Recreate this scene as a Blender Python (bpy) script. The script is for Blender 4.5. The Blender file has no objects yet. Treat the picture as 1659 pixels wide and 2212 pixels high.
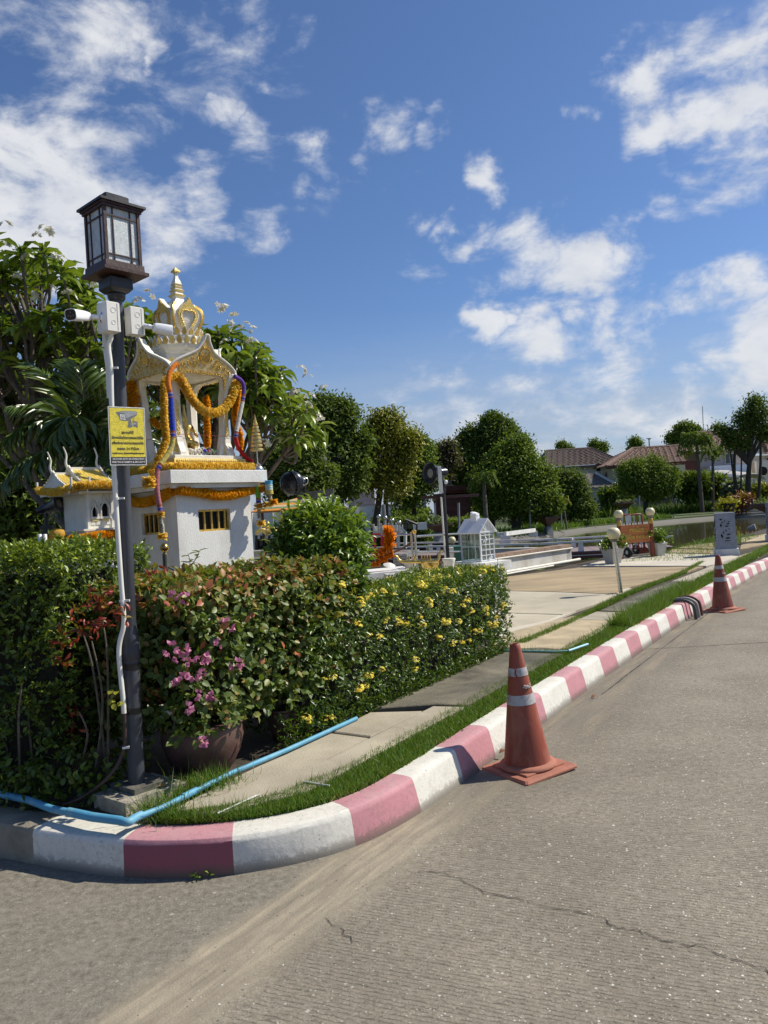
import bpy,bmesh,math,random
import numpy as np
from mathutils import Vector,Matrix,noise
R_=math.radians
rng=np.random.RandomState(7)
random.seed(7)
SC=bpy.context.scene
COL=SC.collection
# ------------------------------------------------------------------ camera
EYE,FPX,ROLL,PITCH=1.55,769.0,R_(3.5),R_(0.2)
cam_d=bpy.data.cameras.new('camera');cam=bpy.data.objects.new('camera',cam_d);COL.objects.link(cam)
cam_d.sensor_fit='VERTICAL';cam_d.sensor_height=36;cam_d.sensor_width=27
cam_d.lens=FPX/1024*36;cam_d.clip_start=0.05;cam_d.clip_end=3000
_c,_s=math.cos(ROLL),math.sin(ROLL);_cp,_sp=math.cos(PITCH),math.sin(PITCH)
right=Vector((_c,_s*_sp,-_s*_cp));up=Vector((_s,-_c*_sp,_c*_cp));back=right.cross(up)
M=Matrix((right,up,back)).transposed().to_4x4();M.translation=Vector((0,0,EYE))
cam.matrix_world=M;SC.camera=cam
# ------------------------------------------------------------------ light
SUN_AZ,SUN_EL=R_(16),R_(47) # azimuth measured from +X towards +Y
sdir=Vector((math.cos(SUN_EL)*math.cos(SUN_AZ),math.cos(SUN_EL)*math.sin(SUN_AZ),math.sin(SUN_EL)))
sd=bpy.data.lights.new('sun','SUN');sd.energy=5.0;sd.angle=R_(0.53);sd.color=(1.0,0.93,0.80)
sun=bpy.data.objects.new('sun',sd);COL.objects.link(sun)
sun.rotation_euler=(-sdir).to_track_quat('-Z','Y').to_euler()
SC.view_settings.view_transform='Standard';SC.view_settings.look='None'
SC.view_settings.exposure=0.2;SC.view_settings.gamma=1;SC.view_settings.use_curve_mapping=False

# image pixel -> camera ray -> place in metres
def ray(dx,dy):
 u=dx*.46293-384;v=512-dy*.46293
 d=right*u+up*v-back*FPX
 return d/d.y
def g(dx,dy,z=0.2):
 d=ray(dx,dy);t=(z-EYE)/d.z
 return Vector((d.x*t,t,z))
def q(dx,dy,Y):
 d=ray(dx,dy);return Vector((d.x*Y,Y,EYE+d.z*Y))
def cr(ox,oy,s):
 return lambda x,y:((ox+x/s)*.54861,(oy+y/s)*.54861)
c1=cr(0,2100,1.508);c2=cr(1000,2200,1.508);c3=cr(1900,2050,1.476);c4=cr(0,3000,1.037)
cA=cr(200,760,3.318);cB=cr(480,1020,2.676);cC=cr(480,1500,2.676);cD=cr(150,1500,2.764)
cE=cr(1000,1750,2.37);cF=cr(1650,1750,2.37);cG=cr(2300,1550,2.291);cH=cr(500,1300,3.016)
cI=cr(2400,2000,5.925);cJ=cr(2680,1950,4.823);cK=cr(1400,2050,3.318);cL=cr(2080,1600,1.757)
cM=cr(1000,1900,3.318);cN=cr(0,1500,3.16);cO=cr(1400,1650,1.508);cP=cr(2450,2150,2.89)
def gg(c,x,y,z=0.2):return g(*c(x,y),z)
def qq(c,x,y,Y):return q(*c(x,y),Y)

# ------------------------------------------------------------------ materials
def nt(m):
 m.use_nodes=True;t=m.node_tree;t.nodes.clear();return t,t.nodes,t.links
def N(t,typ,**k):
 n=t.nodes.new(typ)
 for a,b in k.items():
  if a.startswith('i_'):
   key=a[2:];n.inputs[int(key)if key.isdigit()else key.replace('_',' ')].default_value=b
  else:setattr(n,a,b)
 return n
def ramp(t,stops,src=None,interp='LINEAR'):
 n=t.nodes.new('ShaderNodeValToRGB');e=n.color_ramp.elements;n.color_ramp.interpolation=interp
 while len(e)<len(stops):e.new(0.5)
 for a,(p,c)in zip(e,stops):
  a.position=p;a.color=(c if isinstance(c,(tuple,list))else(c,c,c))[:3]+(1,)if isinstance(c,(tuple,list))else(c,c,c,1)
 if src:t.links.new(src,n.inputs[0])
 return n
def mixc(t,fac,a,b,mode='MIX'):
 n=t.nodes.new('ShaderNodeMix');n.data_type='RGBA';n.blend_type=mode
 for s,v in((0,fac),(6,a),(7,b)):
  if isinstance(v,(int,float)):n.inputs[s].default_value=v
  elif isinstance(v,(tuple,list)):n.inputs[s].default_value=tuple(v[:3])+(1,)
  else:t.links.new(v,n.inputs[s])
 return n.outputs[2]
def mth(t,op,a,b=None,c=None,clamp=False):
 n=t.nodes.new('ShaderNodeMath');n.operation=op;n.use_clamp=clamp
 for i,v in enumerate((a,b,c)):
  if v is None:continue
  if isinstance(v,(int,float)):n.inputs[i].default_value=v
  else:t.links.new(v,n.inputs[i])
 return n.outputs[0]
def noise_n(t,vec,scale,detail=4,rough=.55,dist=0):
 n=N(t,'ShaderNodeTexNoise');n.inputs['Scale'].default_value=scale;n.inputs['Detail'].default_value=detail
 n.inputs['Roughness'].default_value=rough;n.inputs['Distortion'].default_value=dist
 if vec is not None:t.links.new(vec,n.inputs['Vector'])
 return n.outputs[0]
MATS={}
def mat(name,col,rough=.6,metal=0,spec=.5,var=.12,vs=6,dirt=None,ds=3,damt=.5,bump=.0,bs=40,trans=0,coat=0,world=True,stretch=None):
 """plain surface with tone variation, optional dirt and fine relief"""
 if name in MATS:return MATS[name]
 m=bpy.data.materials.new(name);t,n,l=nt(m)
 out=N(t,'ShaderNodeOutputMaterial');p=N(t,'ShaderNodeBsdfPrincipled')
 l.new(p.outputs[0],out.inputs[0])
 geo=N(t,'ShaderNodeNewGeometry');vec=geo.outputs['Position']
 if stretch:
  mp=N(t,'ShaderNodeMapping');mp.inputs['Scale'].default_value=stretch;l.new(vec,mp.inputs[0]);vec=mp.outputs[0]
 f=noise_n(t,vec,vs,5)
 dk=tuple(c*(1-var*1.6)for c in col);lt=tuple(min(1,c*(1+var))for c in col)
 c=ramp(t,[(.3,dk),(.7,lt)],f).outputs[0]
 if dirt:
  f2=noise_n(t,vec,ds,8,.65,.4)
  f2=ramp(t,[(.48,0.0),(.72,1.0)],f2).outputs[0]
  c=mixc(t,mth(t,'MULTIPLY',f2,damt),c,dirt)
 l.new(c,p.inputs['Base Color'])
 rv=mth(t,'MULTIPLY_ADD',f,.25,rough-.12);l.new(rv,p.inputs['Roughness'])
 p.inputs['Metallic'].default_value=metal;p.inputs['Specular IOR Level'].default_value=spec
 p.inputs['Coat Weight'].default_value=coat
 if bump:
  b=N(t,'ShaderNodeBump');b.inputs['Strength'].default_value=bump;b.inputs['Distance'].default_value=.01
  l.new(noise_n(t,vec,bs,6,.6),b.inputs['Height']);l.new(b.outputs[0],p.inputs['Normal'])
 MATS[name]=m;return m
def leafmat(name,stops,rough=.42,trans=.28,spec=.45):
 """each leaf carries its own random tone in the attribute rnd"""
 if name in MATS:return MATS[name]
 m=bpy.data.materials.new(name);t,n,l=nt(m)
 out=N(t,'ShaderNodeOutputMaterial');p=N(t,'ShaderNodeBsdfPrincipled');tr=N(t,'ShaderNodeBsdfTranslucent')
 at=N(t,'ShaderNodeAttribute');at.attribute_name='rnd'
 oi=N(t,'ShaderNodeObjectInfo')
 f=mth(t,'ADD',at.outputs['Fac'],mth(t,'MULTIPLY',oi.outputs['Random'],.0))
 c=ramp(t,stops,f).outputs[0]
 l.new(c,p.inputs['Base Color']);p.inputs['Roughness'].default_value=rough;p.inputs['Specular IOR Level'].default_value=spec
 tc=mixc(t,.55,c,(.25,.34,.04),'MIX');tc=mixc(t,1.0,tc,(.9,.95,.5),'MULTIPLY');l.new(tc,tr.inputs[0])
 mx=N(t,'ShaderNodeMixShader');mx.inputs[0].default_value=trans
 l.new(p.outputs[0],mx.inputs[1]);l.new(tr.outputs[0],mx.inputs[2]);l.new(mx.outputs[0],out.inputs[0])
 MATS[name]=m;return m
def petalmat(name,stops,trans=.25):
 if name in MATS:return MATS[name]
 m=bpy.data.materials.new(name);t,n,l=nt(m)
 out=N(t,'ShaderNodeOutputMaterial');p=N(t,'ShaderNodeBsdfPrincipled');tr=N(t,'ShaderNodeBsdfTranslucent')
 at=N(t,'ShaderNodeAttribute');at.attribute_name='rnd'
 c=ramp(t,stops,at.outputs['Fac']).outputs[0]
 l.new(c,p.inputs['Base Color']);p.inputs['Roughness'].default_value=.8;p.inputs['Specular IOR Level'].default_value=.2
 l.new(c,tr.inputs[0]);mx=N(t,'ShaderNodeMixShader');mx.inputs[0].default_value=trans
 l.new(p.outputs[0],mx.inputs[1]);l.new(tr.outputs[0],mx.inputs[2]);l.new(mx.outputs[0],out.inputs[0])
 MATS[name]=m;return m

# ------------------------------------------------------------------ world
def make_world():
 w=bpy.data.worlds.new('World');SC.world=w;w.use_nodes=True
 t=w.node_tree;t.nodes.clear();l=t.links
 out=N(t,'ShaderNodeOutputWorld');bg=N(t,'ShaderNodeBackground');l.new(bg.outputs[0],out.inputs[0])
 sky=N(t,'ShaderNodeTexSky');sky.sky_type='NISHITA';sky.sun_disc=False
 sky.sun_elevation=SUN_EL;sky.sun_rotation=R_(90)-SUN_AZ
 sky.air_density=1.0;sky.dust_density=.6;sky.ozone_density=3.0;sky.altitude=0
 tc=N(t,'ShaderNodeTexCoord');d=tc.outputs['Generated']
 sx=N(t,'ShaderNodeSeparateXYZ');l.new(d,sx.inputs[0])
 # clouds live on a high flat layer: project the direction on to it
 zc=mth(t,'ADD',mth(t,'MAXIMUM',sx.outputs[2],0.0),.16)
 cb=N(t,'ShaderNodeCombineXYZ');l.new(mth(t,'DIVIDE',sx.outputs[0],zc),cb.inputs[0]);l.new(mth(t,'DIVIDE',sx.outputs[1],zc),cb.inputs[1])
 P=cb.outputs[0]
 mpc=N(t,'ShaderNodeMapping');mpc.inputs['Scale'].default_value=(1,1,1.9);mpc.inputs['Rotation'].default_value=(0,R_(-14),0);l.new(d,mpc.inputs[0])
 nz=noise_n(t,mpc.outputs[0],9.0,12,.62,.25)
 nb=noise_n(t,P,.9,3,.5,.2)
 # big placed groups of cloud (direction, radius, weight)
 blobs=[(150,30,260,.62),(480,30,200,.42),(30,130,150,.35),(330,130,50,.75),(30,400,150,1.0),(150,440,150,1.15),(0,300,80,.7),(300,490,140,.85),(430,410,90,.75),
             (240,420,120,.9),(120,560,180,1.0),(430,570,60,.6),(580,375,90,.9),(650,345,60,.8),(700,390,60,.6),(560,500,70,.55),(790,390,60,.7),(600,320,40,.8),
             (830,260,60,.55),(860,310,40,.6),(910,330,40,.7),(890,445,55,.95),(960,470,35,.85),(1050,405,45,.85),(1080,395,25,.6),(930,260,35,.55),(370,275,40,.6),(500,260,45,.55),(560,170,45,.7),(310,178,28,.8),(650,40,60,.5),
             (1410,170,80,1.0),(1430,260,70,1.0),(1460,320,50,.8),(1340,150,50,.6),(1250,235,40,.75),(1600,150,110,.9),(1600,270,120,1.2),(1640,360,110,1.2),(1560,300,80,1.0),
             (1540,440,60,.65),(1450,460,60,.55),(1150,570,90,1.1),(1250,590,100,1.15),(1330,560,80,.9),(1060,600,60,.8),(1020,545,50,.8),(940,590,55,.75),(1320,610,60,.7),
             (1035,680,55,1.2),(1085,660,30,.8),(1210,470,45,.5),(1150,740,85,1.15),(1120,775,60,.8),(1340,720,90,1.2),(1360,790,100,1.1),(1290,790,70,.7),(1580,560,60,.75),(1600,620,110,1.1),(1520,650,70,.8),
             (1600,740,110,1.1),(1640,800,120,1.1),(1500,800,70,.8),(700,800,60,.35),(960,780,90,.45),(1100,870,150,.62),(1300,890,140,.7),(1500,880,150,.75),(1650,870,120,.8),(900,900,110,.6),(1200,940,120,.6),(1430,940,100,.6),(-60,480,200,1.2),(60,480,120,1.1),(210,500,110,.9),(300,560,90,.7)]
 def warp(vec,sc,amt):
  n=N(t,'ShaderNodeTexNoise');n.inputs['Scale'].default_value=sc;n.inputs['Detail'].default_value=5;l.new(d,n.inputs['Vector'])
  a=N(t,'ShaderNodeVectorMath',operation='SUBTRACT');l.new(n.outputs['Color'],a.inputs[0]);a.inputs[1].default_value=(.5,.5,.5)
  b=N(t,'ShaderNodeVectorMath',operation='SCALE');l.new(a.outputs[0],b.inputs[0]);b.inputs['Scale'].default_value=amt
  c=N(t,'ShaderNodeVectorMath',operation='ADD');l.new(vec,c.inputs[0]);l.new(b.outputs[0],c.inputs[1]);return c.outputs[0]
 dw=warp(warp(d,9,.11),28,.06)
 acc=None
 for bx,by,br,bw in blobs:
  v=ray(bx,by).normalized()
  n=N(t,'ShaderNodeVectorMath');n.operation='DISTANCE';l.new(dw,n.inputs[0]);n.inputs[1].default_value=v
  r=br*1.6/1661*(v.y**.7)
  s=N(t,'ShaderNodeMapRange');s.interpolation_type='SMOOTHSTEP'
  s.inputs['From Min'].default_value=0;s.inputs['From Max'].default_value=r;s.inputs['To Min'].default_value=bw;s.inputs['To Max'].default_value=0
  l.new(n.outputs['Value'],s.inputs['Value'])
  acc=s.outputs[0]if acc is None else mth(t,'MAXIMUM',acc,s.outputs[0])
 # behind and beside the frame the same kind of scattered cloud
 front=mth(t,'GREATER_THAN',sx.outputs[1],.55)
 gen=mth(t,'MULTIPLY',ramp(t,[(.56,0.0),(.72,.8)],nb).outputs[0],mth(t,'SUBTRACT',1.0,front))
 acc=mth(t,'MAXIMUM',acc,gen)
 a=mth(t,'ADD',acc,mth(t,'MULTIPLY',mth(t,'SUBTRACT',nz,.53),3.4))
 gate=N(t,'ShaderNodeMapRange');gate.inputs['From Min'].default_value=.02;gate.inputs['From Max'].default_value=.3;l.new(acc,gate.inputs['Value'])
 al=N(t,'ShaderNodeMapRange');al.interpolation_type='SMOOTHSTEP';al.inputs['From Min'].default_value=.18;al.inputs['From Max'].default_value=1.2;l.new(a,al.inputs['Value'])
 alpha=mth(t,'MULTIPLY',al.outputs[0],gate.outputs[0])
 # thin high haze near the horizon
 hz=N(t,'ShaderNodeMapRange');hz.interpolation_type='SMOOTHSTEP';hz.inputs['From Min'].default_value=.0;hz.inputs['From Max'].default_value=.27;hz.inputs['To Min'].default_value=.92;hz.inputs['To Max'].default_value=0
 l.new(sx.outputs[2],hz.inputs['Value'])
 mpz=N(t,'ShaderNodeMapping');mpz.inputs['Scale'].default_value=(3,3,16);l.new(d,mpz.inputs[0])
 hn=noise_n(t,mpz.outputs[0],2.2,8,.6,.3)
 hn=ramp(t,[(.34,.45),(.60,1.0)],hn).outputs[0]
 hazef=mth(t,'MULTIPLY',hz.outputs[0],hn)
 skyc=mixc(t,1.0,sky.outputs[0],SKYTINT,'MULTIPLY')
 skyc=mixc(t,mth(t,'MULTIPLY',hz.outputs[0],.30),skyc,(4.2,5.4,7.4))
 c=mixc(t,hazef,skyc,(5.3,5.9,6.9))
 sh=noise_n(t,mpc.outputs[0],14.0,6,.6,.2)
 cc=ramp(t,[(.3,(6.0,6.6,7.8)),(.62,(9.3,9.5,9.9))],sh)
 den=ramp(t,[(0.0,(6.6,7.4,9.2)),(.8,(9.8,9.9,10.1))],alpha).outputs[0]
 c2_=mixc(t,.5,cc.outputs[0],den)
 c=mixc(t,mth(t,'MULTIPLY',alpha,.93),c,c2_)
 l.new(c,bg.inputs[0]);bg.inputs[1].default_value=.074
SKYTINT=(.87,1.05,1.32)
make_world()

# ------------------------------------------------------------------ mesh building
class MB:
 def __init__(s):s.v=[];s.f=[]
 def add(s,vs,fs):
  o=len(s.v);s.v+=[tuple(a)for a in vs];s.f+=[[i+o for i in f]for f in fs];return s
 def frame(s,o,ex,ey,ez):
  """box from three edge vectors"""
  o=Vector(o);ex,ey,ez=Vector(ex),Vector(ey),Vector(ez)
  vs=[o,o+ex,o+ex+ey,o+ey];vs+=[a+ez for a in vs]
  return s.add(vs,[[3,2,1,0],[4,5,6,7],[0,1,5,4],[1,2,6,5],[2,3,7,6],[3,0,4,7]])
 def box(s,c,size,rz=0,top=1.0,bev=0):
  """c = centre of the bottom face; top = scale of the top face"""
  c=Vector(c);x,y,z=size;ca,sa=math.cos(rz),math.sin(rz)
  def P(a,b,h):return(c.x+a*ca-b*sa,c.y+a*sa+b*ca,c.z+h)
  if bev:
   rings=[]
   for(h,k)in((0,1),(z-bev,1),(z,1)):
    e=bev if h==z else 0
    hx,hy=x/2-e,y/2-e;b=bev
    rings.append([P(-hx+b,-hy,h),P(hx-b,-hy,h),P(hx,-hy+b,h),P(hx,hy-b,h),P(hx-b,hy,h),P(-hx+b,hy,h),P(-hx,hy-b,h),P(-hx,-hy+b,h)])
   vs=sum(rings,[]);fs=[list(range(7,-1,-1)),list(range(16,24))]
   for r in range(2):
    for i in range(8):fs.append([r*8+i,r*8+(i+1)%8,r*8+8+(i+1)%8,r*8+8+i])
   return s.add(vs,fs)
  tx=top
  vs=[P(-x/2,-y/2,0),P(x/2,-y/2,0),P(x/2,y/2,0),P(-x/2,y/2,0),P(-x/2*tx,-y/2*tx,z),P(x/2*tx,-y/2*tx,z),P(x/2*tx,y/2*tx,z),P(-x/2*tx,y/2*tx,z)]
  return s.add(vs,[[3,2,1,0],[4,5,6,7],[0,1,5,4],[1,2,6,5],[2,3,7,6],[3,0,4,7]])
 def bar(s,a,b,w,h=None,upv=(0,0,1)):
  a,b=Vector(a),Vector(b);h=h or w;d=(b-a).normalized();u=Vector(upv)
  sd_=d.cross(u)
  if sd_.length<1e-4:sd_=d.cross(Vector((1,0,0)))
  sd_.normalize();u=sd_.cross(d).normalized()
  return s.frame(a-sd_*w/2-u*h/2,sd_*w,b-a,u*h)
 def tube(s,pts,r,n=10,caps=True):
  pts=[Vector(p)for p in pts];m=len(pts)
  rs=r if isinstance(r,(list,tuple))else[r]*m
  base=len(s.v);prev=None
  for i,p in enumerate(pts):
   d=(pts[min(i+1,m-1)]-pts[max(i-1,0)]).normalized()
   if prev is None:
    a=d.orthogonal().normalized()
   else:
    a=(prev-d*prev.dot(d))
    a=a.normalized()if a.length>1e-5 else d.orthogonal().normalized()
   prev=a;b=d.cross(a)
   for k in range(n):
    an=2*math.pi*k/n;s.v.append(tuple(p+(a*math.cos(an)+b*math.sin(an))*rs[i]))
  for i in range(m-1):
   for k in range(n):
    k2=(k+1)%n
    s.f.append([base+i*n+k,base+i*n+k2,base+(i+1)*n+k2,base+(i+1)*n+k])
  if caps:
   s.f.append([base+k for k in range(n)][::-1]);s.f.append([base+(m-1)*n+k for k in range(n)])
  return s
 def lathe(s,c,prof,n=16,rz=0,sq=1.0,axis=None):
  """prof: (radius, height) pairs; n=4 makes a square section; axis: other axis direction"""
  c=Vector(c);base=len(s.v)
  if axis is None:ax,ay,az=Vector((1,0,0)),Vector((0,1,0)),Vector((0,0,1))
  else:
   az=Vector(axis).normalized();ax=az.orthogonal().normalized();ay=az.cross(ax)
  for r,h in prof:
   for k in range(n):
    a=2*math.pi*(k+.5)/n+rz
    s.v.append(tuple(c+ax*(r*math.cos(a))+ay*(r*math.sin(a)*sq)+az*h))
  m=len(prof)
  for i in range(m-1):
   for k in range(n):
    k2=(k+1)%n;s.f.append([base+i*n+k,base+i*n+k2,base+(i+1)*n+k2,base+(i+1)*n+k])
  s.f.append([base+k for k in range(n)][::-1]);s.f.append([base+(m-1)*n+k for k in range(n)])
  return s
 def ball(s,c,r,sc=(1,1,1),n=12,m=8):
  base=len(s.v);c=Vector(c)
  for i in range(m+1):
   ph=math.pi*i/m;rr=max(math.sin(ph),.001)
   for k in range(n):
    a=2*math.pi*k/n
    s.v.append((c.x+r*sc[0]*rr*math.cos(a),c.y+r*sc[1]*rr*math.sin(a),c.z-r*sc[2]*math.cos(ph)))
  for i in range(m):
   for k in range(n):
    k2=(k+1)%n;s.f.append([base+i*n+k,base+i*n+k2,base+(i+1)*n+k2,base+(i+1)*n+k])
  return s
 def panel(s,poly,o,ex,ez,th):
  """polygon (a,b) in the plane o + a*ex + b*ez, extruded by the vector th"""
  o,ex,ez,th=Vector(o),Vector(ex),Vector(ez),Vector(th);n=len(poly)
  A=[o+ex*a+ez*b for a,b in poly];vs=A+[p+th for p in A]
  fs=[list(range(n)),list(range(n,2*n))[::-1]]+[[i,i+n,(i+1)%n+n,(i+1)%n]for i in range(n)]
  return s.add(vs,fs)
 def slab(s,poly,z0,z1):
  n=len(poly);vs=[(p[0],p[1],z0)for p in poly]+[(p[0],p[1],z1)for p in poly]
  return s.add(vs,[list(range(n))[::-1],list(range(n,2*n))]+[[i,(i+1)%n,(i+1)%n+n,i+n]for i in range(n)])
 def build(s,name,m,parent=None,origin=None,smooth=None,fix=True):
  me=bpy.data.meshes.new(name);off=Vector((0,0,0))
  if parent is not None:off=Vector(parent.get('_o',(0,0,0)))
  elif origin is not None:off=Vector(origin)
  me.from_pydata([(a-off.x,b-off.y,c-off.z)for a,b,c in s.v],[],s.f)
  if fix:
   bm=bmesh.new();bm.from_mesh(me);bmesh.ops.recalc_face_normals(bm,faces=bm.faces);bm.to_mesh(me);bm.free()
  me.materials.append(m)
  if smooth:
   me.polygons.foreach_set('use_smooth',[True]*len(me.polygons));me.set_sharp_from_angle(angle=R_(smooth))
  o=bpy.data.objects.new(name,me);COL.objects.link(o)
  if parent is not None:o.parent=parent;o['_o']=parent.get('_o',(0,0,0))
  elif origin is not None:o.location=off;o['_o']=tuple(off)
  else:o['_o']=(0,0,0)
  return o
def thing(name,label,cat,loc,group=None):
 o=bpy.data.objects.new(name,None);COL.objects.link(o);o.location=loc;o['_o']=tuple(loc)
 o.empty_display_size=.1;o['label']=label;o['category']=cat
 if group:o['group']=group
 return o
def tag(o,label,cat,group=None):
 o['label']=label;o['category']=cat
 if group:o['group']=group
 return o
def struct(o,kind='structure',label=None):
 o['kind']=kind
 if label:o['label']=label
 return o
def copytree(o,loc,rz=0,label=None,group=None):
 c=o.copy();COL.objects.link(c);c.location=loc;c.rotation_euler=(0,0,rz)
 if label:c['label']=label
 if group:c['group']=group
 for ch in list(o.children):
  d=ch.copy();COL.objects.link(d);d.parent=c
  for gch in list(ch.children):
   e=gch.copy();COL.objects.link(e);e.parent=d
 return c
def text_mesh(name,body,size,m,parent,o,ex,ey,off=.0012,align='CENTER',bold=0,ext=.0004,wfit=None):
 cu=bpy.data.curves.new(name,'FONT');cu.body=body;cu.size=size;cu.align_x=align;cu.align_y='CENTER'
 cu.offset=bold;cu.extrude=ext;cu.resolution_u=4
 ob=bpy.data.objects.new(name,cu);COL.objects.link(ob)
 dg=bpy.context.evaluated_depsgraph_get();me=bpy.data.meshes.new_from_object(ob.evaluated_get(dg))
 bpy.data.objects.remove(ob);bpy.data.curves.remove(cu)
 ex,ey=Vector(ex).normalized(),Vector(ey).normalized();nz_=ex.cross(ey);o=Vector(o)
 k=1.0
 if wfit and len(me.vertices):
  xs=[v.co.x for v in me.vertices];k=wfit/(max(xs)-min(xs))
 offp=Vector(parent.get('_o',(0,0,0)))
 for v in me.vertices:
  v.co=o+ex*v.co.x*k+ey*v.co.y+nz_*(v.co.z+off)-offp
 me.materials.clear();me.materials.append(m);me.name=name
 r=bpy.data.objects.new(name,me);COL.objects.link(r);r.parent=parent;r['_o']=tuple(offp)
 return r
# vectorised leaf clouds --------------------------------------------------
def unit(a):return a/np.maximum(np.linalg.norm(a,axis=1,keepdims=True),1e-9)
T_LEAF=(np.array([[0,0,0],[.5,.42,.10],[0,1,0],[-.5,.42,.10]]),[[0,1,2],[0,2,3]])
T_LEAF6=(np.array([[0,0,0],[.42,.25,.09],[.45,.6,.07],[0,1,-.08],[-.45,.6,.07],[-.42,.25,.09],[0,.5,.0]]),
           [[0,1,6],[1,2,6],[2,3,6],[3,4,6],[4,5,6],[5,0,6]])
T_LONG=(np.array([[0,0,0],[.32,.3,.13],[.5,.62,.12],[0,1.0,-.16],[-.5,.62,.12],[-.32,.3,.13],[0,.3,.04],[0,.65,.02]]),
          [[0,1,6],[1,2,7,6],[2,3,7],[3,4,7],[4,5,6,7],[5,0,6]])
T_BLADE=(np.array([[-.5,0,0],[.5,0,0],[.3,.55,.08],[-.3,.55,.08],[0,1,.3]]),[[0,1,2,3],[3,2,4]])
def leaf_mesh(name,P,A,Nn,L,W,tmpl=T_LEAF,rnd=None):
 """P base points, A leaf axes, Nn rough normals, L lengths, W widths"""
 tv,tf=tmpl;n=len(P);k=len(tv)
 A=unit(A);S_=unit(np.cross(A,Nn));U=np.cross(S_,A)
 L=np.broadcast_to(np.asarray(L,float),(n,));W=np.broadcast_to(np.asarray(W,float),(n,))
 V=(P[:,None,:]+S_[:,None,:]*(tv[None,:,0,None]*W[:,None,None])+A[:,None,:]*(tv[None,:,1,None]*L[:,None,None])
         +U[:,None,:]*(tv[None,:,2,None]*L[:,None,None])).reshape(-1,3)
 me=bpy.data.meshes.new(name)
 tot=[];st=[];idx=[]
 lens=[len(f)for f in tf];flat=np.array(sum(tf,[]));nl=len(flat)
 me.vertices.add(n*k);me.vertices.foreach_set('co',V.astype(np.float32).ravel())
 me.loops.add(n*nl);me.polygons.add(n*len(tf))
 me.loops.foreach_set('vertex_index',(np.arange(n)[:,None]*k+flat[None,:]).astype(np.int32).ravel())
 starts=np.cumsum([0]+lens[:-1])
 me.polygons.foreach_set('loop_start',(np.arange(n)[:,None]*nl+starts[None,:]).astype(np.int32).ravel())
 me.polygons.foreach_set('loop_total',np.tile(lens,n).astype(np.int32))
 me.update(calc_edges=True)
 if rnd is None:rnd=rng.rand(n)
 at=me.attributes.new('rnd','FLOAT','POINT');at.data.foreach_set('value',np.repeat(rnd,k).astype(np.float32))
 return me
def obj(name,me,m,parent=None,kind=None,loc=None):
 me.materials.append(m);o=bpy.data.objects.new(name,me);COL.objects.link(o)
 if parent is not None:o.parent=parent;o['_o']=parent.get('_o',(0,0,0))
 elif loc is not None:o.location=loc
 if kind:o['kind']=kind
 return o
def rsph(n):return unit(rng.normal(size=(n,3)))
def off_(parent):return np.array(parent.get('_o',(0,0,0)))[None,:]

# ------------------------------------------------------------------ material library
M_white=mat('white painted render',(.72,.72,.69),.7,var=.05,dirt=(.40,.38,.32),ds=3.2,damt=.45,bump=.35,bs=90,stretch=(1,1,.45))
M_whiteA=mat('white enamel',(.73,.70,.61),.55,var=.07,dirt=(.45,.40,.28),ds=9,damt=.35,bump=.15,bs=90)
M_plastic=mat('white plastic',(.74,.73,.68),.38,var=.04,dirt=(.5,.47,.38),ds=8,damt=.3)
M_cam=mat('camera white',(.80,.81,.84),.3,var=.03)
M_gold=mat('gold paint',(.62,.40,.09),.38,metal=.55,var=.2,vs=30,dirt=(.3,.2,.06),ds=25,damt=.5,bump=.3,bs=160)
M_goldb=mat('bright gold',(.80,.56,.16),.28,metal=.85,var=.12,vs=20,bump=.15,bs=80)
M_goldy=mat('yellow gold leaf',(.78,.58,.16),.45,metal=.25,var=.2,vs=60,dirt=(.72,.66,.5),ds=40,damt=.6,bump=.4,bs=220)
M_black=mat('black metal',(.016,.016,.019),.42,var=.2,dirt=(.06,.06,.065),ds=5,damt=.4,bump=.1,bs=60)
M_pole=mat('dark grey pole paint',(.038,.042,.052),.48,var=.2,vs=9,dirt=(.10,.11,.125),ds=7,damt=.6,bump=.2,bs=80,stretch=(1,1,.35))
M_wood_d=mat('dark stained wood',(.045,.016,.010),.45,var=.35,vs=14,bump=.3,bs=60,stretch=(4,4,.6))
M_concrete=mat('pale concrete',(.39,.345,.26),.85,var=.14,vs=2.2,dirt=(.19,.165,.12),ds=1.3,damt=.7,bump=.5,bs=90)
M_concd=mat('mossy dark concrete',(.105,.095,.07),.9,var=.4,vs=2.0,dirt=(.30,.265,.19),ds=1.1,damt=.85,bump=.7,bs=70)
M_conc_raw=mat('raw kerb concrete',(.27,.24,.185),.9,var=.2,vs=4,dirt=(.10,.09,.065),ds=3,damt=.75,bump=.6,bs=70)
M_sandag=mat('sand exposed aggregate',(.46,.375,.24),.92,var=.2,vs=3,dirt=(.27,.22,.14),ds=.9,damt=.65,bump=.9,bs=150)
M_sandag2=mat('brown exposed aggregate',(.37,.285,.17),.92,var=.22,vs=2,dirt=(.19,.15,.10),ds=.8,damt=.7,bump=.9,bs=130,stretch=(.5,1.5,1))
M_padw=mat('whitewashed pad',(.52,.475,.385),.85,var=.08,vs=1.5,dirt=(.34,.30,.24),ds=1.2,damt=.5,bump=.3,bs=60)
M_padt=mat('tan worn slab',(.43,.385,.29),.85,var=.1,vs=1.5,dirt=(.28,.245,.18),ds=1.1,damt=.7,bump=.4,bs=70)
M_soil=mat('dark garden soil',(.055,.042,.028),.95,var=.4,vs=8,bump=1,bs=30)
M_blue=mat('sky blue pipe plastic',(.085,.31,.47),.55,var=.1,vs=8,dirt=(.30,.48,.52),ds=10,damt=.45)
M_steel=mat('brushed stainless steel',(.55,.54,.50),.26,metal=.95,var=.1,vs=20)
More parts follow.
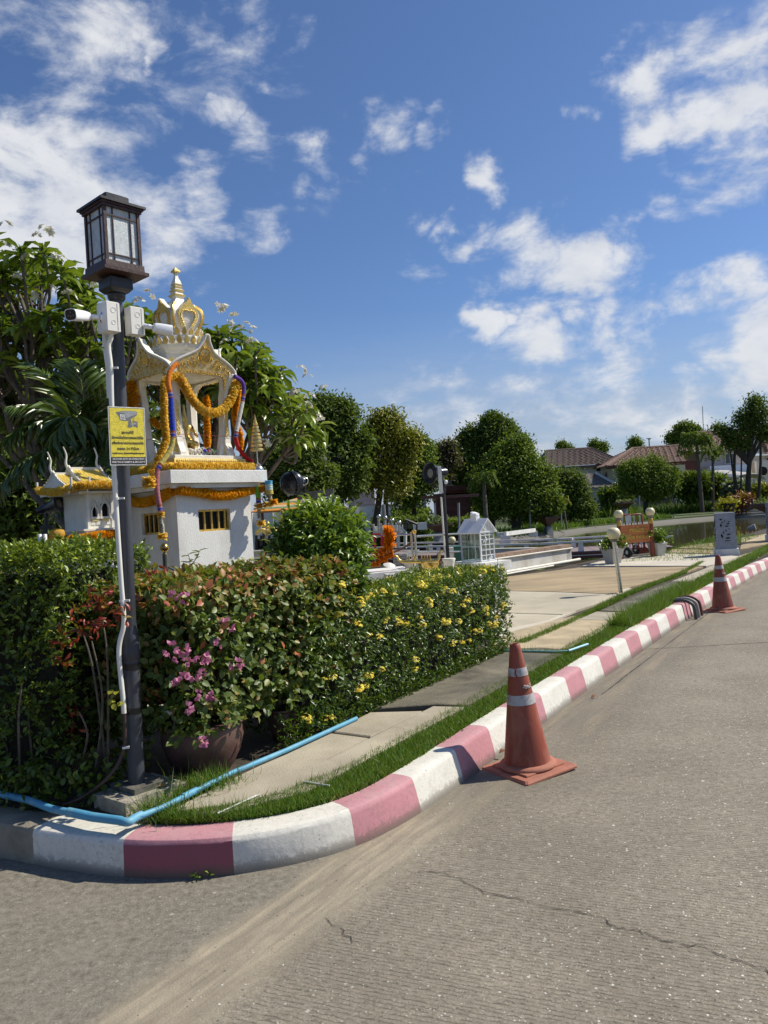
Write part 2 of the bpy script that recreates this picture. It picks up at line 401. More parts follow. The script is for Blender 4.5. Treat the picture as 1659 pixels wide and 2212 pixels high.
M_globe=mat('cream globe',(.72,.64,.38),.35,var=.05,vs=8,dirt=(.45,.38,.2),ds=8,damt=.35)
M_rubber=mat('black rubber',(.014,.014,.014),.7,var=.2)
M_orange=mat('cone orange plastic',(.235,.050,.026),.52,var=.18,vs=7,dirt=(.34,.15,.10),ds=12,damt=.75,bump=.15,bs=40,stretch=(1,1,.35))
M_orangeb=mat('dusty cone base',(.36,.14,.09),.8,var=.15,vs=8,dirt=(.30,.10,.06),ds=10,damt=.6,bump=.2,bs=60)
M_refl=mat('grey reflective sleeve',(.42,.42,.43),.55,var=.12,vs=20,dirt=(.20,.14,.11),ds=22,damt=.75)
M_clay=mat('brown glazed clay',(.125,.065,.052),.45,var=.25,vs=7,dirt=(.14,.10,.08),ds=6,damt=.5,bump=.2,bs=40)
M_marble=mat('grey painted block',(.24,.27,.33),.6,var=.1,vs=9,dirt=(.40,.42,.47),ds=14,damt=.45,bump=.2,bs=60)
M_dark=mat('dark interior',(.012,.011,.010),.9,var=.1)
M_signwood=mat('orange brown sign board',(.52,.17,.045),.5,var=.15,vs=3,bump=.2,bs=40,stretch=(2,2,14))
M_red=mat('red oxide paint',(.26,.035,.018),.5,var=.2,vs=7)
M_bark=mat('grey bark',(.15,.125,.10),.9,var=.35,vs=14,dirt=(.06,.05,.04),ds=8,damt=.6,bump=.8,bs=40)
M_barkd=mat('dark bark',(.05,.04,.03),.9,var=.35,vs=10,bump=.8,bs=30)
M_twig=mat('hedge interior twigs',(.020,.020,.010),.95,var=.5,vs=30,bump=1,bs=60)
M_cream=mat('cream wall paint',(.74,.70,.61),.8,var=.06,vs=1,dirt=(.4,.37,.3),ds=.7,damt=.4)
def kerb_paint(name,col,dust,topc=None):
 m=bpy.data.materials.new(name);t,n,l=nt(m);out=N(t,'ShaderNodeOutputMaterial');p=N(t,'ShaderNodeBsdfPrincipled');l.new(p.outputs[0],out.inputs[0])
 geo=N(t,'ShaderNodeNewGeometry');pos=geo.outputs['Position'];sx=N(t,'ShaderNodeSeparateXYZ');l.new(pos,sx.inputs[0]);sn_=N(t,'ShaderNodeSeparateXYZ');l.new(geo.outputs['Normal'],sn_.inputs[0])
 c=ramp(t,[(.3,tuple(a*.9 for a in col)),(.7,col)],noise_n(t,pos,5,6,.6)).outputs[0]
 f=noise_n(t,pos,9,9,.7,.3)
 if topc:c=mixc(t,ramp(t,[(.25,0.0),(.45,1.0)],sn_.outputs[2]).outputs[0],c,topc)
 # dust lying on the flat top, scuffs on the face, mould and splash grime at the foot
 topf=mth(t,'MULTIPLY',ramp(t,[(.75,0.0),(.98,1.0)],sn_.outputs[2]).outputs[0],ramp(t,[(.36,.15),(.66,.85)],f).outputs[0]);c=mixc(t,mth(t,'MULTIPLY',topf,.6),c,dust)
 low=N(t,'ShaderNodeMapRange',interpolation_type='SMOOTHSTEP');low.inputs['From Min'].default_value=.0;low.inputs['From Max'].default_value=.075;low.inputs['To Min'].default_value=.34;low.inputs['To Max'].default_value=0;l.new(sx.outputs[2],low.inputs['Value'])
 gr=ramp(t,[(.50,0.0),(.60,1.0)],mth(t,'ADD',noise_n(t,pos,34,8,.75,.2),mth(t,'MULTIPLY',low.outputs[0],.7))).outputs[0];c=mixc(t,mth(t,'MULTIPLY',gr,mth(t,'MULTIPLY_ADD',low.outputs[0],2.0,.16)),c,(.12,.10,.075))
 mask=ramp(t,[(.46,0.0),(.62,1.0)],noise_n(t,pos,1.7,3,.5)).outputs[0]
 mould=mth(t,'MULTIPLY',mask,ramp(t,[(.56,0.0),(.66,1.0)],noise_n(t,pos,48,9,.8,.5)).outputs[0]);c=mixc(t,mth(t,'MULTIPLY',mould,.7),c,(.11,.10,.08))
 chip=ramp(t,[(.705,0.0),(.72,1.0)],noise_n(t,pos,22,5,.6,.8)).outputs[0];c=mixc(t,chip,c,(.20,.17,.13))
 l.new(c,p.inputs['Base Color']);p.inputs['Roughness'].default_value=.65
 b=N(t,'ShaderNodeBump');b.inputs['Strength'].default_value=.25;b.inputs['Distance'].default_value=.008;l.new(mth(t,'ADD',noise_n(t,pos,40,6,.6),mth(t,'MULTIPLY',chip,-.6)),b.inputs['Height']);l.new(b.outputs[0],p.inputs['Normal']);return m
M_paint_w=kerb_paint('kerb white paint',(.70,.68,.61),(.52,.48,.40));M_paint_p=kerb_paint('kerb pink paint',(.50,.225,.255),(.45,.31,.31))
M_paint_d=kerb_paint('pink paint with painted face shade',(.30,.075,.105),(.45,.31,.31),(.50,.225,.255)) # shade on the corner block's face is painted into its colour; top stays pink
M_glass_d=mat('dark window glass',(.02,.028,.032),.08,spec=.8,var=.1)
LEAF_MUR=leafmat('murraya leaf',[(0,(0.045,0.072,0.012)),(.5,(0.100,0.150,0.017)),(.85,(0.21,0.285,0.027)),(1,(0.40,0.46,0.05))],.36)
LEAF_IX=leafmat('ixora leaf',[(0,(0.022,0.05,0.009)),(.5,(0.060,0.118,0.014)),(.9,(0.17,0.263,0.026)),(1,(0.32,0.367,0.039))],.33)
LEAF_BOU=leafmat('bougainvillea leaf',[(0,(0.0595,0.0975,0.0208)),(.48,(0.110,0.165,0.032)),(.70,(0.20,0.235,0.050)),(.86,(0.34,0.20,0.065)),(1,(0.408,0.128,0.0585))],.45)
LEAF_PLU=leafmat('plumeria leaf',[(0,(0.06,0.10,0.015)),(.5,(0.14,0.215,0.024)),(.85,(0.27,0.34,0.036)),(1,(0.46,0.45,0.05))],.32,.3)
LEAF_SHR=leafmat('bright shrub leaf',[(0,(0.05,0.10,0.012)),(.5,(0.125,0.215,0.022)),(1,(0.30,0.40,0.04))],.34,.3)
LEAF_PALM=leafmat('palm leaf',[(0,(0.03,0.06,0.013)),(.6,(0.075,0.125,0.022)),(1,(0.17,0.21,0.045))],.27,.12,.6)
LEAF_RED=leafmat('croton leaf',[(0,(.10,.012,.010)),(.6,(.30,.030,.020)),(.85,(.36,.08,.025)),(1,(.20,.20,.03))],.4)
LEAF_DK=leafmat('dark tree leaf',[(0,(0.05,0.085,0.018)),(.6,(0.11,0.165,0.028)),(1,(0.21,0.27,0.042))],.72,.26,.25)
LEAF_MID=leafmat('mid tree leaf',[(0,(0.06,0.105,0.016)),(.6,(0.14,0.205,0.026)),(1,(0.26,0.33,0.045))],.7,.28,.25)
LEAF_YEL=leafmat('yellowing tree leaf',[(0,(0.12,0.14,0.016)),(.6,(0.26,0.26,0.024)),(1,(0.46,0.36,0.04))],.5,.25)
GRASS_M=leafmat('grass blade',[(0,(0.0595,0.128,0.013)),(.5,(0.102,0.21,0.0208)),(.9,(0.187,0.285,0.0364)),(1,(0.442,0.345,0.13))],.5,.3)
PET_Y=petalmat('yellow garland petal',[(0,(.72,.42,.03)),(.5,(.88,.62,.08)),(1,(.92,.80,.30))],.4)
PET_O=petalmat('orange yellow garland petal',[(0,(.66,.26,.008)),(.5,(.88,.45,.015)),(1,(.92,.62,.07))],.35)
PET_M=petalmat('marigold petal',[(0,(.75,.24,.006)),(.5,(.92,.36,.010)),(1,(.95,.50,.03))],.4)
PET_W=petalmat('white petal',[(0,(.62,.60,.50)),(1,(.82,.80,.72))])
PET_IX=petalmat('yellow ixora petal',[(0,(.86,.62,.04)),(.6,(.95,.82,.12)),(1,(.95,.90,.35))],.35)
PET_PK=petalmat('pink bract',[(0,(.46,.15,.27)),(1,(.72,.36,.50))])
def flat(name,c,rough=.6):return mat(name,c,rough,var=.12,vs=60,bump=.6,bs=260)

# ================================================================== SETTING
KO=Vector((.109,3.984));KD=Vector((.5446,.8387));KN=Vector((.8387,-.5446))
def K(s,l,z=0.2):
 p=KO+KN*s+KD*l;return Vector((p.x,p.y,z))
# -- road
def road_material():
 m=bpy.data.materials.new('worn road concrete');t,n,l=nt(m)
 out=N(t,'ShaderNodeOutputMaterial');p=N(t,'ShaderNodeBsdfPrincipled');l.new(p.outputs[0],out.inputs[0])
 geo=N(t,'ShaderNodeNewGeometry');pos=geo.outputs['Position']
 # frame that runs along the kerb: x' = distance out from the kerb, y' = distance along it
 def dot(v,o):
  a=N(t,'ShaderNodeVectorMath',operation='DOT_PRODUCT');l.new(pos,a.inputs[0]);a.inputs[1].default_value=v
  return mth(t,'SUBTRACT',a.outputs['Value'],o)
 s=dot((KN.x,KN.y,0),KN.x*KO.x+KN.y*KO.y);al=dot((KD.x,KD.y,0),KD.x*KO.x+KD.y*KO.y)
 n1=noise_n(t,pos,1.1,6,.6);n2=noise_n(t,pos,4.5,8,.62,.3);n3=noise_n(t,pos,105,4,.75);n4=noise_n(t,pos,30,6,.65)
 # right-hand slab: grey brown aggregate
 cR=ramp(t,[(.34,(.125,.108,.08)),(.47,(.235,.208,.16)),(.55,(.29,.258,.20)),(.68,(.43,.39,.315))],mth(t,'ADD',mth(t,'MULTIPLY',n3,.55),mth(t,'MULTIPLY',n4,.45))).outputs[0]
 cR=mixc(t,mth(t,'MULTIPLY',ramp(t,[(.42,1.0),(.62,0.0)],n1).outputs[0],.35),cR,(.115,.098,.074))
 cL=ramp(t,[(.34,(.10,.09,.07)),(.5,(.185,.167,.133)),(.68,(.29,.265,.215))],mth(t,'ADD',mth(t,'MULTIPLY',n3,.4),mth(t,'MULTIPLY',n4,.6))).outputs[0]
 cL=mixc(t,mth(t,'MULTIPLY',ramp(t,[(.5,0.0),(.7,1.0)],n2).outputs[0],.4),cL,(.24,.215,.17))
 wob=mth(t,'MULTIPLY',mth(t,'SUBTRACT',n2,.5),.10)
 sw=mth(t,'ADD',s,wob)
 c=mixc(t,ramp(t,[(.40,0.0),(.44,1.0)],mth(t,'ADD',mth(t,'MULTIPLY',sw,.5),.36)).outputs[0],cL,cR)
 # sandy wash that has settled in the joint beside the kerb line
 sb=mth(t,'ADD',sw,.0)
 up_=N(t,'ShaderNodeMapRange',interpolation_type='SMOOTHSTEP');up_.inputs['From Min'].default_value=-.16;up_.inputs['From Max'].default_value=-.08;l.new(sb,up_.inputs['Value'])
 dn=N(t,'ShaderNodeMapRange',interpolation_type='SMOOTHSTEP');dn.inputs['From Min'].default_value=.10;dn.inputs['From Max'].default_value=.30;dn.inputs['To Min'].default_value=1;dn.inputs['To Max'].default_value=0;l.new(sb,dn.inputs['Value'])
 band=mth(t,'MULTIPLY',up_.outputs[0],dn.outputs[0])
 near=N(t,'ShaderNodeMapRange',interpolation_type='SMOOTHSTEP');near.inputs['From Min'].default_value=-.6;near.inputs['From Max'].default_value=.5;near.inputs['To Min'].default_value=1;near.inputs['To Max'].default_value=.5;l.new(al,near.inputs['Value'])
 mp=N(t,'ShaderNodeCombineXYZ');l.new(mth(t,'MULTIPLY',s,9),mp.inputs[0]);l.new(mth(t,'MULTIPLY',al,1.0),mp.inputs[1])
 st=noise_n(t,mp.outputs[0],1.9,8,.68,.4)
 sand=ramp(t,[(.3,(.185,.16,.12)),(.45,(.27,.232,.172)),(.6,(.37,.318,.23)),(.8,(.46,.40,.29))],st).outputs[0]
 c=mixc(t,mth(t,'MULTIPLY',mth(t,'MULTIPLY',band,near.outputs[0]),ramp(t,[(.35,.65),(.6,1.0)],n2).outputs[0]),c,sand)
 # patchy sand film right beside the kerb further along
 nearK=N(t,'ShaderNodeMapRange',interpolation_type='SMOOTHSTEP');nearK.inputs['From Min'].default_value=.05;nearK.inputs['From Max'].default_value=.7;nearK.inputs['To Min'].default_value=1;nearK.inputs['To Max'].default_value=0;l.new(s,nearK.inputs['Value'])
 pastc=N(t,'ShaderNodeMapRange',interpolation_type='SMOOTHSTEP');pastc.inputs['From Min'].default_value=-.3;pastc.inputs['From Max'].default_value=.6;l.new(al,pastc.inputs['Value'])
 nearKo=mth(t,'MULTIPLY',nearK.outputs[0],pastc.outputs[0])
 c=mixc(t,mth(t,'MULTIPLY',nearKo,.45),c,(.105,.094,.076))
 film=mth(t,'MULTIPLY',nearKo,ramp(t,[(.5,0.0),(.64,1.0)],noise_n(t,mp.outputs[0],.8,6,.6)).outputs[0])
 c=mixc(t,mth(t,'MULTIPLY',film,.55),c,(.30,.245,.165))
 # dark grime line against the kerb foot and random oil marks
 spot=ramp(t,[(.70,0.0),(.78,1.0)],noise_n(t,pos,1.7,7,.7,.6)).outputs[0]
 c=mixc(t,mth(t,'MULTIPLY',spot,.5),c,(.06,.052,.045))
 # pale stones showing in the surface
 def stones(scale,thr,seed):
  v=N(t,'ShaderNodeTexVoronoi');v.distance='MANHATTAN';v.inputs['Scale'].default_value=scale;v.inputs['Randomness'].default_value=1
  mm=N(t,'ShaderNodeMapping');mm.inputs['Location'].default_value=(seed,seed*.7,0);l.new(pos,mm.inputs[0]);l.new(mm.outputs[0],v.inputs['Vector'])
  sp=N(t,'ShaderNodeSeparateColor');l.new(v.outputs['Color'],sp.inputs[0])
  pick=mth(t,'GREATER_THAN',sp.outputs[0],thr)
  sz=mth(t,'MULTIPLY_ADD',sp.outputs[1],.34,.12)
  return mth(t,'MULTIPLY',pick,mth(t,'LESS_THAN',v.outputs['Distance'],sz)),sp.outputs[2]
 rs=ramp(t,[(.47,.25),(.60,1.0)],mth(t,'ADD',mth(t,'MULTIPLY',s,.09),.45)).outputs[0]
 notband=mth(t,'SUBTRACT',1.0,mth(t,'MULTIPLY',band,.8))
 for sc_,th,sd_ in((80,.86,3.1),(44,.93,9.7),(130,.82,5.5),(60,.90,15.2)):
  k,tone=stones(sc_,th,sd_)
  colr=ramp(t,[(0,(.32,.285,.225)),(.5,(.47,.43,.36)),(1,(.76,.73,.66))],tone).outputs[0]
  c=mixc(t,mth(t,'MULTIPLY',mth(t,'MULTIPLY',k,rs),notband),c,colr)
 k,tone=stones(60,.93,21.0)
 c=mixc(t,mth(t,'MULTIPLY',k,.6),c,(.05,.047,.045))
 # broom tining on the right slab, across the direction of travel
 mpt=N(t,'ShaderNodeMapping');l.new(pos,mpt.inputs[0]);mpt.inputs['Rotation'].default_value=(0,0,R_(23))
 sp2=N(t,'ShaderNodeSeparateXYZ');l.new(mpt.outputs[0],sp2.inputs[0])
 wv=mth(t,'SINE',mth(t,'MULTIPLY',mth(t,'ADD',sp2.outputs[1],mth(t,'MULTIPLY',n4,.030)),2*math.pi/.021))
 wvm=mth(t,'MULTIPLY',ramp(t,[(.72,0.0),(.92,1.0)],mth(t,'MULTIPLY_ADD',wv,.5,.5)).outputs[0],ramp(t,[(.48,0.0),(.60,1.0)],noise_n(t,pos,19,9,.95)).outputs[0])
 onR=ramp(t,[(.41,0.0),(.46,1.0)],mth(t,'ADD',mth(t,'MULTIPLY',sw,.5),.30)).outputs[0]
 wvm=mth(t,'MULTIPLY',wvm,onR)
 c=mixc(t,mth(t,'MULTIPLY',wvm,.34),c,(.085,.072,.055))
 l.new(c,p.inputs['Base Color']);p.inputs['Roughness'].default_value=.85;p.inputs['Specular IOR Level'].default_value=.3
 h=mth(t,'ADD',mth(t,'MULTIPLY',n3,.8),mth(t,'MULTIPLY',wvm,-.55));h=mth(t,'ADD',h,mth(t,'MULTIPLY',n4,.6))
 b=N(t,'ShaderNodeBump');b.inputs['Strength'].default_value=.75;b.inputs['Distance'].default_value=.006
 l.new(h,b.inputs['Height']);l.new(b.outputs[0],p.inputs['Normal'])
 return m
M_road=road_material()
road=MB();road.add([(-60,-30,0),(90,-30,0),(90,120,0),(-60,120,0)],[[0,1,2,3]])
# the road is cut where the raised land begins: polygon right of / in front of the kerb
road=MB()
kfoot=[(-60,30),(-14,9.5),(-7,5.6),(-4.5,4.75),(-3.2,4.3),(-2.5,3.98),(-1.967,3.747),(-1.76,3.64),(-1.276,3.43),(-1.01,3.372),(-.748,3.392),(-.47,3.455),(-.213,3.589),(-.03,3.79),(.109,3.984),(.363,4.387),(7.39,15.2),(60,96)]
rp=[(p[0],p[1],0)for p in kfoot]+[(120,96,0),(120,-30,0),(-60,-30,0)]
rp=[(p[0],p[1]+.10 if i<18 else p[1],0)for i,p in enumerate(rp)]
road.add(rp,[list(range(len(rp)))[::-1]])
struct(road.build('road',M_road))
ter=MB();ter.add([(-1500,-600,-.9),(1500,-600,-.9),(1500,2200,-.9),(-1500,2200,-.9)],[[0,1,2,3]])
struct(ter.build('ground',mat('distant ground',(.06,.075,.03),.95,vs=.05)))
# cracks and slab joints in the road: thin dark grooves
def ribbon(pts,w,m,name,z=.0035,jit=.012,sub=6,parent=None,kind='structure'):
 P=[]
 for i in range(len(pts)-1):
  for k in range(sub):
   f=k/sub;a=Vector(pts[i][:2]).lerp(Vector(pts[i+1][:2]),f)
   P.append(a+Vector((random.uniform(-jit,jit),random.uniform(-jit,jit))))
 P.append(Vector(pts[-1][:2]));b=MB();vs=[]
 for i,p in enumerate(P):
  d=(P[min(i+1,len(P)-1)]-P[max(i-1,0)]).normalized();nn=Vector((-d.y,d.x))*w*random.uniform(.25,1.0)*.5
  vs+=[(p.x+nn.x,p.y+nn.y,z),(p.x-nn.x,p.y-nn.y,z)]
 b.add(vs,[[2*i,2*i+1,2*i+3,2*i+2]for i in range(len(P)-1)])
 o=b.build(name,m,parent)
 if parent is None:o['kind']=kind
 return o
M_crack=mat('crack dirt',(.022,.019,.016),.95)
roadO=bpy.data.objects['road']
crk=[g(x,y,0)for x,y in[(905,1882),(960,1885),(1050,1930),(1115,1940),(1160,1957),(1240,1970),(1300,1985),(1340,2005),(1400,2020),(1440,2035),(1530,2050),(1600,2075),(1659,2100),(1720,2135)]]
ribbon(crk,.0048,M_crack,'crack',parent=roadO)
ribbon([K(.10,2.7),K(.09,4),K(.08,6.5),K(.08,9)],.012,M_crack,'joint',jit=.004,sub=18,parent=roadO)
ribbon([(2.55,7.93),(2.916,8.201-.28),(3.85,7.9),(5.4,7.6),(8,7.0)],.014,M_crack,'joint',jit=.004,sub=14,parent=roadO)
ribbon([(5.6,9.9),(6.2,10.05),(7.5,9.6)],.02,M_crack,'crack',jit=.02,sub=8,parent=roadO)
ribbon([g(700,1985,0),g(735,2005,0),g(760,2040,0)],.004,M_crack,'crack',parent=roadO)

# -- near land, lake, far land
shore=[gg(cF,1510,1130),gg(cP,0,0)*0+g(1427,1187),gg(cJ,0,1000),gg(cJ,310,925),gg(cJ,1090,770),gg(cJ,1360,725),gg(cJ,1659,690)]
shore=[Vector((3.6,16.6,0)),Vector((5.4,19.0,0)),Vector(shore[2]),Vector(shore[3]),Vector(shore[4]),Vector((16.5,32,0)),Vector((30,52,0))]
inner=[(p[0],p[1])for p in kfoot]
near_land=[]
for i,p in enumerate(kfoot[1:-1]):
 a=Vector(kfoot[i]);b=Vector(kfoot[i+2]);d=(b-a).normalized();near_land.append((p[0]-d.y*.12,p[1]+d.x*.12))
near_land+=[(31,51.5)]+[(p.x,p.y)for p in shore[::-1]]+[(0.5,15.6),(-4,17),(-9,30),(-60,40)]
b=MB();b.slab(near_land,-.8,.165);struct(b.build('garden_ground',M_soil))
lake=MB();lake.add([(-60,14,-.3),(70,14,-.3),(70,75,-.3),(-60,75,-.3)],[[0,1,2,3]])
def water_mat():
 m=bpy.data.materials.new('green brown pond water');t,n,l=nt(m)
 out=N(t,'ShaderNodeOutputMaterial');p=N(t,'ShaderNodeBsdfPrincipled');l.new(p.outputs[0],out.inputs[0])
 p.inputs['Base Color'].default_value=(.085,.080,.042,1);p.inputs['Roughness'].default_value=.04;p.inputs['Specular IOR Level'].default_value=.5
 geo=N(t,'ShaderNodeNewGeometry');mp=N(t,'ShaderNodeMapping');mp.inputs['Scale'].default_value=(1.2,2.6,1);l.new(geo.outputs['Position'],mp.inputs[0])
 b_=N(t,'ShaderNodeBump');b_.inputs['Strength'].default_value=.14;b_.inputs['Distance'].default_value=.0035
 l.new(noise_n(t,mp.outputs[0],1.6,5,.6),b_.inputs['Height']);l.new(b_.outputs[0],p.inputs['Normal'])
 return m
struct(lake.build('lake',water_mat()))
farshore=[(-60,33),(-12,37),(3,39),(9,44.5),(13.3,51),(21.8,57.5),(25.8,59.5),(27,57.3),(40,57.3),(70,57)]
M_lawn=mat('mown lawn',(.070,.105,.024),.9,var=.35,vs=.6,dirt=(.12,.10,.035),ds=.5,damt=.6,bump=1,bs=9)
b=MB();b.slab(farshore+[(120,57),(160,130),(-160,130),(-60,60)],-.8,-.02);struct(b.build('far_lawn',M_lawn))
b=MB()
for i in range(len(farshore)-1):
 a=Vector(farshore[i]+(0,));c=Vector(farshore[i+1]+(0,));d=(c-a).normalized();nn=Vector((d.y,-d.x,0))
 w=.42 if i<5 else.3
 z1=-.15
 b.add([a+nn*w+Vector((0,0,-.34)),c+nn*w+Vector((0,0,-.34)),c+Vector((0,0,z1+.05)),a+Vector((0,0,z1+.05)),c-nn*.25+Vector((0,0,z1+.05)),a-nn*.25+Vector((0,0,z1+.05))],[[0,1,2,3],[3,2,4,5]])
struct(b.build('lake_rim',mat('grey lake edge',(.12,.115,.10),.8,vs=.8,dirt=(.1,.1,.08),ds=.6)))

# -- kerb: one piece per painted block
def resample(pts,step=.05):
 out=[Vector(pts[0][:2])]
 for a,b_ in zip(pts[:-1],pts[1:]):
  a,b_=Vector(a[:2]),Vector(b_[:2]);L=(b_-a).length;n=max(1,round(L/step))
  for k in range(1,n+1):out.append(a.lerp(b_,k/n))
 return out
def smooth_line(P,it=60):
 P=[p.copy()for p in P]
 for _ in range(it):
  Q=[p.copy()for p in P]
  for i in range(1,len(P)-1):Q[i]=(P[i-1]+P[i]*2+P[i+1])/4
  P=Q
 return P
main=smooth_line(resample(kfoot[1:16]+[tuple(K(-.08,5.0)[:2]),tuple(K(-.06,7.5)[:2]),tuple(K(-.03,10)[:2]),tuple(K(.05,12.5)[:2]),tuple(K(.5,18)[:2]),tuple(K(2.2,30)[:2])],.05),40)
cum=[0]
for i in range(1,len(main)):cum.append(cum[-1]+(main[i]-main[i-1]).length)
def at_len(s):
 import bisect
 i=min(max(bisect.bisect_right(cum,s)-1,0),len(main)-2);f=(s-cum[i])/(cum[i+1]-cum[i])
 p=main[i].lerp(main[i+1],f)
 j0,j1=max(i-2,0),min(i+3,len(main)-1);d=(main[j1]-main[j0]).normalized();return p,d
def len_near(pt):
 v=Vector(pt);return cum[min(range(len(main)),key=lambda i:(main[i]-v).length)]
bnd=[len_near(p)for p in[(-1.76,3.64),(-1.276,3.43),(-.748,3.392),(-.213,3.589),(.109,3.984),(.363,4.387)]]
bnd+=[bnd[-1]+.455*k for k in(1,2,3)]
bnd+=[len_near(p)for p in[(1.342,5.999),(1.582,6.363),(1.826,6.798),(2.062,7.186),(2.293,7.54),(2.539,7.935),(2.758,8.259),(2.991,8.599),(3.231,8.988),(3.466,9.367),(3.697,9.662)]]
while bnd[-1]<cum[-1]-1:bnd.append(bnd[-1]+.405+random.uniform(-.02,.02))
kerbR=thing('kerb','kerb','kerb',(0,0,0));del kerbR['category'];del kerbR['label'];kerbR['kind']='structure'
def kerb_block(s0,s1,m,name,gap=.0):
 n=max(2,int((s1-s0)/.045));b=MB();rows=[]
 for i in range(n+1):
  s=s0+gap+(s1-s0-2*gap)*i/n;p,d=at_len(s);inn=Vector((-d.y,d.x))
  k=min(1,max(0,(s-bnd[2])/1.2));ba=.004+.040*k # the face leans back more along the straight
  kh=.167+.024*min(1,max(0,(s-bnd[3])/1.5));pr=[(0,-.02),(ba*.4,.06),(ba,kh-.030),(ba+.003,kh-.019),(ba+.013,kh-.005),(ba+.024,kh),(.11,kh+.003),(.178,kh),(.185,.06)]
  row=[]
  for o_,z in pr:
   jn=(noise.noise(Vector((s*6,z*30,1.3)))*.0035)
   row.append((p.x+inn.x*(o_+jn),p.y+inn.y*(o_+jn),z+noise.noise(Vector((s*5,o_*20,7)))*.0025))
  rows.append(row)
 k=len(rows[0]);vs=sum(rows,[]);fs=[]
 for i in range(n):
  for j in range(k-1):fs.append([i*k+j,(i+1)*k+j,(i+1)*k+j+1,i*k+j+1])
 fs.append(list(range(k)));fs.append([n*k+j for j in range(k)][::-1]);b.add(vs,fs)
 return b.build(name,m,kerbR,smooth=25)
kerb_block(.0,bnd[0],M_conc_raw,'kerb_end')
for i in range(len(bnd)-1):
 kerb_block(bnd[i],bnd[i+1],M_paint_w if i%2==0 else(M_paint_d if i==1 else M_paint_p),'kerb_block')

# -- footpath slabs and the paved court
walk=thing('footpath','','',(0,0,0));del walk['category'];del walk['label'];walk['kind']='structure'
court=thing('paved_court','','',(0,0,0));del court['category'];del court['label'];court['kind']='structure'
def slab(poly,m,parent,z=.2,name='paving_slab',th=.05,shr=.011):
 c=sum((Vector(p[:2])for p in poly),Vector((0,0)))/len(poly)
 P=[Vector(p[:2])for p in poly];P=[p+(c-p).normalized()*shr for p in P]
 b=MB();n=len(P);e=.006
 inn=[p+(c-p).normalized()*e*1.4 for p in P]
 vs=[(p.x,p.y,z-th)for p in P]+[(p.x,p.y,z-e)for p in P]+[(p.x,p.y,z)for p in inn]
 fs=[list(range(2*n,3*n))]
 for r in range(2):
  for i in range(n):fs.append([r*n+i,r*n+(i+1)%n,(r+1)*n+(i+1)%n,(r+1)*n+i])
 b.add(vs,fs);return b.build(name,m,parent)
slab([g(345,1765),g(480,1757),K(-.40,-.45),K(-.40,.2),K(-.40,1.3),K(-.62,1.25),K(-.62,0)],M_concrete,walk,.200)
slab([K(-.625,-.85),g(352,1757),g(500,1680),K(-.93,.45),K(-.625,.45)],M_concrete,walk,.198)
slab([K(-.625,.455),K(-.93,.455),K(-.96,.95),K(-.625,1.1)],M_concrete,walk,.201)
slab([K(-.40,1.32),K(-.625,1.27),K(-.98,1.02),K(-1.02,3.35),K(-.72,3.5),K(-.42,3.45)],M_concd,walk,.203)
slab([K(-.46,3.9),K(-.96,3.9),K(-1.0,5.2),K(-.5,5.2)],M_concrete,walk,.196)
slab([K(-.48,5.25),K(-.98,5.25),K(-.96,5.95),K(-.5,5.9)],M_concrete,walk,.2)
slab([K(-.5,5.95),K(-.94,6.0),K(-.84,9.4),K(-.6,9.4)],M_concd,walk,.202)
slab([K(-.6,9.45),K(-.84,9.45),K(-.7,12.5),K(-.4,12.5)],M_concrete,walk,.2)
slab([K(-.45,12.6),K(-.75,12.6),K(-.3,18),K(.0,18)],M_concrete,walk,.2)
slab([K(.0,18.1),K(-.4,18.1),K(.6,25),K(1.0,25)],M_concrete,walk,.2)
def cs(pts,m,z=.2):return slab([gg(c3,x,y,z)for x,y in pts],m,court,z)
cs([(25,738),(155,645),(525,552),(640,548),(815,560),(640,660),(500,745),(330,757)],M_sandag,.197)
cs([(135,538),(445,550),(400,570),(160,620),(60,640),(60,540)],M_padt,.198)
cs([(60,412),(385,418),(770,432),(655,485),(465,545),(60,532)],M_padt,.199)
cs([(60,335),(560,272),(1285,266),(1100,322),(820,395),(770,425),(385,412),(60,405)],M_sandag2,.2)
cs([(575,263),(690,232),(1070,190),(1345,195),(1500,206),(1360,250),(1300,262)],M_padw,.202)
cs([(1075,186),(1100,165),(1345,168),(1350,192)],M_sandag2,.196)
cs([(1125,160),(1200,143),(1345,128),(1345,163)],M_sandag2,.192)
cs([(1495,165),(1659,135),(1800,120),(1800,90),(1500,140)],M_sandag2,.196)
cs([(1500,100),(1659,75),(1800,70),(1800,98),(1500,125)],M_sandag,.193)
# court floor round the shrine
slab([K(-1.9,.2),K(-6.5,-.8),K(-8,5),K(-1.9,5)],M_padw,court,.196)
slab([K(-1.25,4.0),K(-1.9,4.0),K(-1.9,9),K(-1.25,8.6)],M_padw,court,.19)
slab([K(-1.9,5.02),K(-8,5.02),K(-9,10),K(-1.9,9)],M_padw,court,.191)

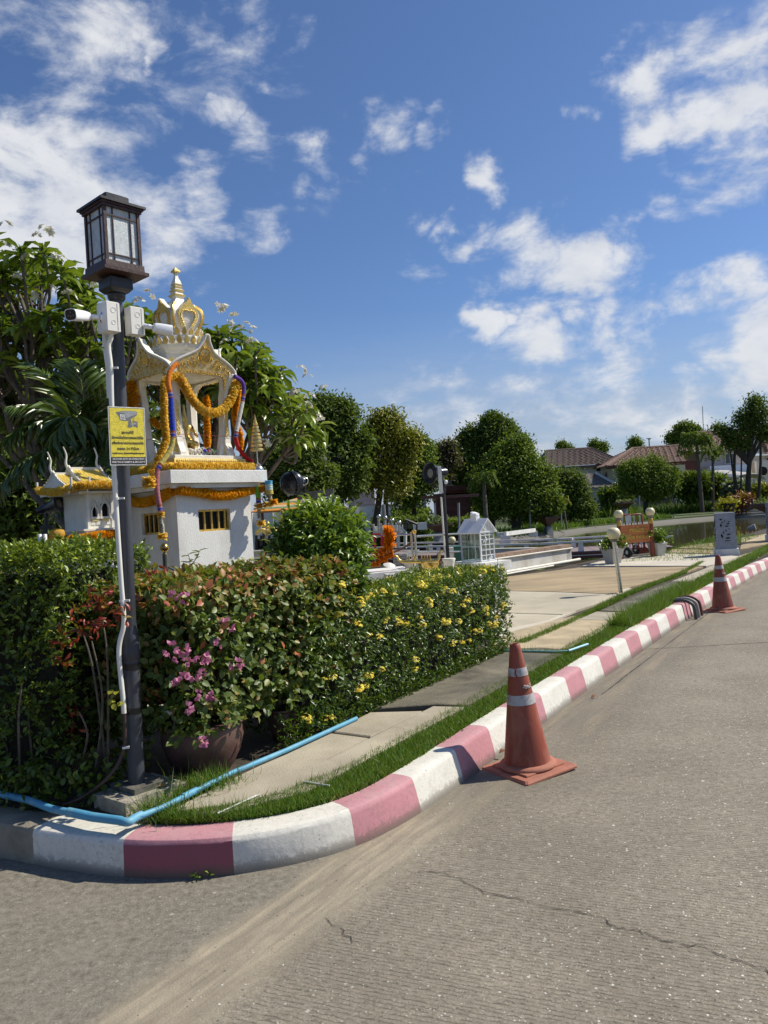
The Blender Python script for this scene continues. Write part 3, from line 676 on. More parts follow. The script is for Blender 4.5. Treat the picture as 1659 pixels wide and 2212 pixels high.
# -- grass strips (stuff)
def grass(name,polyfun,n,h,seed,hv=.5,wmul=1):
 r=np.random.RandomState(seed);P=np.array([polyfun(r)for _ in range(n)])
 A=np.stack([r.normal(0,.38,n),r.normal(0,.38,n),np.ones(n)],1);Nn=rsph(n)*[1,1,.1]
 L=h*(1-hv/2+hv*r.rand(n))*np.where(r.rand(n)<.03,1.9,1)
 W=(.0026+.0012*P[:,1]**.9*.5)*wmul
 me=leaf_mesh(name,P,A,Nn,L,W,T_BLADE,np.clip(r.normal(.5,.25,n),0,1))
 return obj(name,me,GRASS_M,kind='stuff')
def kin(s):
 p,d=at_len(s);return p+Vector((-d.y,d.x))*.175,Vector((-d.y,d.x))
s_a,s_b=len_near((-1.15,3.4)),len_near(K(-.08,12)[:2])
def strip1(r):
 s=s_a+(s_b-s_a)*r.rand()**1.5;p,inn=kin(s)
 w=.08+.19*min(1,max(0,(s-s_a-.1)/.9));w=w if s<s_a+3 else.29
 q_=p+inn*(w*r.rand());return(q_.x,q_.y,.17)
grass('grass_strip',strip1,62000,.043,3)
def strip1b(r):
 l=3.6+2.6*r.rand()**.8 if r.rand()<.5 else 5.5+3.3*r.rand();p=K(-.30-.25*r.rand(),l);return(p.x,p.y,.17)
def strip_tuft(r):
 l=4.9+3.6*r.rand();p=K(-.24-.26*r.rand(),l);return(p.x,p.y,.17)
grass('long_grass',strip_tuft,9000,.13,4,1.0)
def strip2(r):
 l=3.7+9.5*r.rand()**1.2;p=K(-1.0-.10*r.rand()-.05*math.sin(l),l);return(p.x,p.y,.17)
grass('grass_joint',strip2,14000,.05,5)
def strip3(r):
 f=r.rand();a,b_=gg(c3,30,748),gg(c3,480,765);p=a.lerp(b_,f)+Vector((0,-.10*r.rand(),0));return(p.x,p.y,.17)
grass('grass_gap',strip3,4500,.045,6)
def strip4(r):
 l=9.5+14*r.rand();s=-.22-.3*r.rand()if r.rand()<.7 or l<13.5 else-1.3-1.5*r.rand();p=K(s+.02*(l-9)*.6,l);return(p.x,p.y,.18)
grass('verge_grass',strip4,16000,.07,7)
def tuft(r):
 c=[g(405,1712),g(470,1690),g(345,1748),g(430,1700)][r.randint(4)];return(c.x+r.normal(0,.07),c.y+r.normal(0,.05),.17)
grass('grass_tuft',tuft,1500,.085,8,1.2)
def far_b(r):
 i=r.randint(3);a,b_=[((3,39.2),(9,44.7)),((9,44.7),(13.3,51.2)),((13.3,51.2),(21.8,57.8))][i]
 f=r.rand();o_=r.rand()*2.2;return(a[0]+(b_[0]-a[0])*f-o_*.6,a[1]+(b_[1]-a[1])*f+o_,-.03)
grass('bank_ground_cover',far_b,9000,.34,9,.8,3)
def far_f(r):return(13+30*r.rand(),72+3.4*r.rand(),-.03)
grass('rough_grass',far_f,6000,.8,10,1.2,3)
# loose grit on the road
r=np.random.RandomState(12);n=5200
PP=np.stack([r.uniform(-1.6,4.2,n),r.uniform(1.5,8.5,n),np.full(n,.001)],1)
sv=(PP[:,0]-KO.x)*KN.x+(PP[:,1]-KO.y)*KN.y;PP=PP[sv>.05];n=len(PP)
T_ST=(np.array([[-.5,0,0],[.5,0,0],[.35,1,0],[-.4,.9,0],[0,.5,.45]]),[[0,1,4],[1,2,4],[2,3,4],[3,0,4]])
me=leaf_mesh('grit',PP,rsph(n)*[1,1,0.01],np.tile([0,0,1.],(n,1)),r.uniform(.003,.009,n),r.uniform(.003,.008,n),T_ST)
obj('road_grit',me,petalmat('pale grit',[(0,(.10,.09,.08)),(.3,(.34,.31,.26)),(1,(.62,.60,.55))],0),kind='stuff')

# ================================================================== OBJECTS
def V(*a):return Vector(a)
TH=R_(48);EX=V(math.cos(TH),math.sin(TH),0);EY=V(-math.sin(TH),math.cos(TH),0);UZ=V(0,0,1)
def wall(b,o,ex,W,H,holes,depth=.06,n=None):
 """wall face with recessed openings; o = lower left corner, holes = (x0,z0,x1,z1)"""
 o,ex=Vector(o),Vector(ex).normalized();n=n or ex.cross(UZ)
 xs=sorted({0,W}|{h[0]for h in holes}|{h[2]for h in holes});zs=sorted({0,H}|{h[1]for h in holes}|{h[3]for h in holes})
 P=lambda x,z,d=0:o+ex*x+UZ*z-n*d
 for i in range(len(xs)-1):
  for j in range(len(zs)-1):
   cx,cz=(xs[i]+xs[i+1])/2,(zs[j]+zs[j+1])/2
   if any(h[0]<cx<h[2]and h[1]<cz<h[3]for h in holes):continue
   b.add([P(xs[i],zs[j]),P(xs[i+1],zs[j]),P(xs[i+1],zs[j+1]),P(xs[i],zs[j+1])],[[0,1,2,3]])
 for x0,z0,x1,z1 in holes:
  a=[P(x0,z0),P(x1,z0),P(x1,z1),P(x0,z1)];c=[P(x0,z0,depth),P(x1,z0,depth),P(x1,z1,depth),P(x0,z1,depth)]
  b.add(a+c,[[0,1,5,4],[1,2,6,5],[2,3,7,6],[3,0,4,7]])
# ---------------------------------------------------------------- street lamp
LB=g(295,1690,.262);LT=q(251,640,LB.y+.02)
def on_pole(dy):
 f=(1690-dy)/(1690-640);return LB.lerp(LT,f)
lamp=thing('street_lamp','tall dark grey street lamp with a black and brown wooden lantern head','street lamp',LB)
b=MB();b.lathe(LB-V(0,0,.0),[(.0,0)],4)if 0 else None
ax=(LT-LB);ln=ax.length
b=MB();b.tube([on_pole(1400),LT],[.032,.030],20);b.build('pole',M_pole,lamp,smooth=40)
b=MB();b.tube([LB,on_pole(1415)],[.0415,.040],20);b.build('lower_sleeve',M_pole,lamp,smooth=40)
b=MB();pr=[]
for dy,r in[(1425,.041),(1421,.046),(1404,.047),(1398,.043),(1392,.044),(1382,.0415),(1376,.042),(1370,.036),(1352,.034)]:pr.append((on_pole(dy),r))
b.tube([p for p,r in pr],[r for p,r in pr],20);b.build('collar',M_pole,lamp,smooth=35)
for a_,c_ in((1433,1447),(1528,1541)):
 b=MB();b.tube([on_pole(c_),on_pole(a_)],[.0425,.0425],20);b.build('tape_band',mat('black tape',(.008,.008,.009),.35),lamp,smooth=40)
lc=on_pole(610);lc=V(lc.x,lc.y,lc.z)
Lz=lambda y:qq(cA,720,y,lc.y).z
zb,zt=Lz(985),Lz(300)
lan=MB()
W=.20
# body frame: posts, rails and glazing bars
neck=MB();neck.lathe(V(lc.x,lc.y,Lz(1420)),[(.036,0),(.044,.012),(.046,.03),(.040,.034)],20);neck.build('neck',M_black,lamp,smooth=40)
b=MB();b.box((lc.x,lc.y,Lz(1330)),(.085,.085,.02),TH,1.45);b.box((lc.x,lc.y,Lz(1330)+.0205),(.128,.128,.055),TH,1.02,bev=.006);b.build('lower_block',M_black,lamp)
b=MB();b.box((lc.x,lc.y,zb-.052),(.245,.245,.016),TH);b.box((lc.x,lc.y,zb-.0355),(.215,.215,.036),TH,.985);b.build('base_tray',M_wood_d,lamp)
for sx in(-1,1):
 for sy in(-1,1):
  b=MB();c=lc+EX*sx*(W/2-.008)+EY*sy*(W/2-.008);b.box((c.x,c.y,zb),(.016,.016,zt-zb),TH);b.build('corner_post',M_wood_d,lamp)
hgt=zt-zb
for ux,uy in((EX,EY),(-EX,-EY),(EY,-EX),(-EY,EX)):
 # face whose outward normal is -uy, running along ux
 o=lc-uy*(W/2-.004)-ux*(W/2-.016);fw=W-.032
 b=MB();b.frame(V(o.x,o.y,zb)+uy*.006,ux*fw,uy*.003,UZ*hgt);pn=b.build('pane',None or MATS.get('lamp glass')or mat('lamp glass',(.50,.56,.60),.35,var=.12,vs=30,dirt=(.30,.34,.36),ds=4,damt=.5,bump=.4,bs=300),lamp)
 b=MB()
 for f in(.19,.76):b.frame(V(o.x,o.y,zb)+ux*fw*f,ux*.006,uy*.006,UZ*hgt)
 for f in(.115,.84):b.frame(V(o.x,o.y,zb+hgt*f)-uy*.001,ux*fw,uy*.006,UZ*.006)
 b.build('glazing_bars',M_wood_d,lamp)
b=MB();b.box((lc.x,lc.y,zt),(.215,.215,.012),TH);b.box((lc.x,lc.y,zt+.0125),(.228,.228,.010),TH);b.build('roof_rail',M_wood_d,lamp)
b=MB();b.box((lc.x,lc.y,zt+.023),(.250,.250,.012),TH);b.box((lc.x,lc.y,zt+.0352),(.246,.246,.016),TH,.62)
b.build('lantern_roof',M_black,lamp)
b=MB();b.box((lc.x,lc.y,zt+.0514),(.142,.142,.008),TH);b.box((lc.x,lc.y,zt+.0596),(.132,.132,.028),TH,.96,bev=.004);b.box((lc.x,lc.y,zt+.0878),(.085,.085,.010),TH);b.build('roof_cap',M_black,lamp)

# footing and base plate
ft=thing('lamp_footing','weathered square concrete block under the street lamp pole','footing',LB-V(0,0,.1))
P4=[g(196,1733,.235),g(268,1752,.235),g(404,1690,.235),g(330,1655,.235)]
P4=[gg(c1,555,1548,.235),gg(c1,745,1605,.235),gg(c1,1110,1478,.235),gg(c1,905,1420,.235)]
b=MB();P5=[P4[0],P4[0].lerp(P4[1],.4)+V(.01,-.006,0),P4[1],P4[1].lerp(P4[2],.5)+V(-.008,.01,0),P4[2],P4[3]]
b.slab([(p.x,p.y)for p in P5],.12,.235);b.build('concrete_block',mat('rough footing concrete',(.33,.30,.24),.9,var=.25,vs=14,dirt=(.12,.11,.08),ds=6,damt=.8,bump=1.2,bs=50),ft)
b=MB();P6=[gg(c1,655,1500,.25),gg(c1,800,1540,.25),gg(c1,985,1478,.25),gg(c1,870,1432,.25)]
b.slab([(p.x,p.y)for p in P6],.2351,.262);b.build('steel_plate',mat('dusty plate',(.10,.095,.08),.8,var=.3,vs=20,dirt=(.25,.22,.17),ds=14,damt=.6),ft)

# ---------------------------------------------------------------- CCTV boxes and cameras
def jbox(name,label,near,w,h,d):
 """near = top near vertical edge; faces run along EX and EY"""
 t_=thing(name,label,'junction box',near)
 c=near+EX*w/2+EY*d/2
 b=MB();b.box((c.x,c.y,near.z-h),(w,d,h),TH,1,bev=.004);b.build('box_body',M_plastic,t_,smooth=30)
 for f in(.78,):
  b=MB();b.frame(near+EX*w*f-EY*.0012-UZ*(h-.006),EX*.0025,EY*.001,UZ*(h-.012));b.build('lid_seam',flat('grey seam',(.35,.34,.31)),t_)
 for(fx,fz,r)in((.52,.72,.013),(.5,.3,.010)):
  b=MB();ce=near+EX*w*fx-EY*.0016-UZ*h*(1-fz)
  b.tube([ce+EX*r*math.cos(a)+UZ*r*math.sin(a)for a in[i*math.pi/8 for i in range(17)]],.0008,5);b.build('knockout_ring',M_plastic,t_)
 return t_
def bullet(name,label,base,tip,mount,parentbox=None):
 """camera from rear point base to front point tip; mount on the box"""
 t_=thing(name,label,'camera',base);d=(tip-base).normalized();L=(tip-base).length
 sd_=d.cross(UZ).normalized();u_=sd_.cross(d)
 def ring(p,w,h,n=16):
  out=[]
  for i in range(n):
   a=2*math.pi*(i+.5)/n;ca,sa=math.cos(a),math.sin(a);e=.6
   out.append(p+sd_*(w*math.copysign(abs(ca)**e,ca))+u_*(h*math.copysign(abs(sa)**e,sa)))
  return out
 b=MB();rings=[ring(base,.014,.014),ring(base+d*.006,.022,.022),ring(base+d*L*.35,.026,.026),ring(tip-d*.004,.029,.028)]
 n=16;vs=sum(rings,[]);fs=[[r*n+i,r*n+(i+1)%n,(r+1)*n+(i+1)%n,(r+1)*n+i]for r in range(3)for i in range(n)]+[list(range(n))]
 vs+=ring(tip+d*.004,.029,.028);fs+=[[3*n+i,3*n+(i+1)%n,4*n+(i+1)%n,4*n+i]for i in range(n)]
 vs+=ring(tip+d*.004,.026,.025);fs+=[[4*n+i,4*n+(i+1)%n,5*n+(i+1)%n,5*n+i]for i in range(n)]
 b.add(vs,fs);b.build('camera_body',M_cam,t_,smooth=35)
 b=MB();rr=ring(tip+d*.001,.026,.025);b.add(rr,[list(range(n))]);b.build('camera_face',mat('black camera face',(.006,.006,.007),.12),t_)
 for(a_,c_)in((0,.012),(-.012,-.004),(.012,-.004),(0,-.006)):
  b=MB();ce=tip+d*.0022+sd_*a_+u_*c_;b.lathe(ce,[(.0045,0),(.0035,.0012)],10,axis=d);b.build('lens',flat('lens grey',(.12,.12,.14),.2),t_,smooth=60)
 b=MB();b.tube([mount,mount.lerp(base,.4),base],[.013,.012,.010],12);b.ball(mount.lerp(base,.55),.014);b.build('bracket',M_cam,t_,smooth=50)
 return t_
n1_=qq(cA,715,1400,LB.y-.135)
w1=.085
jb1=jbox('junction_box','white junction box on the left side of the lamp post under the lantern',n1_,.075,.147,.095)
n2_=qq(cA,1030,1470,LB.y-.02)
jb2=jbox('junction_box','white junction box on the right side of the lamp post under the lantern',n2_,.080,.142,.06)
mnt1=n1_+EY*.05-UZ*.075
b=MB();b.lathe(mnt1+EX*.001,[(.030,0),(.026,.008),(.014,.012)],14,axis=-EX);b.build('mounting_cup',M_cam,jb1,smooth=40)
for a in(0.6,2.4,4.4):
 b=MB();b.lathe(mnt1+EY*.021*math.cos(a)+UZ*.021*math.sin(a)-EX*.008,[(.006,0),(.004,.0025)],8,axis=-EX);b.build('rusty_screw',flat('rust',(.16,.045,.012)),jb1)
cb1=qq(cA,480,1615,mnt1.y-.02);ct1=qq(cA,262,1590,mnt1.y-.19)
bullet('cctv_camera','white bullet camera with a black face pointing left',cb1,ct1,mnt1-EX*.01)
mnt2=qq(cA,1218,1735,n2_.y+.05)
cb2=qq(cA,1335,1755,n2_.y+.05);ct2=qq(cA,1560,1800,n2_.y+.10)
bullet('cctv_camera','white bullet camera pointing right and away over the shrine',cb2,ct2,mnt2)
# conduits and cables
def tubething(name,label,cat,pts,r,m,n=10,group=None):
 b=MB();b.tube(pts,r,n);o=b.build(name,m,origin=Vector(pts[0]),smooth=50);return tag(o,label,cat,group)
def spline(pts,n=6):
 pts=[Vector(p)for p in pts];out=[]
 for i in range(len(pts)-1):
  p0=pts[max(i-1,0)];p1=pts[i];p2=pts[i+1];p3=pts[min(i+2,len(pts)-1)]
  for k in range(n):
   t=k/n;out.append(.5*((2*p1)+(p2-p0)*t+(2*p0-5*p1+4*p2-p3)*t*t+(3*p1-p0-3*p2+p3)*t**3))
 out.append(pts[-1]);return out
yc=LB.y-.05
pc=thing('conduit_pipe','white conduit pipe running down the left of the lamp post','pipe',qq(cA,785,1800,yc))
pts=[qq(cA,785,1790,yc),qq(cA,783,1900,yc),qq(cA,752,2000,yc),q(239,795,yc),q(241,870,yc),q(246,1010,yc),q(253,1130,yc),q(261,1250,yc),q(265,1300,yc),qq(c1,735,540,yc),qq(c1,712,640,yc),qq(c1,706,720,yc),qq(c1,718,860,yc),qq(c1,732,1000,yc),qq(c1,736,1068,yc)]
b=MB();b.tube(spline(pts,5),.0122,12);b.build('pipe',M_plastic,pc,smooth=50)
for p in(q(238.5,795,yc),q(252,1077,yc),q(263.5,1298,yc)):
 b=MB();b.tube([p-UZ*.006,p+UZ*.006],.0142,12);b.frame(p+V(.008,-.004,-.005),V(.03,0,0),V(0,.012,0),V(0,0,.010));b.build('pipe_clip',M_plastic,pc)
tubething('conduit_pipe','short second white pipe behind the first one just under the left junction box','pipe',[qq(cA,700,1810,yc+.04),qq(cA,705,1990,yc+.04),q(232.5,790,yc+.04),q(236,860,yc+.04)],.0115,M_plastic)
tubething('brown_cable_duct','dark brown flexible duct bending from the white pipe down into the soil','cable',spline([qq(c1,737,1066,yc),qq(c1,742,1180,yc),qq(c1,738,1265,yc),qq(c1,700,1370,yc-.02),qq(c1,620,1470,yc-.04),gg(c1,520,1548,.23),gg(c1,400,1605,.19),gg(c1,330,1600,.15)],5),.0088,mat('dark brown duct',(.05,.028,.022),.6))
tubething('black_cable','thin black cable looping under the left junction box','cable',spline([qq(cA,605,1730,yc-.07),qq(cA,590,1850,yc-.05),qq(cA,620,1970,yc-.02),qq(cA,700,2030,yc)],5),.0022,M_rubber,6)
tubething('black_cable','thin black cable looping under the right junction box','cable',spline([qq(cA,1045,1870,LB.y),qq(cA,990,1890,LB.y),qq(cA,1000,1970,LB.y),qq(cA,1070,2020,LB.y),qq(cA,1130,1900,LB.y)],5),.0022,M_rubber,6)
b=MB();p=qq(c1,745,1268,yc);b.frame(p-V(.012,.012,.008),V(.034,0,.002),V(0,.01,0),V(0,0,.011));b.build('cable_tie',M_plastic,lamp)

# ---------------------------------------------------------------- warning sign
sg=(R_(40));sx_=V(math.cos(sg),math.sin(sg),0);sn=sx_.cross(UZ)
TLs=q(.54861*424.4,.54861*1599.3,LB.y-.125)
sw_,sh_=.188,.2935
su=(UZ+V(.018,0,0)).normalized();so=TLs-su*sh_
sign=thing('warning_sign','yellow camera warning sign with Thai and English writing on the lamp post','sign',so)
M_yel=flat('sign yellow',(.80,.66,.035),.45);M_navy=flat('sign navy',(.018,.018,.04),.45);M_signw=flat('sign white',(.78,.78,.74),.45);M_ink=flat('sign ink',(.03,.03,.035),.5)
b=MB();b.frame(so,sx_*sw_,-sn*.003,su*sh_);b.build('sign_board',M_signw,sign)
def sp(a,c,d=.0006):return so+sx_*sw_*a+su*sh_*(1-c)+sn*d # a across, c down, both 0..1
def srect(a0,c0,a1,c1_,m,nm,d):
 b=MB();b.add([sp(a0,c1_,d),sp(a1,c1_,d),sp(a1,c0,d),sp(a0,c0,d)],[[0,1,2,3]]);return b.build(nm,m,sign,fix=False)
srect(.022,.016,.978,.985,M_ink,'black_border',.0005)
srect(.034,.024,.966,.86,M_yel,'yellow_field',.0009)
srect(.034,.862,.966,.978,M_navy,'navy_band',.0009)
def spoly(pts,m,nm,d=.0013):
 b=MB();b.add([sp(x/975.,(y-0)/1640.,d)for x,y in pts],[list(range(len(pts)))]);return b.build(nm,m,sign,fix=False)
# camera pictogram, in image pixels squared to the sign: x 0..975, y 0..1640
ph=lambda x,y:(x-185-(y-290)*.045,y-290-(x-180)*.06)
M_gr=flat('sign grey',(.16,.18,.20));M_gl=flat('sign light grey',(.34,.36,.38))
def pp(pts):return[ph(*p)for p in pts]
spoly(pp([(380,460),(600,430),(720,428),(900,440),(960,480),(965,530),(940,570),(720,710),(660,715),(500,690),(480,600)]),M_gr,'pictogram_body',.0012)
spoly(pp([(470,480),(600,490),(640,560),(660,640),(960,530),(950,480),(900,445),(720,432),(600,434)]),M_gl,'pictogram_top',.0015)
spoly(pp([(505,520),(630,540),(655,690),(515,665)]),M_signw,'pictogram_lens_plate',.0018)
def disc(cx,cy,r,m,nm,d):spoly([(lambda c_:(c_[0]+r*math.cos(a),c_[1]+r*math.sin(a)))(ph(cx,cy))for a in[i*math.pi/12 for i in range(24)]],m,nm,d)
disc(583,608,56,M_ink,'pictogram_ring',.0021);disc(583,608,44,M_signw,'pictogram_lens',.0024);disc(583,608,20,M_ink,'pictogram_pupil',.0027)
spoly(pp([(725,700),(800,670),(805,880),(725,885)]),M_gr,'pictogram_stem',.0015);spoly(pp([(712,840),(825,830),(828,885),(770,905),(715,885)]),M_gr,'pictogram_foot',.0019)
spoly(pp([(810,820),(900,760),(950,790),(830,870)]),M_gl,'pictogram_arm',.0018);spoly(pp([(855,715),(970,745),(985,915),(865,870)]),M_gr,'pictogram_plate',.0015)
spoly(pp([(880,620),(890,660),(830,740),(835,800),(825,800),(818,740),(872,665)]),M_gr,'pictogram_wire',.0018)
for body,yy,size,wf in(('สถานที่นี้',1050,.0185,.33),('มีการบันทึกภาพและวิดีโอ',1195,.017,.86),('เพื่อรักษาความปลอดภัย',1345,.017,.86),('ตลอด 24 ชั่วโมง',1505,.017,.60),('ภายใต้ พ.ร.บ. คุ้มครองข้อมูลส่วนบุคคล',1630,.0095,.87)):
 y_=(yy-290-35)/1640
 text_mesh('lettering',body,size,M_ink,sign,sp(.5,y_,0),sx_,su,.0014,bold=.0004,wfit=sw_*wf)
text_mesh('lettering','24 HOUR CCTV IN OPERATION',.0115,M_signw,sign,sp(.5,.895,0),sx_,su,.0014,bold=.0003,wfit=sw_*.86)
text_mesh('lettering','FOR YOUR SAFETY & SECURITY',.0115,M_signw,sign,sp(.5,.948,0),sx_,su,.0014,bold=.0003,wfit=sw_*.90)

# ---------------------------------------------------------------- traffic cones
def cone(loc,rz,lean,H=.74):
 t_=thing('traffic_cone','','traffic cone',(0,0,0),'orange traffic cones along the kerb')
 b=MB();b.box((0,0,.0),(.41,.41,.022),0,1,bev=.012);b.box((0,0,.0225),(.30,.30,.010),0,.92,bev=.004);b.build('base_plate',M_orangeb,t_)
 b=MB();b.lathe((0,0,.030),[(.168,0),(.168,.008),(.158,.018),(.140,.024)],32);b.build('base_ring',M_orangeb,t_,smooth=50)
 R0,R1=.137,.030;rr=lambda z:R0+(R1-R0)*(z-.045)/(H-.045)
 zs=[.045]+[.045+(H-.045)*k/24 for k in range(1,25)]
 b=MB();b.lathe((0,0,0),[(rr(z),z)for z in zs]+[(R1-.004,H+.004),(R1-.012,H+.002),(R1-.013,H-.03)],36);b.build('cone_body',M_orange,t_,smooth=40)
 for z0,z1 in((.395,.452),(.560,.606)):
  b=MB();b.lathe((0,0,0),[(rr(z0)+.0022,z0),(rr(z1)+.0022,z1)],36);b.build('reflective_band',M_refl,t_,smooth=40)
 b=MB()
 for k in range(9): # faded painted scribble between the bands
  a=R_(-112+k*5.5);z=.497+.007*math.sin(k*2.1);r0=rr(z)+.002
  b.ball((r0*math.cos(a),r0*math.sin(a),z),.0085,(1,1,.45+.5*(k%2)),8,5)
 b.build('faded_lettering',flat('faded white print',(.46,.38,.36)),t_)
 t_.rotation_euler=(0,lean,rz);t_.location=loc
 return t_
cn=cone(V(.757,4.545,0),R_(57),0)
cn.rotation_euler=(0,R_(-3.6),0);cn.rotation_euler=(Matrix.Rotation(R_(-2.6),3,'Y')@Matrix.Rotation(R_(57-24),3,'Z')).to_euler()
cn['label']='large orange traffic cone in the foreground with a paint drip on its upper band'
drip=MB();zd=.59
for k in range(5):
 a=R_(-145+3*math.sin(k*2));z=.607-k*.011;r0=.137+(.030-.137)*(z-.045)/(.74-.045)+.0035
 drip.ball((r0*math.cos(a),r0*math.sin(a),z),.005,(1,1,1.6),7,5)
dr=drip.build('paint_drip',flat('red drip',(.30,.03,.015)),cn)
cn2=copytree(cn,V(4.43,10.25,.0),0,'smaller looking orange traffic cone further along beside the pipes over the kerb')
cn2.rotation_euler=(Matrix.Rotation(R_(-2.2),3,'Y')@Matrix.Rotation(R_(57-30),3,'Z')).to_euler()
for ch in list(cn2.children):
 if ch.name.startswith('paint_drip'):bpy.data.objects.remove(ch)

# hoses over the kerb beside the far cone
for(x,lab,m,pts_)in((0,'black pipe bent over the kerb, nearest of the three',mat('dark grey hose',(.05,.052,.06),.5),[(180,915),(300,905),(345,960),(400,1080),(440,1205)]),
                         (1,'grey and black pipe bent over the kerb, middle of the three',mat('grey hose',(.30,.29,.25),.6),[(370,905),(440,925),(480,1000),(495,1090),(505,1180)]),
                         (2,'dark red pipe bent over the kerb, furthest of the three',mat('dark red hose',(.10,.025,.022),.5),[(450,905),(540,900),(590,950),(590,1040),(570,1110)])):
 cK2=cr(2650,2150,4.436);base=cK2(*pts_[-1])
 e=g(*base,0.0);Yh=e.y;out=[]
 pk=K(-.10,6.78+x*.17,.2);
 off=V(0,0,0);inn=-KN
 foot=V(pk.x,pk.y,0)+V(KN.x,KN.y,0)*.13
 out=[V(foot.x,foot.y,.0),V(foot.x,foot.y,.10)-V(KN.x,KN.y,0)*.01,V(foot.x,foot.y,.19)-V(KN.x,KN.y,0)*.035,V(pk.x,pk.y,.235),V(pk.x,pk.y,.232)-V(KN.x,KN.y,0)*.10,V(pk.x,pk.y,.21)-V(KN.x,KN.y,0)*.22]
 tubething('drain_hose',lab,'hose',spline(out,6),.024-.003*(x==0),m,12,'pipes bent over the kerb by the far cone')

# blue pipes
def pj(pts):return[g(*p,.225)for p in pts]
bp=thing('blue_pipe','long sky blue water pipe along the inner edge of the footpath','pipe',g(280,1772,.225))
b=MB();b.tube([g(285,1770,.225),g(350,1745,.225),g(500,1670,.222),g(620,1620,.22),g(770,1552,.215)],[.0165,.0138,.0138,.0138,.0138],14);b.build('pipe',M_blue,bp,smooth=50)
for p,p2 in((g(395,1722,.225),g(425,1707,.225)),):
 b=MB();b.tube([p,p2],.0170,14);b.build('pipe_joint',M_blue,bp,smooth=50)
bq=thing('blue_pipe','thicker blue pipe with a sleeve lying behind the kerb at the corner','pipe',g(190,1762,.225))
b=MB();b.tube([g(-20,1712,.222),g(60,1728,.222),g(110,1747,.222),g(150,1755,.224)],.0175,14);b.build('pipe',M_blue,bq,smooth=50)
b=MB();b.tube([g(148,1754,.226),g(200,1765,.228),g(262,1773,.228)],[.0215,.021,.020],14);b.build('pipe_sleeve',M_blue,bq,smooth=50)
b=MB();b.tube(spline([g(255,1772,.227),g(276,1776,.227),g(290,1768,.227),g(306,1760,.227)],5),.0195,14);b.build('elbow',M_blue,bq,smooth=50)
tubething('thin_blue_pipe','thin blue pipe lying in the grass gap behind the near cone','pipe',[gg(c3,40,752,.215),gg(c3,250,758,.215),gg(c3,430,762,.215),gg(c3,500,757,.215)],.008,mat('faded blue',(.16,.38,.40),.6))
tubething('thin_blue_pipe','light blue broken pipe piece with an end sticking up from the grass by the court','pipe',[gg(c3,500,757,.22),gg(c3,612,718,.235)],.011,mat('pale blue',(.35,.62,.72),.5))
tubething('white_stick','thin white plastic stick lying on the footpath joint nearest the kerb','stick',[g(470,1757,.206),g(560,1716,.206)],.004,M_signw,6)
tubething('white_stick','short pale stick lying on the footpath beside the grass','stick',[g(656,1688,.206),g(712,1697,.206)],.005,M_signw,6)

# ---------------------------------------------------------------- main shrine
YN=6.5
C0=qq(cC,510,1000,YN) # near corner of the ledge
WL=1.05;WP=.806;WH=.735
ctr=C0+(EX+EY)*WL/2;CX,CY=ctr.x,ctr.y;YC=CY
zl=lambda y:qq(cC,510,y,YN).z
z_lt,z_lb,z_l2=zl(935),zl(1075),zl(1128)
shrine=thing('shrine','tall white and gold Thai shrine on a square white pedestal','shrine',V(CX,CY,.2))
def hole_face(b,half,z0,H,holes,k,depth=.06):
 n=[-EY,EX,EY,-EX][k];ex=[EX,EY,-EX,-EY][k]
 wall(b,V(CX,CY,z0)+n*half-ex*half,ex,half*2,H,holes,depth,n)
ped=MB();zp0=.2;Hp=z_l2-zp0-.002
# window openings: heights read from image pixels on the right-hand face
pc0=V(CX,CY,0)-EX*WP/2-EY*WP/2
Yw=pc0.y+.22
wz1=qq(cC,1000,1348,Yw).z-zp0;wz0=qq(cC,1000,1578,Yw).z-zp0
hx0,hx1=WP*.27,WP*.70
for k in range(4):hole_face(ped,WP/2,zp0,Hp,[(hx0,wz0,hx1,wz1)],k)
ped.build('pedestal',M_white,shrine,fix=False)
for k in(0,3,1,2):
 n=[-EY,EX,EY,-EX][k];ex=[EX,EY,-EX,-EY][k];o=V(CX,CY,zp0)+n*(WP/2-.052)-ex*WP/2
 b=MB();hw=hx1-hx0;hh=wz1-wz0
 b.frame(o+ex*hx0+UZ*wz0,ex*hw,-n*.004,UZ*hh);b.build('window_back',M_dark,shrine)
 b=MB()
 for z in(wz0,wz1-.018):b.frame(o+ex*hx0+UZ*z+n*.001,ex*hw,n*.022,UZ*.018)
 for x in(hx0,hx1-.016):b.frame(o+ex*x+UZ*(wz0+.018)+n*.001,ex*.016,n*.022,UZ*(hh-.036))
 w_=b.build('window_frame',M_gold,shrine)
 for f in(.24,.46,.68,.88)[:4]:
  b=MB();b.frame(o+ex*(hx0+hw*(f-.02))+UZ*(wz0+.018)+n*.003,ex*.016,n*.02,UZ*(hh-.036));b.build('window_bar',M_gold,w_)
b=MB();b.box((CX,CY,z_lb),(WL,WL,z_lt-z_lb),TH,1,bev=.004);b.build('ledge',M_white,shrine)
b=MB();b.box((CX,CY,z_l2),(WL-.10,WL-.10,z_lb-z_l2-.002),TH,1.0);b.build('ledge_moulding',M_white,shrine)
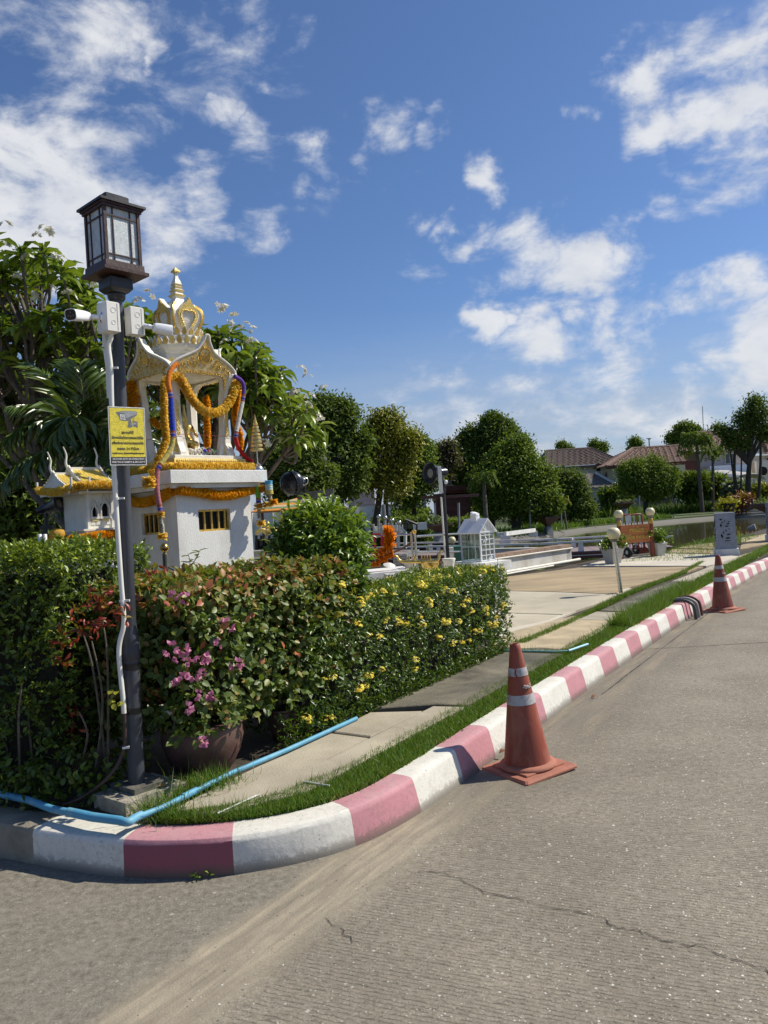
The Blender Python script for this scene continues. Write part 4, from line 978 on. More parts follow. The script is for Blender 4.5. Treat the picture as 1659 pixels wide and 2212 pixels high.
# platform the little hall stands on
zq=lambda y:qq(cH,640,y,C0.y+.25).z
z_s1,z_s0=zq(1478),zq(1520)
b=MB();b.box((CX,CY,z_lt),(WH+.09,WH+.09,.022),TH);b.box((CX,CY,z_lt+.0225),(WH+.06,WH+.06,max(.03,z_s0-z_lt-.0225)),TH,.97);b.build('gold_tiered_base',M_goldy,shrine)
b=MB();b.box((CX,CY,z_s0+.001),(WH,WH,z_s1-z_s0),TH,1,bev=.004);b.build('base_slab',M_whiteA,shrine)
for k in range(2):
 n=[-EY,-EX][k];ex=[EX,EY][k]
 b=MB()
 for i in range(34):
  p=V(CX,CY,z_s0-.022)+n*(WH/2+.022)+ex*(-(WH/2)+WH*(i+.5)/34);b.ball(p,.010,(1,1,1.3),6,5)
 for i in range(34):
  p=V(CX,CY,z_s0-.045)+n*(WH/2+.032)+ex*(-(WH/2)+WH*(i+.5)/34);b.ball(p,.010,(1,1,1.3),6,5)
 b.build('lotus_petal_border',M_goldy,shrine)['kind']='stuff'
zB=z_s1+.001
hs=(qq(cH,960,500,C0.y+.45).z-zB)/.745 # scale from the opening height in image pixels
AO=[(-.345,0),(-.345,.03),(-.335,.05),(-.303,.12),(-.290,.22),(-.287,.50),(-.298,.62),(-.325,.69),(-.350,.735),(-.358,.775),(-.345,.815),(-.305,.87),(-.235,.93),(-.155,.985),(-.09,1.04),(-.052,1.115),(-.028,1.18),(-.018,1.235),(0,1.245)]
AI=[(-.165,0),(-.170,.04),(-.190,.12),(-.215,.25),(-.225,.40),(-.228,.55),(-.236,.62),(-.228,.69),(-.19,.735),(-.13,.748),(-.07,.742),(-.03,.755),(0,.735)]
zm=lambda z:z if z<.745 else.745+(z-.745)*.67
AO=[(x,zm(z))for x,z in AO];AI=[(x,min(z,.75))for x,z in AI]
outer=AO+[(-x,z)for x,z in AO[-2::-1]];innr=AI+[(-x,z)for x,z in AI[-2::-1]]
poly=[(x,z*hs)for x,z in outer]+[(x,z*hs)for x,z in innr[::-1]]
for k in range(4):
 n=[-EY,EX,EY,-EX][k];ex=[EX,EY,-EX,-EY][k];hf=.289
 o=V(CX,CY,zB+.0005*k)+n*hf
 def bulge(b):
  b.v=[tuple(Vector(v)+n*.29*max(0,(v[2]-zB)/hs-.58))for v in b.v];return b
 b=MB();b.panel(poly,o,ex,UZ,-n*.058);bulge(b).build('arch_wall',M_whiteA,shrine,fix=True)
 # carved gilded gable field, standing just proud of the wall
 top=[(x*.93,(z-.78)*.93+.772)for x,z in AO if z>=.755];
 fld=top+[(-x,z)for x,z in top[-2::-1]];low=[(x*1.06,z+.022)for x,z in AI if z>=.60]
 lowf=low+[(-x,z)for x,z in low[-2::-1]]
 pf=[(x,z*hs)for x,z in fld]+[(x,z*hs)for x,z in lowf[::-1]]
 b=MB();b.panel(pf,o+n*.0005,ex,UZ,n*.008);gf=bulge(b).build('gilded_gable',mat('carved gilding over white',(.60,.42,.13),.42,metal=.45,var=.2,vs=40,dirt=(.80,.76,.62),ds=26,damt=.9,bump=.5,bs=110),shrine)
 b=MB();rr_=random.Random(4)
 P_=lambda x,z,d=.011:o+ex*x+UZ*zm(z)*hs+n*d
 for sgn in(-1,1):
  for(cx,cz,r0)in((.10,.86,.036),(.165,.85,.030),(.225,.83,.028),(.275,.79,.022),(.07,.93,.026),(.25,.76,.018),(.13,.92,.020),(.045,1.0,.018),(.025,1.08,.012),(.305,.775,.014)):
   pts=[]
   for i in range(15):
    a=i/14*3.6*math.pi*.5+1.0;r1=r0*(1-i/18);pts.append(P_(sgn*(cx+r1*math.cos(a)),cz+r1*math.sin(a)/hs))
   b.tube(pts,[.0055*(1-i/20)for i in range(15)],6);b.ball(pts[-1],.007,n=6,m=4)
 for i in range(9):b.tube([P_(-.03+.0075*i,.90),P_(-.036+.009*i,.985)],.002,4)
 bulge(b).build('gilded_scrollwork',M_goldb if k in(0,3)else M_gold,gf,smooth=60)['kind']='stuff'
 b=MB()
 line=[(x*1.035,z+.012)for x,z in AI if z>=.55];line=line+[(-x,z)for x,z in line[-2::-1]]
 L=spline([P_(x,z,.012)for x,z in line],4);b.tube(L,.0065,6)
 for p in L[::2]:b.ball(p-UZ*.011+n*.002,.0062,n=6,m=4)
 # framed medallion under the horn
 med=[(-.04,.90),(-.055,.99),(-.04,1.045),(0,1.075),(.04,1.045),(.055,.99),(.04,.90),(0,.87),(-.04,.90)]
 b.tube(spline([P_(x,z,.013)for x,z in med],4),.005,6)
 bulge(b).build('gilded_beading',M_goldb,gf,smooth=60)['kind']='stuff'
 b=MB();rim=[(x,z)for x,z in AO if z>=.75];rim=rim+[(-x,z)for x,z in rim[-2::-1]]
 b.tube(spline([o+ex*x+UZ*z*hs+n*.004 for x,z in rim],4),.0125,8);bulge(b).build('white_gable_rim',M_whiteA,shrine,smooth=50)
 for sgn in(-1,1):
  b=MB();cxx=sgn*.262
  b.panel([(cxx-.018,.17*hs),(cxx+.018,.17*hs),(cxx+.016,.50*hs),(cxx-.016,.50*hs)],o+n*.0005,ex,UZ,n*.005)
  fw=[(-.055,.03),(.055,.03),(.028,.13),(.018,.16),(-.018,.16),(-.028,.13)]
  b.panel([(cxx*1.02+x,z*hs)for x,z in fw],o+n*.0005,ex,UZ,n*.006)
  for i in range(7):
   zz_=(.20+i*.042)*hs
   b.tube([o+ex*(cxx+.012*math.sin(a))+UZ*(zz_+.015*math.cos(a))+n*.007 for a in[j*.7 for j in range(8)]],.0025,5)
  b.build('gilded_column_panel',M_goldy,shrine)
  b=MB()
  for dz,wd in((.515,.062),(.54,.074),(.565,.06)):b.frame(o+ex*(cxx-wd/2)+UZ*dz*hs+n*.0005,ex*wd,n*.010,UZ*.012)
  b.build('column_capital',M_whiteA,shrine)
# ceiling slab, drum and cornice
Zc=lambda y:qq(cB,600,y,YC).z
b=MB();zz0=zB+.765*hs;b.box((CX,CY,zz0),(.62,.62,.045),TH);b.build('ceiling',M_whiteA,shrine)
z0=zz0+.0505
b=MB();prof=[(.30,z0),(.29,z0+.03),(.235,Zc(1130)),(.225,Zc(1075)),(.222,Zc(1040)),(.235,Zc(1030)),(.24,Zc(1010)),(.262,Zc(985)),(.268,Zc(950)),(.262,Zc(945)),(.20,Zc(930))]
b.lathe((CX,CY,0),prof,8,rz=TH-math.pi/8-math.pi/8+math.pi/8*0);b.build('drum',M_whiteA,shrine,smooth=20)
def petal_ring(zb_,zt_,r0,r1,n,parent):
 for i in range(n):
  a=2*math.pi*(i+.5)/n;d=V(math.cos(a),math.sin(a),0);s_=V(-math.sin(a),math.cos(a),0);w=2*math.pi*r0/n*.46;h=zt_-zb_
  p0=V(CX,CY,zb_)+d*r0
  pr=[(-w*.55,0),(-w,.35*h),(-w*.75,.62*h),(0,h),(w*.75,.62*h),(w,.35*h),(w*.55,0)]
  up2=(UZ+d*((r1-r0)/h)).normalized()
  b=MB();b.panel(pr,p0,s_,up2,-d*.012);o1=b.build('lotus_petal',M_whiteA,parent)
  b=MB();b.panel([(x*.72,.03*h+y*.80)for x,y in pr],p0+d*.001,s_,up2,d*.006);b.build('gilding',M_goldb if i%2 else M_gold,o1)
petal_ring(Zc(955),Zc(848),.262,.275,26,shrine)
b=MB();b.lathe((CX,CY,0),[(.225,Zc(935)),(.222,Zc(895)),(.228,Zc(870)),(.222,Zc(850)),(.16,Zc(845))],8,rz=TH-math.pi/8);b.build('upper_drum',M_whiteA,shrine,smooth=20)
petal_ring(Zc(850),Zc(758),.205,.222,20,shrine)
b=MB();sq=math.sqrt(2)
prof=[(.115,Zc(845)),(.115,Zc(790)),(.135,Zc(740)),(.160,Zc(680)),(.168,Zc(620)),(.155,Zc(560)),(.118,Zc(510)),(.085,Zc(475)),(.075,Zc(455))]
b.lathe((CX,CY,0),[(r*sq*.92,z)for r,z in prof],4,rz=TH);b.build('cupola',M_whiteA,shrine,smooth=25)
DO=[(-.055,0),(-.075,.05),(-.105,.12),(-.118,.17),(-.105,.215),(-.070,.255),(-.035,.29),(0,.345)]
DI=[(-.020,.02),(-.035,.07),(-.058,.12),(-.064,.165),(-.05,.195),(-.02,.205),(0,.198)]
ds_=(Zc(440)-Zc(800))/.345
for k in range(4):
 n=[-EY,EX,EY,-EX][k];ex=[EX,EY,-EX,-EY][k];o=V(CX,CY,Zc(800))+n*.125
 tilt=(UZ+n*.22).normalized()
 po=DO+[(-x,z)for x,z in DO[-2::-1]];pi_=DI+[(-x,z)for x,z in DI[-2::-1]]
 b=MB();b.panel([(x,z*ds_)for x,z in po]+[(x,z*ds_)for x,z in pi_[::-1]],o,ex,tilt,-n*.05);dm=b.build('dormer_arch',M_whiteA,shrine)
 b=MB();b.panel([(x*.93,.012+z*ds_*.94)for x,z in po]+[(x*1.1,z*ds_*1.02+.002)for x,z in pi_[::-1]],o+n*.001,ex,tilt,n*.007);b.build('gilding',M_goldy if k==0 else M_gold,dm)
 b=MB()
 for q_ in spline([o+ex*x*1.18+tilt*(z*ds_*1.05)+n*.010 for x,z in pi_],3):b.ball(q_,.006,n=6,m=4)
 b.build('gilded_beading',M_goldb,dm)['kind']='stuff'
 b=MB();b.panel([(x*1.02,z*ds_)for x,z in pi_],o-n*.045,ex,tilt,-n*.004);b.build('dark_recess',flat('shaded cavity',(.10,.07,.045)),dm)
 cdir=(n+ex).normalized();b=MB()
 pts=[V(CX,CY,Zc(y))+cdir*r*1.38 for y,r in((790,.118),(740,.138),(680,.160),(620,.168),(560,.156),(510,.120))]
 b.tube(spline(pts,4),.014,6);b.build('gilded_corner_rib',M_goldb if k in(0,3)else M_gold,shrine,smooth=50)
tiers=[(478,.072,0),(455,.078,0),(440,.062,0),(432,.060,0),(420,.052,1),(405,.066,1),(385,.072,1),(375,.058,0),(365,.052,0),(352,.056,1),(345,.060,1),(330,.062,1),(322,.048,0),(312,.050,1),(300,.052,1),(290,.042,0),(282,.046,1),(272,.048,1),(262,.046,0),(240,.040,0),(210,.026,0),(180,.019,0),(155,.018,0),(150,.022,0)]
b=MB();b.lathe((CX,CY,0),[(r*1.06,Zc(y))for y,r,q_ in tiers],4,rz=TH);b.build('spire',M_whiteA,shrine)
for y0,y1,r in((402,384,.069),(350,333,.060),(312,299,.051),(282,272,.0475)):
 b=MB();b.lathe((CX,CY,0),[(r*1.08,Zc(y0)),(r*1.22,Zc(y1)),(r*1.06,Zc(y1-3))],4,rz=TH);b.build('gilded_ring',M_goldy,shrine)
b=MB();b.lathe((CX,CY,0),[(.026,Zc(148)),(.045,Zc(140)),(.046,Zc(128)),(.030,Zc(112)),(.018,Zc(100)),(.002,Zc(84))],4,rz=TH);b.build('gold_finial',M_goldy,shrine)

for k in range(4): # gold flame leaves at the corners of the hall roof
 n=[-EY,EX,EY,-EX][k];ex=[EX,EY,-EX,-EY][k];cd=(n+ex).normalized();p0=V(CX,CY,z0)+cd*.36;b=MB();s_=cd.cross(UZ)
 for a_ in(-.9,-.45,0,.45,.9):
  u_=(UZ*math.cos(a_)+s_*math.sin(a_)+cd*.25).normalized();w_=u_.cross(cd).normalized();L_=.085-.015*abs(a_)
  b.panel([(-.008,0),(-.016,L_*.45),(0,L_),(.016,L_*.45),(.008,0)],p0,w_,u_,-cd*.008)
 b.build('corner_flame',M_goldy,shrine)
# ---------------------------------------------------------------- garlands
def garland(name,label,pts,R,m,group=None,dens=1.0,seed=1,n=10,squash=1):
 """ruffled flower garland: petals standing out from a soft core"""
 P=spline(pts,10);r=np.random.RandomState(seed)
 L=[0]
 for i in range(1,len(P)):L.append(L[-1]+(P[i]-P[i-1]).length)
 n+=3;nr=max(3,int(L[-1]/(R*.27)*dens));pos,ax_,nn_=[],[],[]
 for k in range(nr):
  s=L[-1]*k/(nr-1)if nr>1 else 0;i=max(j for j in range(len(L))if L[j]<=s+1e-9);i=min(i,len(P)-2)
  f=(s-L[i])/max(1e-6,L[i+1]-L[i]);c=P[i].lerp(P[i+1],f);d=(P[i+1]-P[i]).normalized();a=d.orthogonal().normalized();bb=d.cross(a)
  for j in range(n):
   th=2*math.pi*(j+r.rand()*.8)/n+k*.7
   rad=a*math.cos(th)+bb*math.sin(th);tl=r.uniform(-.5,.5)
   pos.append(tuple(c+rad*R*.30+d*r.uniform(-.2,.2)*R));ax_.append(tuple(rad+d*tl));nn_.append(tuple(d+rad*r.uniform(-.4,.4)))
 pos,ax_,nn_=np.array(pos),np.array(ax_),np.array(nn_)
 o0=np.array(tuple(P[0]));N_=len(pos)
 tv=(np.array([[-.18,0,0],[.18,0,0],[.52,.62,.12],[.22,.95,-.10],[-.10,1.0,.14],[-.50,.66,-.10]]),[[0,1,2,3],[0,3,4,5]])
 me=leaf_mesh(name,pos-o0,ax_,nn_,R*.72*(0.8+.35*r.rand(N_)),R*.85,tv,np.clip(r.normal(.5,.25,N_),0,1))
 ob=obj(name,me,m,loc=Vector(tuple(o0)));ob['_o']=tuple(o0)
 cb=MB();cb.tube(P,[R*.52*(1+.15*math.sin(i*2.3))for i in range(len(P))],8);co=cb.build('garland_core',m,origin=Vector(tuple(o0)))
 at=co.data.attributes.new('rnd','FLOAT','POINT');at.data.foreach_set('value',np.full(len(co.data.vertices),.3,np.float32))
 # core and petals are one soft body: join the meshes
 bm=bmesh.new();bm.from_mesh(ob.data);bm.from_mesh(co.data);bm.to_mesh(ob.data);bm.free();bpy.data.objects.remove(co)
 return tag(ob,label,'garland',group)if label else ob
GR='flower garlands on the shrine'
def yr(x,y): # depth on a plane just before the right-hand arch face
 return 0
def onface(c,x,y,d=.05):
 """point on the plane of the right-hand arch wall, d in front of it"""
 n=-EY;o=V(CX,CY,0)+n*(.289+d);r_=ray(*c(x,y));cam0=V(0,0,EYE);t=(o-cam0).dot(n)/r_.dot(n);return cam0+r_*t
def onleft(c,x,y,d=.05):
 n=-EX;o=V(CX,CY,0)+n*(.289+d);r_=ray(*c(x,y));cam0=V(0,0,EYE);t=(o-cam0).dot(n)/r_.dot(n);return cam0+r_*t
garland('flower_garland','thick yellow garland swagged in a loop across the front arch of the shrine',[onface(cH,*p)for p in[(570,530),(640,590),(700,690),(760,800),(840,900),(930,965),(1030,985),(1130,950),(1210,860),(1265,750),(1300,650),(1335,630)]],.046,PET_Y,GR,seed=2,n=11)
garland('flower_garland','long yellow garland hanging down the near left corner column and over the ledge',[onface(cH,*p,.06)for p in[(560,540),(450,620),(440,800),(440,1000),(455,1180),(465,1290),(430,1400),(385,1500),(350,1600),(310,1680),(285,1700)]],.037,PET_Y,GR,seed=3,n=10)
garland('flower_garland','orange yellow garland hanging straight down inside the shrine opening',[V(*p)for p in[tuple(q(*cH(x,y),YC+.12))for x,y in[(930,790),(955,900),(945,1020),(950,1150),(955,1300),(955,1390)]]],.036,PET_O,GR,seed=4)
garland('flower_garland','orange yellow garland behind the white and purple string at the right column',[onface(cH,*p,.02)for p in[(1325,720),(1300,860),(1285,1000),(1300,1130),(1345,1230),(1350,1350),(1330,1430)]],.034,PET_O,GR,seed=5)
garland('flower_garland','heavy amber garland on the far left column just right of the lamp post',[q(*cH(x,y),YC-.12)for x,y in[(10,640),(50,700),(70,790),(70,880),(60,1000),(60,1200)]],.062,PET_O,GR,seed=6,n=12)
garland('flower_garland','short orange garland between the two left columns',[q(*cH(x,y),YC-.02)for x,y in[(300,1060),(340,1110),(400,1140)]],.036,PET_O,GR,seed=7)
hb=WL/2-.085
def ledgept(u,v_,z):return V(CX,CY,z)+EX*u+EY*v_
zg=z_lt+.038
garland('flower_garland','yellow garland lying along the top of the white ledge round the shrine base',[ledgept(*p,zg)for p in[(-hb,hb),(-hb,.2),(-hb,-.2),(-hb+.0,-hb+.04),(-hb+.06,-hb),(-.2,-hb),(.1,-hb),(hb-.05,-hb),(hb,-hb+.05),(hb,0)]],.040,PET_Y,GR,seed=8,n=11)
zu=z_l2-.035;h2=WP/2+.035
garland('flower_garland','orange yellow garland sagging round the pedestal just under the ledge',[ledgept(*p)for p in[(-h2,h2,zu-.01),(-h2,.1,zu-.055),(-h2,-.2,zu-.03),(-h2,-h2,zu+.02),(-.2,-h2,zu),(.0,-h2-.01,zu-.035),(.18,-h2-.01,zu-.028),(h2,-h2,zu+.015)]],.046,PET_O,GR,seed=9,n=12)
pp_=qq(cC,285,1065,C0.y-.10)
garland('flower_pompom','round yellow flower pompom hanging from the left end of the ledge',[pp_+V(0,0,.03),pp_,pp_-V(0,0,.035)],.058,PET_Y,GR,seed=10,n=16)
# coloured strings of dyed flowers
def string_(name,label,segs,r,group=GR,face=None,pend=None,d=.09):
 allp=[p for s in segs for p in s[1]]
 f=face or(lambda c,x,y:onface(c,x,y,d))
 t_=thing(name,label,'garland',f(*allp[0]),group)
 for nm,pts,m in segs:
  P=spline([f(*p)for p in pts],8);b=MB();rad=[r*(1+.06*math.sin(i*1.9))for i in range(len(P))]
  b.tube(P,rad,12);b.build(nm,m,t_,smooth=60)
 if pend:
  for k,(x,y,R,m,h)in enumerate(pend):
   p=f(cC,x,y);g_=garland('pompom' if h<2 else 'flower_strand',None,[p+V(0,0,R*.5*h),p,p-V(0,0,R*.5*h)],R,m,seed=20+k,n=12);g_.parent=t_;g_.location=Vector(g_.location)-Vector(t_['_o'])
   for kk in('category','label'):
    if kk in g_:del g_[kk]
 return t_
c_or=flat('orange knit flower',(.72,.20,.012),.9);c_bl=flat('royal blue flower',(.012,.045,.45),.9);c_ye=flat('straw flower',(.52,.42,.10),.9);c_pk=flat('dusty pink flower',(.42,.15,.17),.9)
c_pu=flat('purple flower',(.11,.045,.30),.9);c_wh=flat('off white flower',(.62,.60,.54),.9);c_rd=flat('red flower',(.45,.012,.014),.9);c_gn=flat('green flower',(.16,.42,.03),.9)
c_b1=flat('lilac band',(.36,.28,.48),.9);c_b2=flat('brick band',(.45,.10,.03),.9);c_lb=flat('light blue flower',(.10,.40,.62),.9);c_tl=flat('pale mint flower',(.45,.60,.55),.9)
H_=lambda x,y:(cH,x,y);C_=lambda x,y:(cC,x,y)
def band(pa,pb):
 (c,x0,y0),(_,x1,y1)=pa,pb;L=lambda f:(c,x0+(x1-x0)*f,y0+(y1-y0)*f)
 return[('band',[L(0),L(.28)],c_b2),('band',[L(.28),L(.5)],c_b1),('band',[L(.5),L(.72)],c_bl),('band',[L(.72),L(.86)],c_b1),('band',[L(.86),L(1)],c_b2)]
segs=[('orange_section',[H_(600,400),H_(545,440),H_(500,520),H_(487,620),H_(505,715)],c_or)]+band(H_(505,715),H_(520,805))+       [('blue_section',[H_(520,805),H_(528,950),H_(535,1080),H_(545,1195)],c_bl)]+band(H_(545,1195),H_(545,1280))+       [('straw_section',[H_(545,1280),H_(530,1380),H_(480,1480),H_(400,1590)],c_ye)]+band(H_(400,1590),H_(360,1665))+       [('pink_section',[C_(375,935),C_(368,1020),C_(368,1120),C_(378,1220),C_(395,1305)],c_pk)]+band(C_(395,1305),C_(405,1375))
string_('flower_string','orange, blue, straw and pink flower string ending in a white tassel at the near corner',segs,.0215,pend=[(410,1405,.034,PET_Y,.8),(412,1480,.018,PET_W,4),(425,1560,.020,PET_W,4),(425,1635,.045,PET_Y,.8)],d=.21)
segs=[('purple_section',[H_(1275,550),H_(1345,590),H_(1385,660),H_(1385,765)],c_pu)]+band(H_(1385,765),H_(1372,850))+[('white_section',[H_(1372,850),H_(1345,980),H_(1320,1100),H_(1300,1205)],c_wh)]+band(H_(1300,1205),H_(1290,1285))+[('red_section',[H_(1290,1285),H_(1320,1380),H_(1385,1480),H_(1480,1560)],c_rd)]
string_('flower_string','purple, white and red dyed flower string down the right column of the shrine',segs,.020)
string_('flower_string','light blue flower string resting on the drum behind the front gable',[('blue_section',[('B',735,1035),('B',780,1005),('B',825,990)],c_lb)],.018,face=lambda c,x,y:qq(cB,x,y,YC-.30))
rc=ctr+EX*WL/2*0
def rightc(c,x,y):return qq(c,x,y,C0.y+.72)
string_('flower_string','green flower string with yellow pompoms under the right corner of the ledge',[('green_section',[C_(1435,1110),C_(1436,1170),C_(1438,1235)],c_gn)]+band(C_(1438,1235),C_(1440,1290)),.024,face=rightc,pend=[(1450,1320,.055,PET_Y,.7),(1445,1400,.020,PET_W,4),(1465,1500,.046,PET_Y,.8)])
string_('flower_string','pale blue and mint flower string with an orange pompom, rightmost under the ledge',[('blue_section',[C_(1545,1050),C_(1545,1090)],c_lb),('mint_section',[C_(1545,1090),C_(1550,1150)],c_tl),('straw_section',[C_(1550,1150),C_(1558,1195)],c_ye)],.036,face=rightc,pend=[(1560,1225,.020,PET_W,2),(1540,1300,.050,PET_Y,.7),(1600,1275,.040,PET_O,.8)])
garland('flower_pompom','orange pompom between the green and the pale blue string',[rightc(cC,1470,1110),rightc(cC,1475,1170)],.036,PET_O,GR,seed=31)

# tiered gold parasol on the ledge corner
pz=V(CX,CY,z_lt)+EX*(WL/2-.05)-EY*(WL/2-.07)
par=thing('tiered_parasol','small gold ceremonial parasol of seven tiers at the right end of the ledge','ceremonial parasol',pz)
b=MB();b.lathe(pz,[(.055,0),(.055,.012),(.048,.03),(.030,.045),(.034,.055),(.020,.065),(.006,.075),(.005,.34)],18);b.build('silver_stand',mat('silver',(.6,.6,.58),.25,metal=.9),par,smooth=40)
Yp=pz.y
for y,r_ in((735,.062),(690,.056),(650,.052),(612,.048),(575,.042),(535,.037),(497,.030),(462,.023)):
 zq_=qq(cC,1440,y,Yp).z;b=MB();b.lathe((pz.x,pz.y,zq_),[(r_,0),(r_,.010),(r_*.96,.020),(r_*.55,.026)],18);b.build('parasol_tier',M_goldb,par,smooth=40)
zt_=qq(cC,1415,425,Yp).z;b=MB();b.lathe((pz.x,pz.y,zt_),[(.016,-.03),(.016,0),(.007,.03),(.001,.07)],12);b.build('parasol_tip',M_goldb,par,smooth=40)

# small offerings on the slab
def figurine(p,s,kind,rot,m,label,grp,blanket=None):
 t_=thing('figurine',label,'figurine',p,grp);d=V(math.cos(rot),math.sin(rot),0);sd_=V(-d.y,d.x,0);b=MB()
 if kind=='elephant':
  b.ball(p+UZ*s*.55,s*.30,(1.15,.8,.85),10,7);b.ball(p+UZ*s*.72+d*s*.34,s*.19,n=9,m=6)
  b.tube(spline([p+UZ*s*.7+d*s*.48,p+UZ*s*.5+d*s*.58,p+UZ*s*.3+d*s*.55,p+UZ*s*.28+d*s*.66],3),[s*.08-i*s*.004 for i in range(10)],6)
  for e in(-1,1):b.ball(p+UZ*s*.74+d*s*.24+sd_*e*s*.17,s*.13,(.4,.5,1),7,5)
  hh_,lr=.42,.085
 else:
  b.ball(p+UZ*s*.55,s*.22,(1.35,.8,.8),10,7);b.tube([p+UZ*s*.6+d*s*.2,p+UZ*s*.85+d*s*.34,p+UZ*s*.95+d*s*.36],[s*.13,s*.09,s*.08],7)
  b.ball(p+UZ*s*.95+d*s*.44,s*.10,(1.5,.8,.8),8,5);b.tube(spline([p+UZ*s*.6-d*s*.25,p+UZ*s*.55-d*s*.38,p+UZ*s*.3-d*s*.4],3),s*.035,5)
  hh_,lr=.45,.05
 for a in(-1,1):
  for c in(-1,1):b.tube([p+d*a*s*.2+sd_*c*s*.12+UZ*s*hh_,p+d*a*s*.2+sd_*c*s*.12],[s*lr,s*lr*.8],6)
 b.build('body',m,t_,smooth=60)
 if blanket:bb=MB();bb.ball(p+UZ*s*.60,s*.27,(.75,.95,.95),9,6);bb.build('saddle_cloth',blanket,t_,smooth=60)
 return t_
gf_='little animal figures on the shrine floor'
cr_f=flat('cream ceramic',(.56,.52,.44),.4);gy_f=flat('grey ceramic',(.22,.22,.22),.4)
specs=[(722,.092,'elephant',2.8,cr_f,None,'cream elephant figure, leftmost in the row inside the shrine'),(762,.080,'elephant',2.0,cr_f,None,'smaller cream elephant figure, second from the left in the row'),
         (800,.082,'elephant',.6,cr_f,None,'cream elephant figure turned to the right, third from the left'),(842,.070,'horse',3.0,gy_f,None,'small grey horse figure near the middle of the row'),
         (880,.085,'horse',2.6,gy_f,c_bl,'grey horse figure with a blue cloth in the middle of the row'),(918,.078,'elephant',.4,gy_f,c_rd,'grey elephant figure with a red cloth in the middle of the row'),
         (970,.092,'horse',2.9,cr_f,c_gn,'cream horse figure with a green cloth, third from the right'),(1032,.092,'horse',.3,cr_f,c_gn,'cream horse figure facing right with a green cloth, second from the right'),(1078,.078,'horse',2.7,cr_f,None,'plain cream horse figure, rightmost in the row')]
for x,s,kd,ro,m,bl_,lab in specs:
 pf_=onface(cC,x,790,-.03-.02*random.random());figurine(V(pf_.x,pf_.y,zB),s,kd,ro,m,lab,gf_,bl_)
# seated bronze deity: one continuous skinned figure
def skinned(name,joints,edges,m,parent,sub=1):
 me=bpy.data.meshes.new(name);off=Vector(parent.get('_o'));me.from_pydata([tuple(Vector(p)-off)for p,r in joints],edges,[])
 o=bpy.data.objects.new(name,me);COL.objects.link(o);md=o.modifiers.new('s','SKIN');o.modifiers.new('d','SUBSURF').levels=sub
 for v,(p,r)in zip(me.skin_vertices[0].data,joints):v.radius=(r,r)
 me.skin_vertices[0].data[0].use_root=True
 dg=bpy.context.evaluated_depsgraph_get();m2=bpy.data.meshes.new_from_object(o.evaluated_get(dg));bpy.data.objects.remove(o)
 m2.materials.clear();m2.materials.append(m);m2.polygons.foreach_set('use_smooth',[True]*len(m2.polygons))
 r=bpy.data.objects.new(name,m2);COL.objects.link(r);r.parent=parent;r['_o']=tuple(off);return r
dp=V(CX,CY,zB)-EX*.02+EY*.02
dei=thing('seated_statue','bronze gold seated deity statue with a pointed crown inside the shrine','statue',dp)
b=MB();b.lathe(dp,[(.13,0),(.135,.03),(.11,.05),(.12,.08),(.10,.10)],18);b.build('lotus_seat',M_gold,dei,smooth=40)
fz=V(CX,CY,zB+.10);f=-EY*.9-EX*.2;f.normalize();s_=V(-f.y,f.x,0)
J=[(fz+UZ*.05,.042),(fz+UZ*.12,.034),(fz+UZ*.19,.045),(fz+UZ*.235,.022),(fz+UZ*.28,.033),(fz+UZ*.34,.017),(fz+UZ*.42,.006),
     (fz+s_*.055+UZ*.205,.020),(fz+s_*.10+UZ*.14,.016),(fz+s_*.09+f*.07+UZ*.10,.012),(fz-s_*.055+UZ*.205,.020),(fz-s_*.11+UZ*.15,.016),(fz-s_*.10+f*.06+UZ*.22,.012),
     (fz+s_*.10+f*.05+UZ*.03,.032),(fz+f*.10+UZ*.025,.024),(fz-s_*.10+f*.05+UZ*.03,.032),(fz-s_*.02+f*.12+UZ*.03,.022)]
skinned('statue_body',J,[(0,1),(1,2),(2,3),(3,4),(4,5),(5,6),(2,7),(7,8),(8,9),(2,10),(10,11),(11,12),(0,13),(13,14),(0,15),(15,16)],M_goldb,dei)
tubething('ceremonial_staff','thin dark staff standing beside the seated statue','staff',[onface(cC,762,700,-.15),onface(cC,757,500,-.15)],.004,M_gold,8)
b=MB();
for k in range(4):
 n=[-EY,EX,EY,-EX][k];ex=[EX,EY,-EX,-EY][k];o=V(CX,CY,zB+.19)+n*.305;b.tube([o-ex*.30,o+ex*.30],.0022,5)
b.build('red_thread',flat('red thread',(.30,.03,.02)),shrine)

# ---------------------------------------------------------------- small spirit house
YS=6.3
S0=qq(cN,1090,1560,YS)
zs_=lambda y:qq(cN,1090,y,YS).z
ws,wl_=.21,.42
sh=thing('spirit_house','small white spirit house with a yellow tiled roof behind the left hedge','spirit house',V(S0.x,S0.y,.2))
o=V(S0.x,S0.y,0)
ctrS=o+EX*ws/2+EY*wl_/2
def bx(dx0,dx1,dy0,dy1,z0,z1,nm,m,**k):
 b=MB();b.frame(o+EX*dx0+EY*dy0+UZ*z0,EX*(dx1-dx0),EY*(dy1-dy0),UZ*(z1-z0));return b.build(nm,m,sh,**k)
bx(-.08,ws+.06,-.08,wl_+.08,.2,zs_(1990),'pillar',M_white)
bx(-.12,ws+.08,-.12,wl_+.12,zs_(1990),zs_(1925),'plinth',M_white);bx(-.05,ws+.05,-.05,wl_+.05,zs_(1925),zs_(1840),'lower_moulding',M_whiteA);bx(-.085,ws+.085,-.085,wl_+.085,zs_(1865),zs_(1842),'moulding_lip',M_whiteA)
z0,z1=zs_(1840),zs_(1400)
b=MB();H=z1-z0;sc_=H
wh=[(.028,H*.33,.082,H*.60),(.112,H*.33,.184,H*.70)]
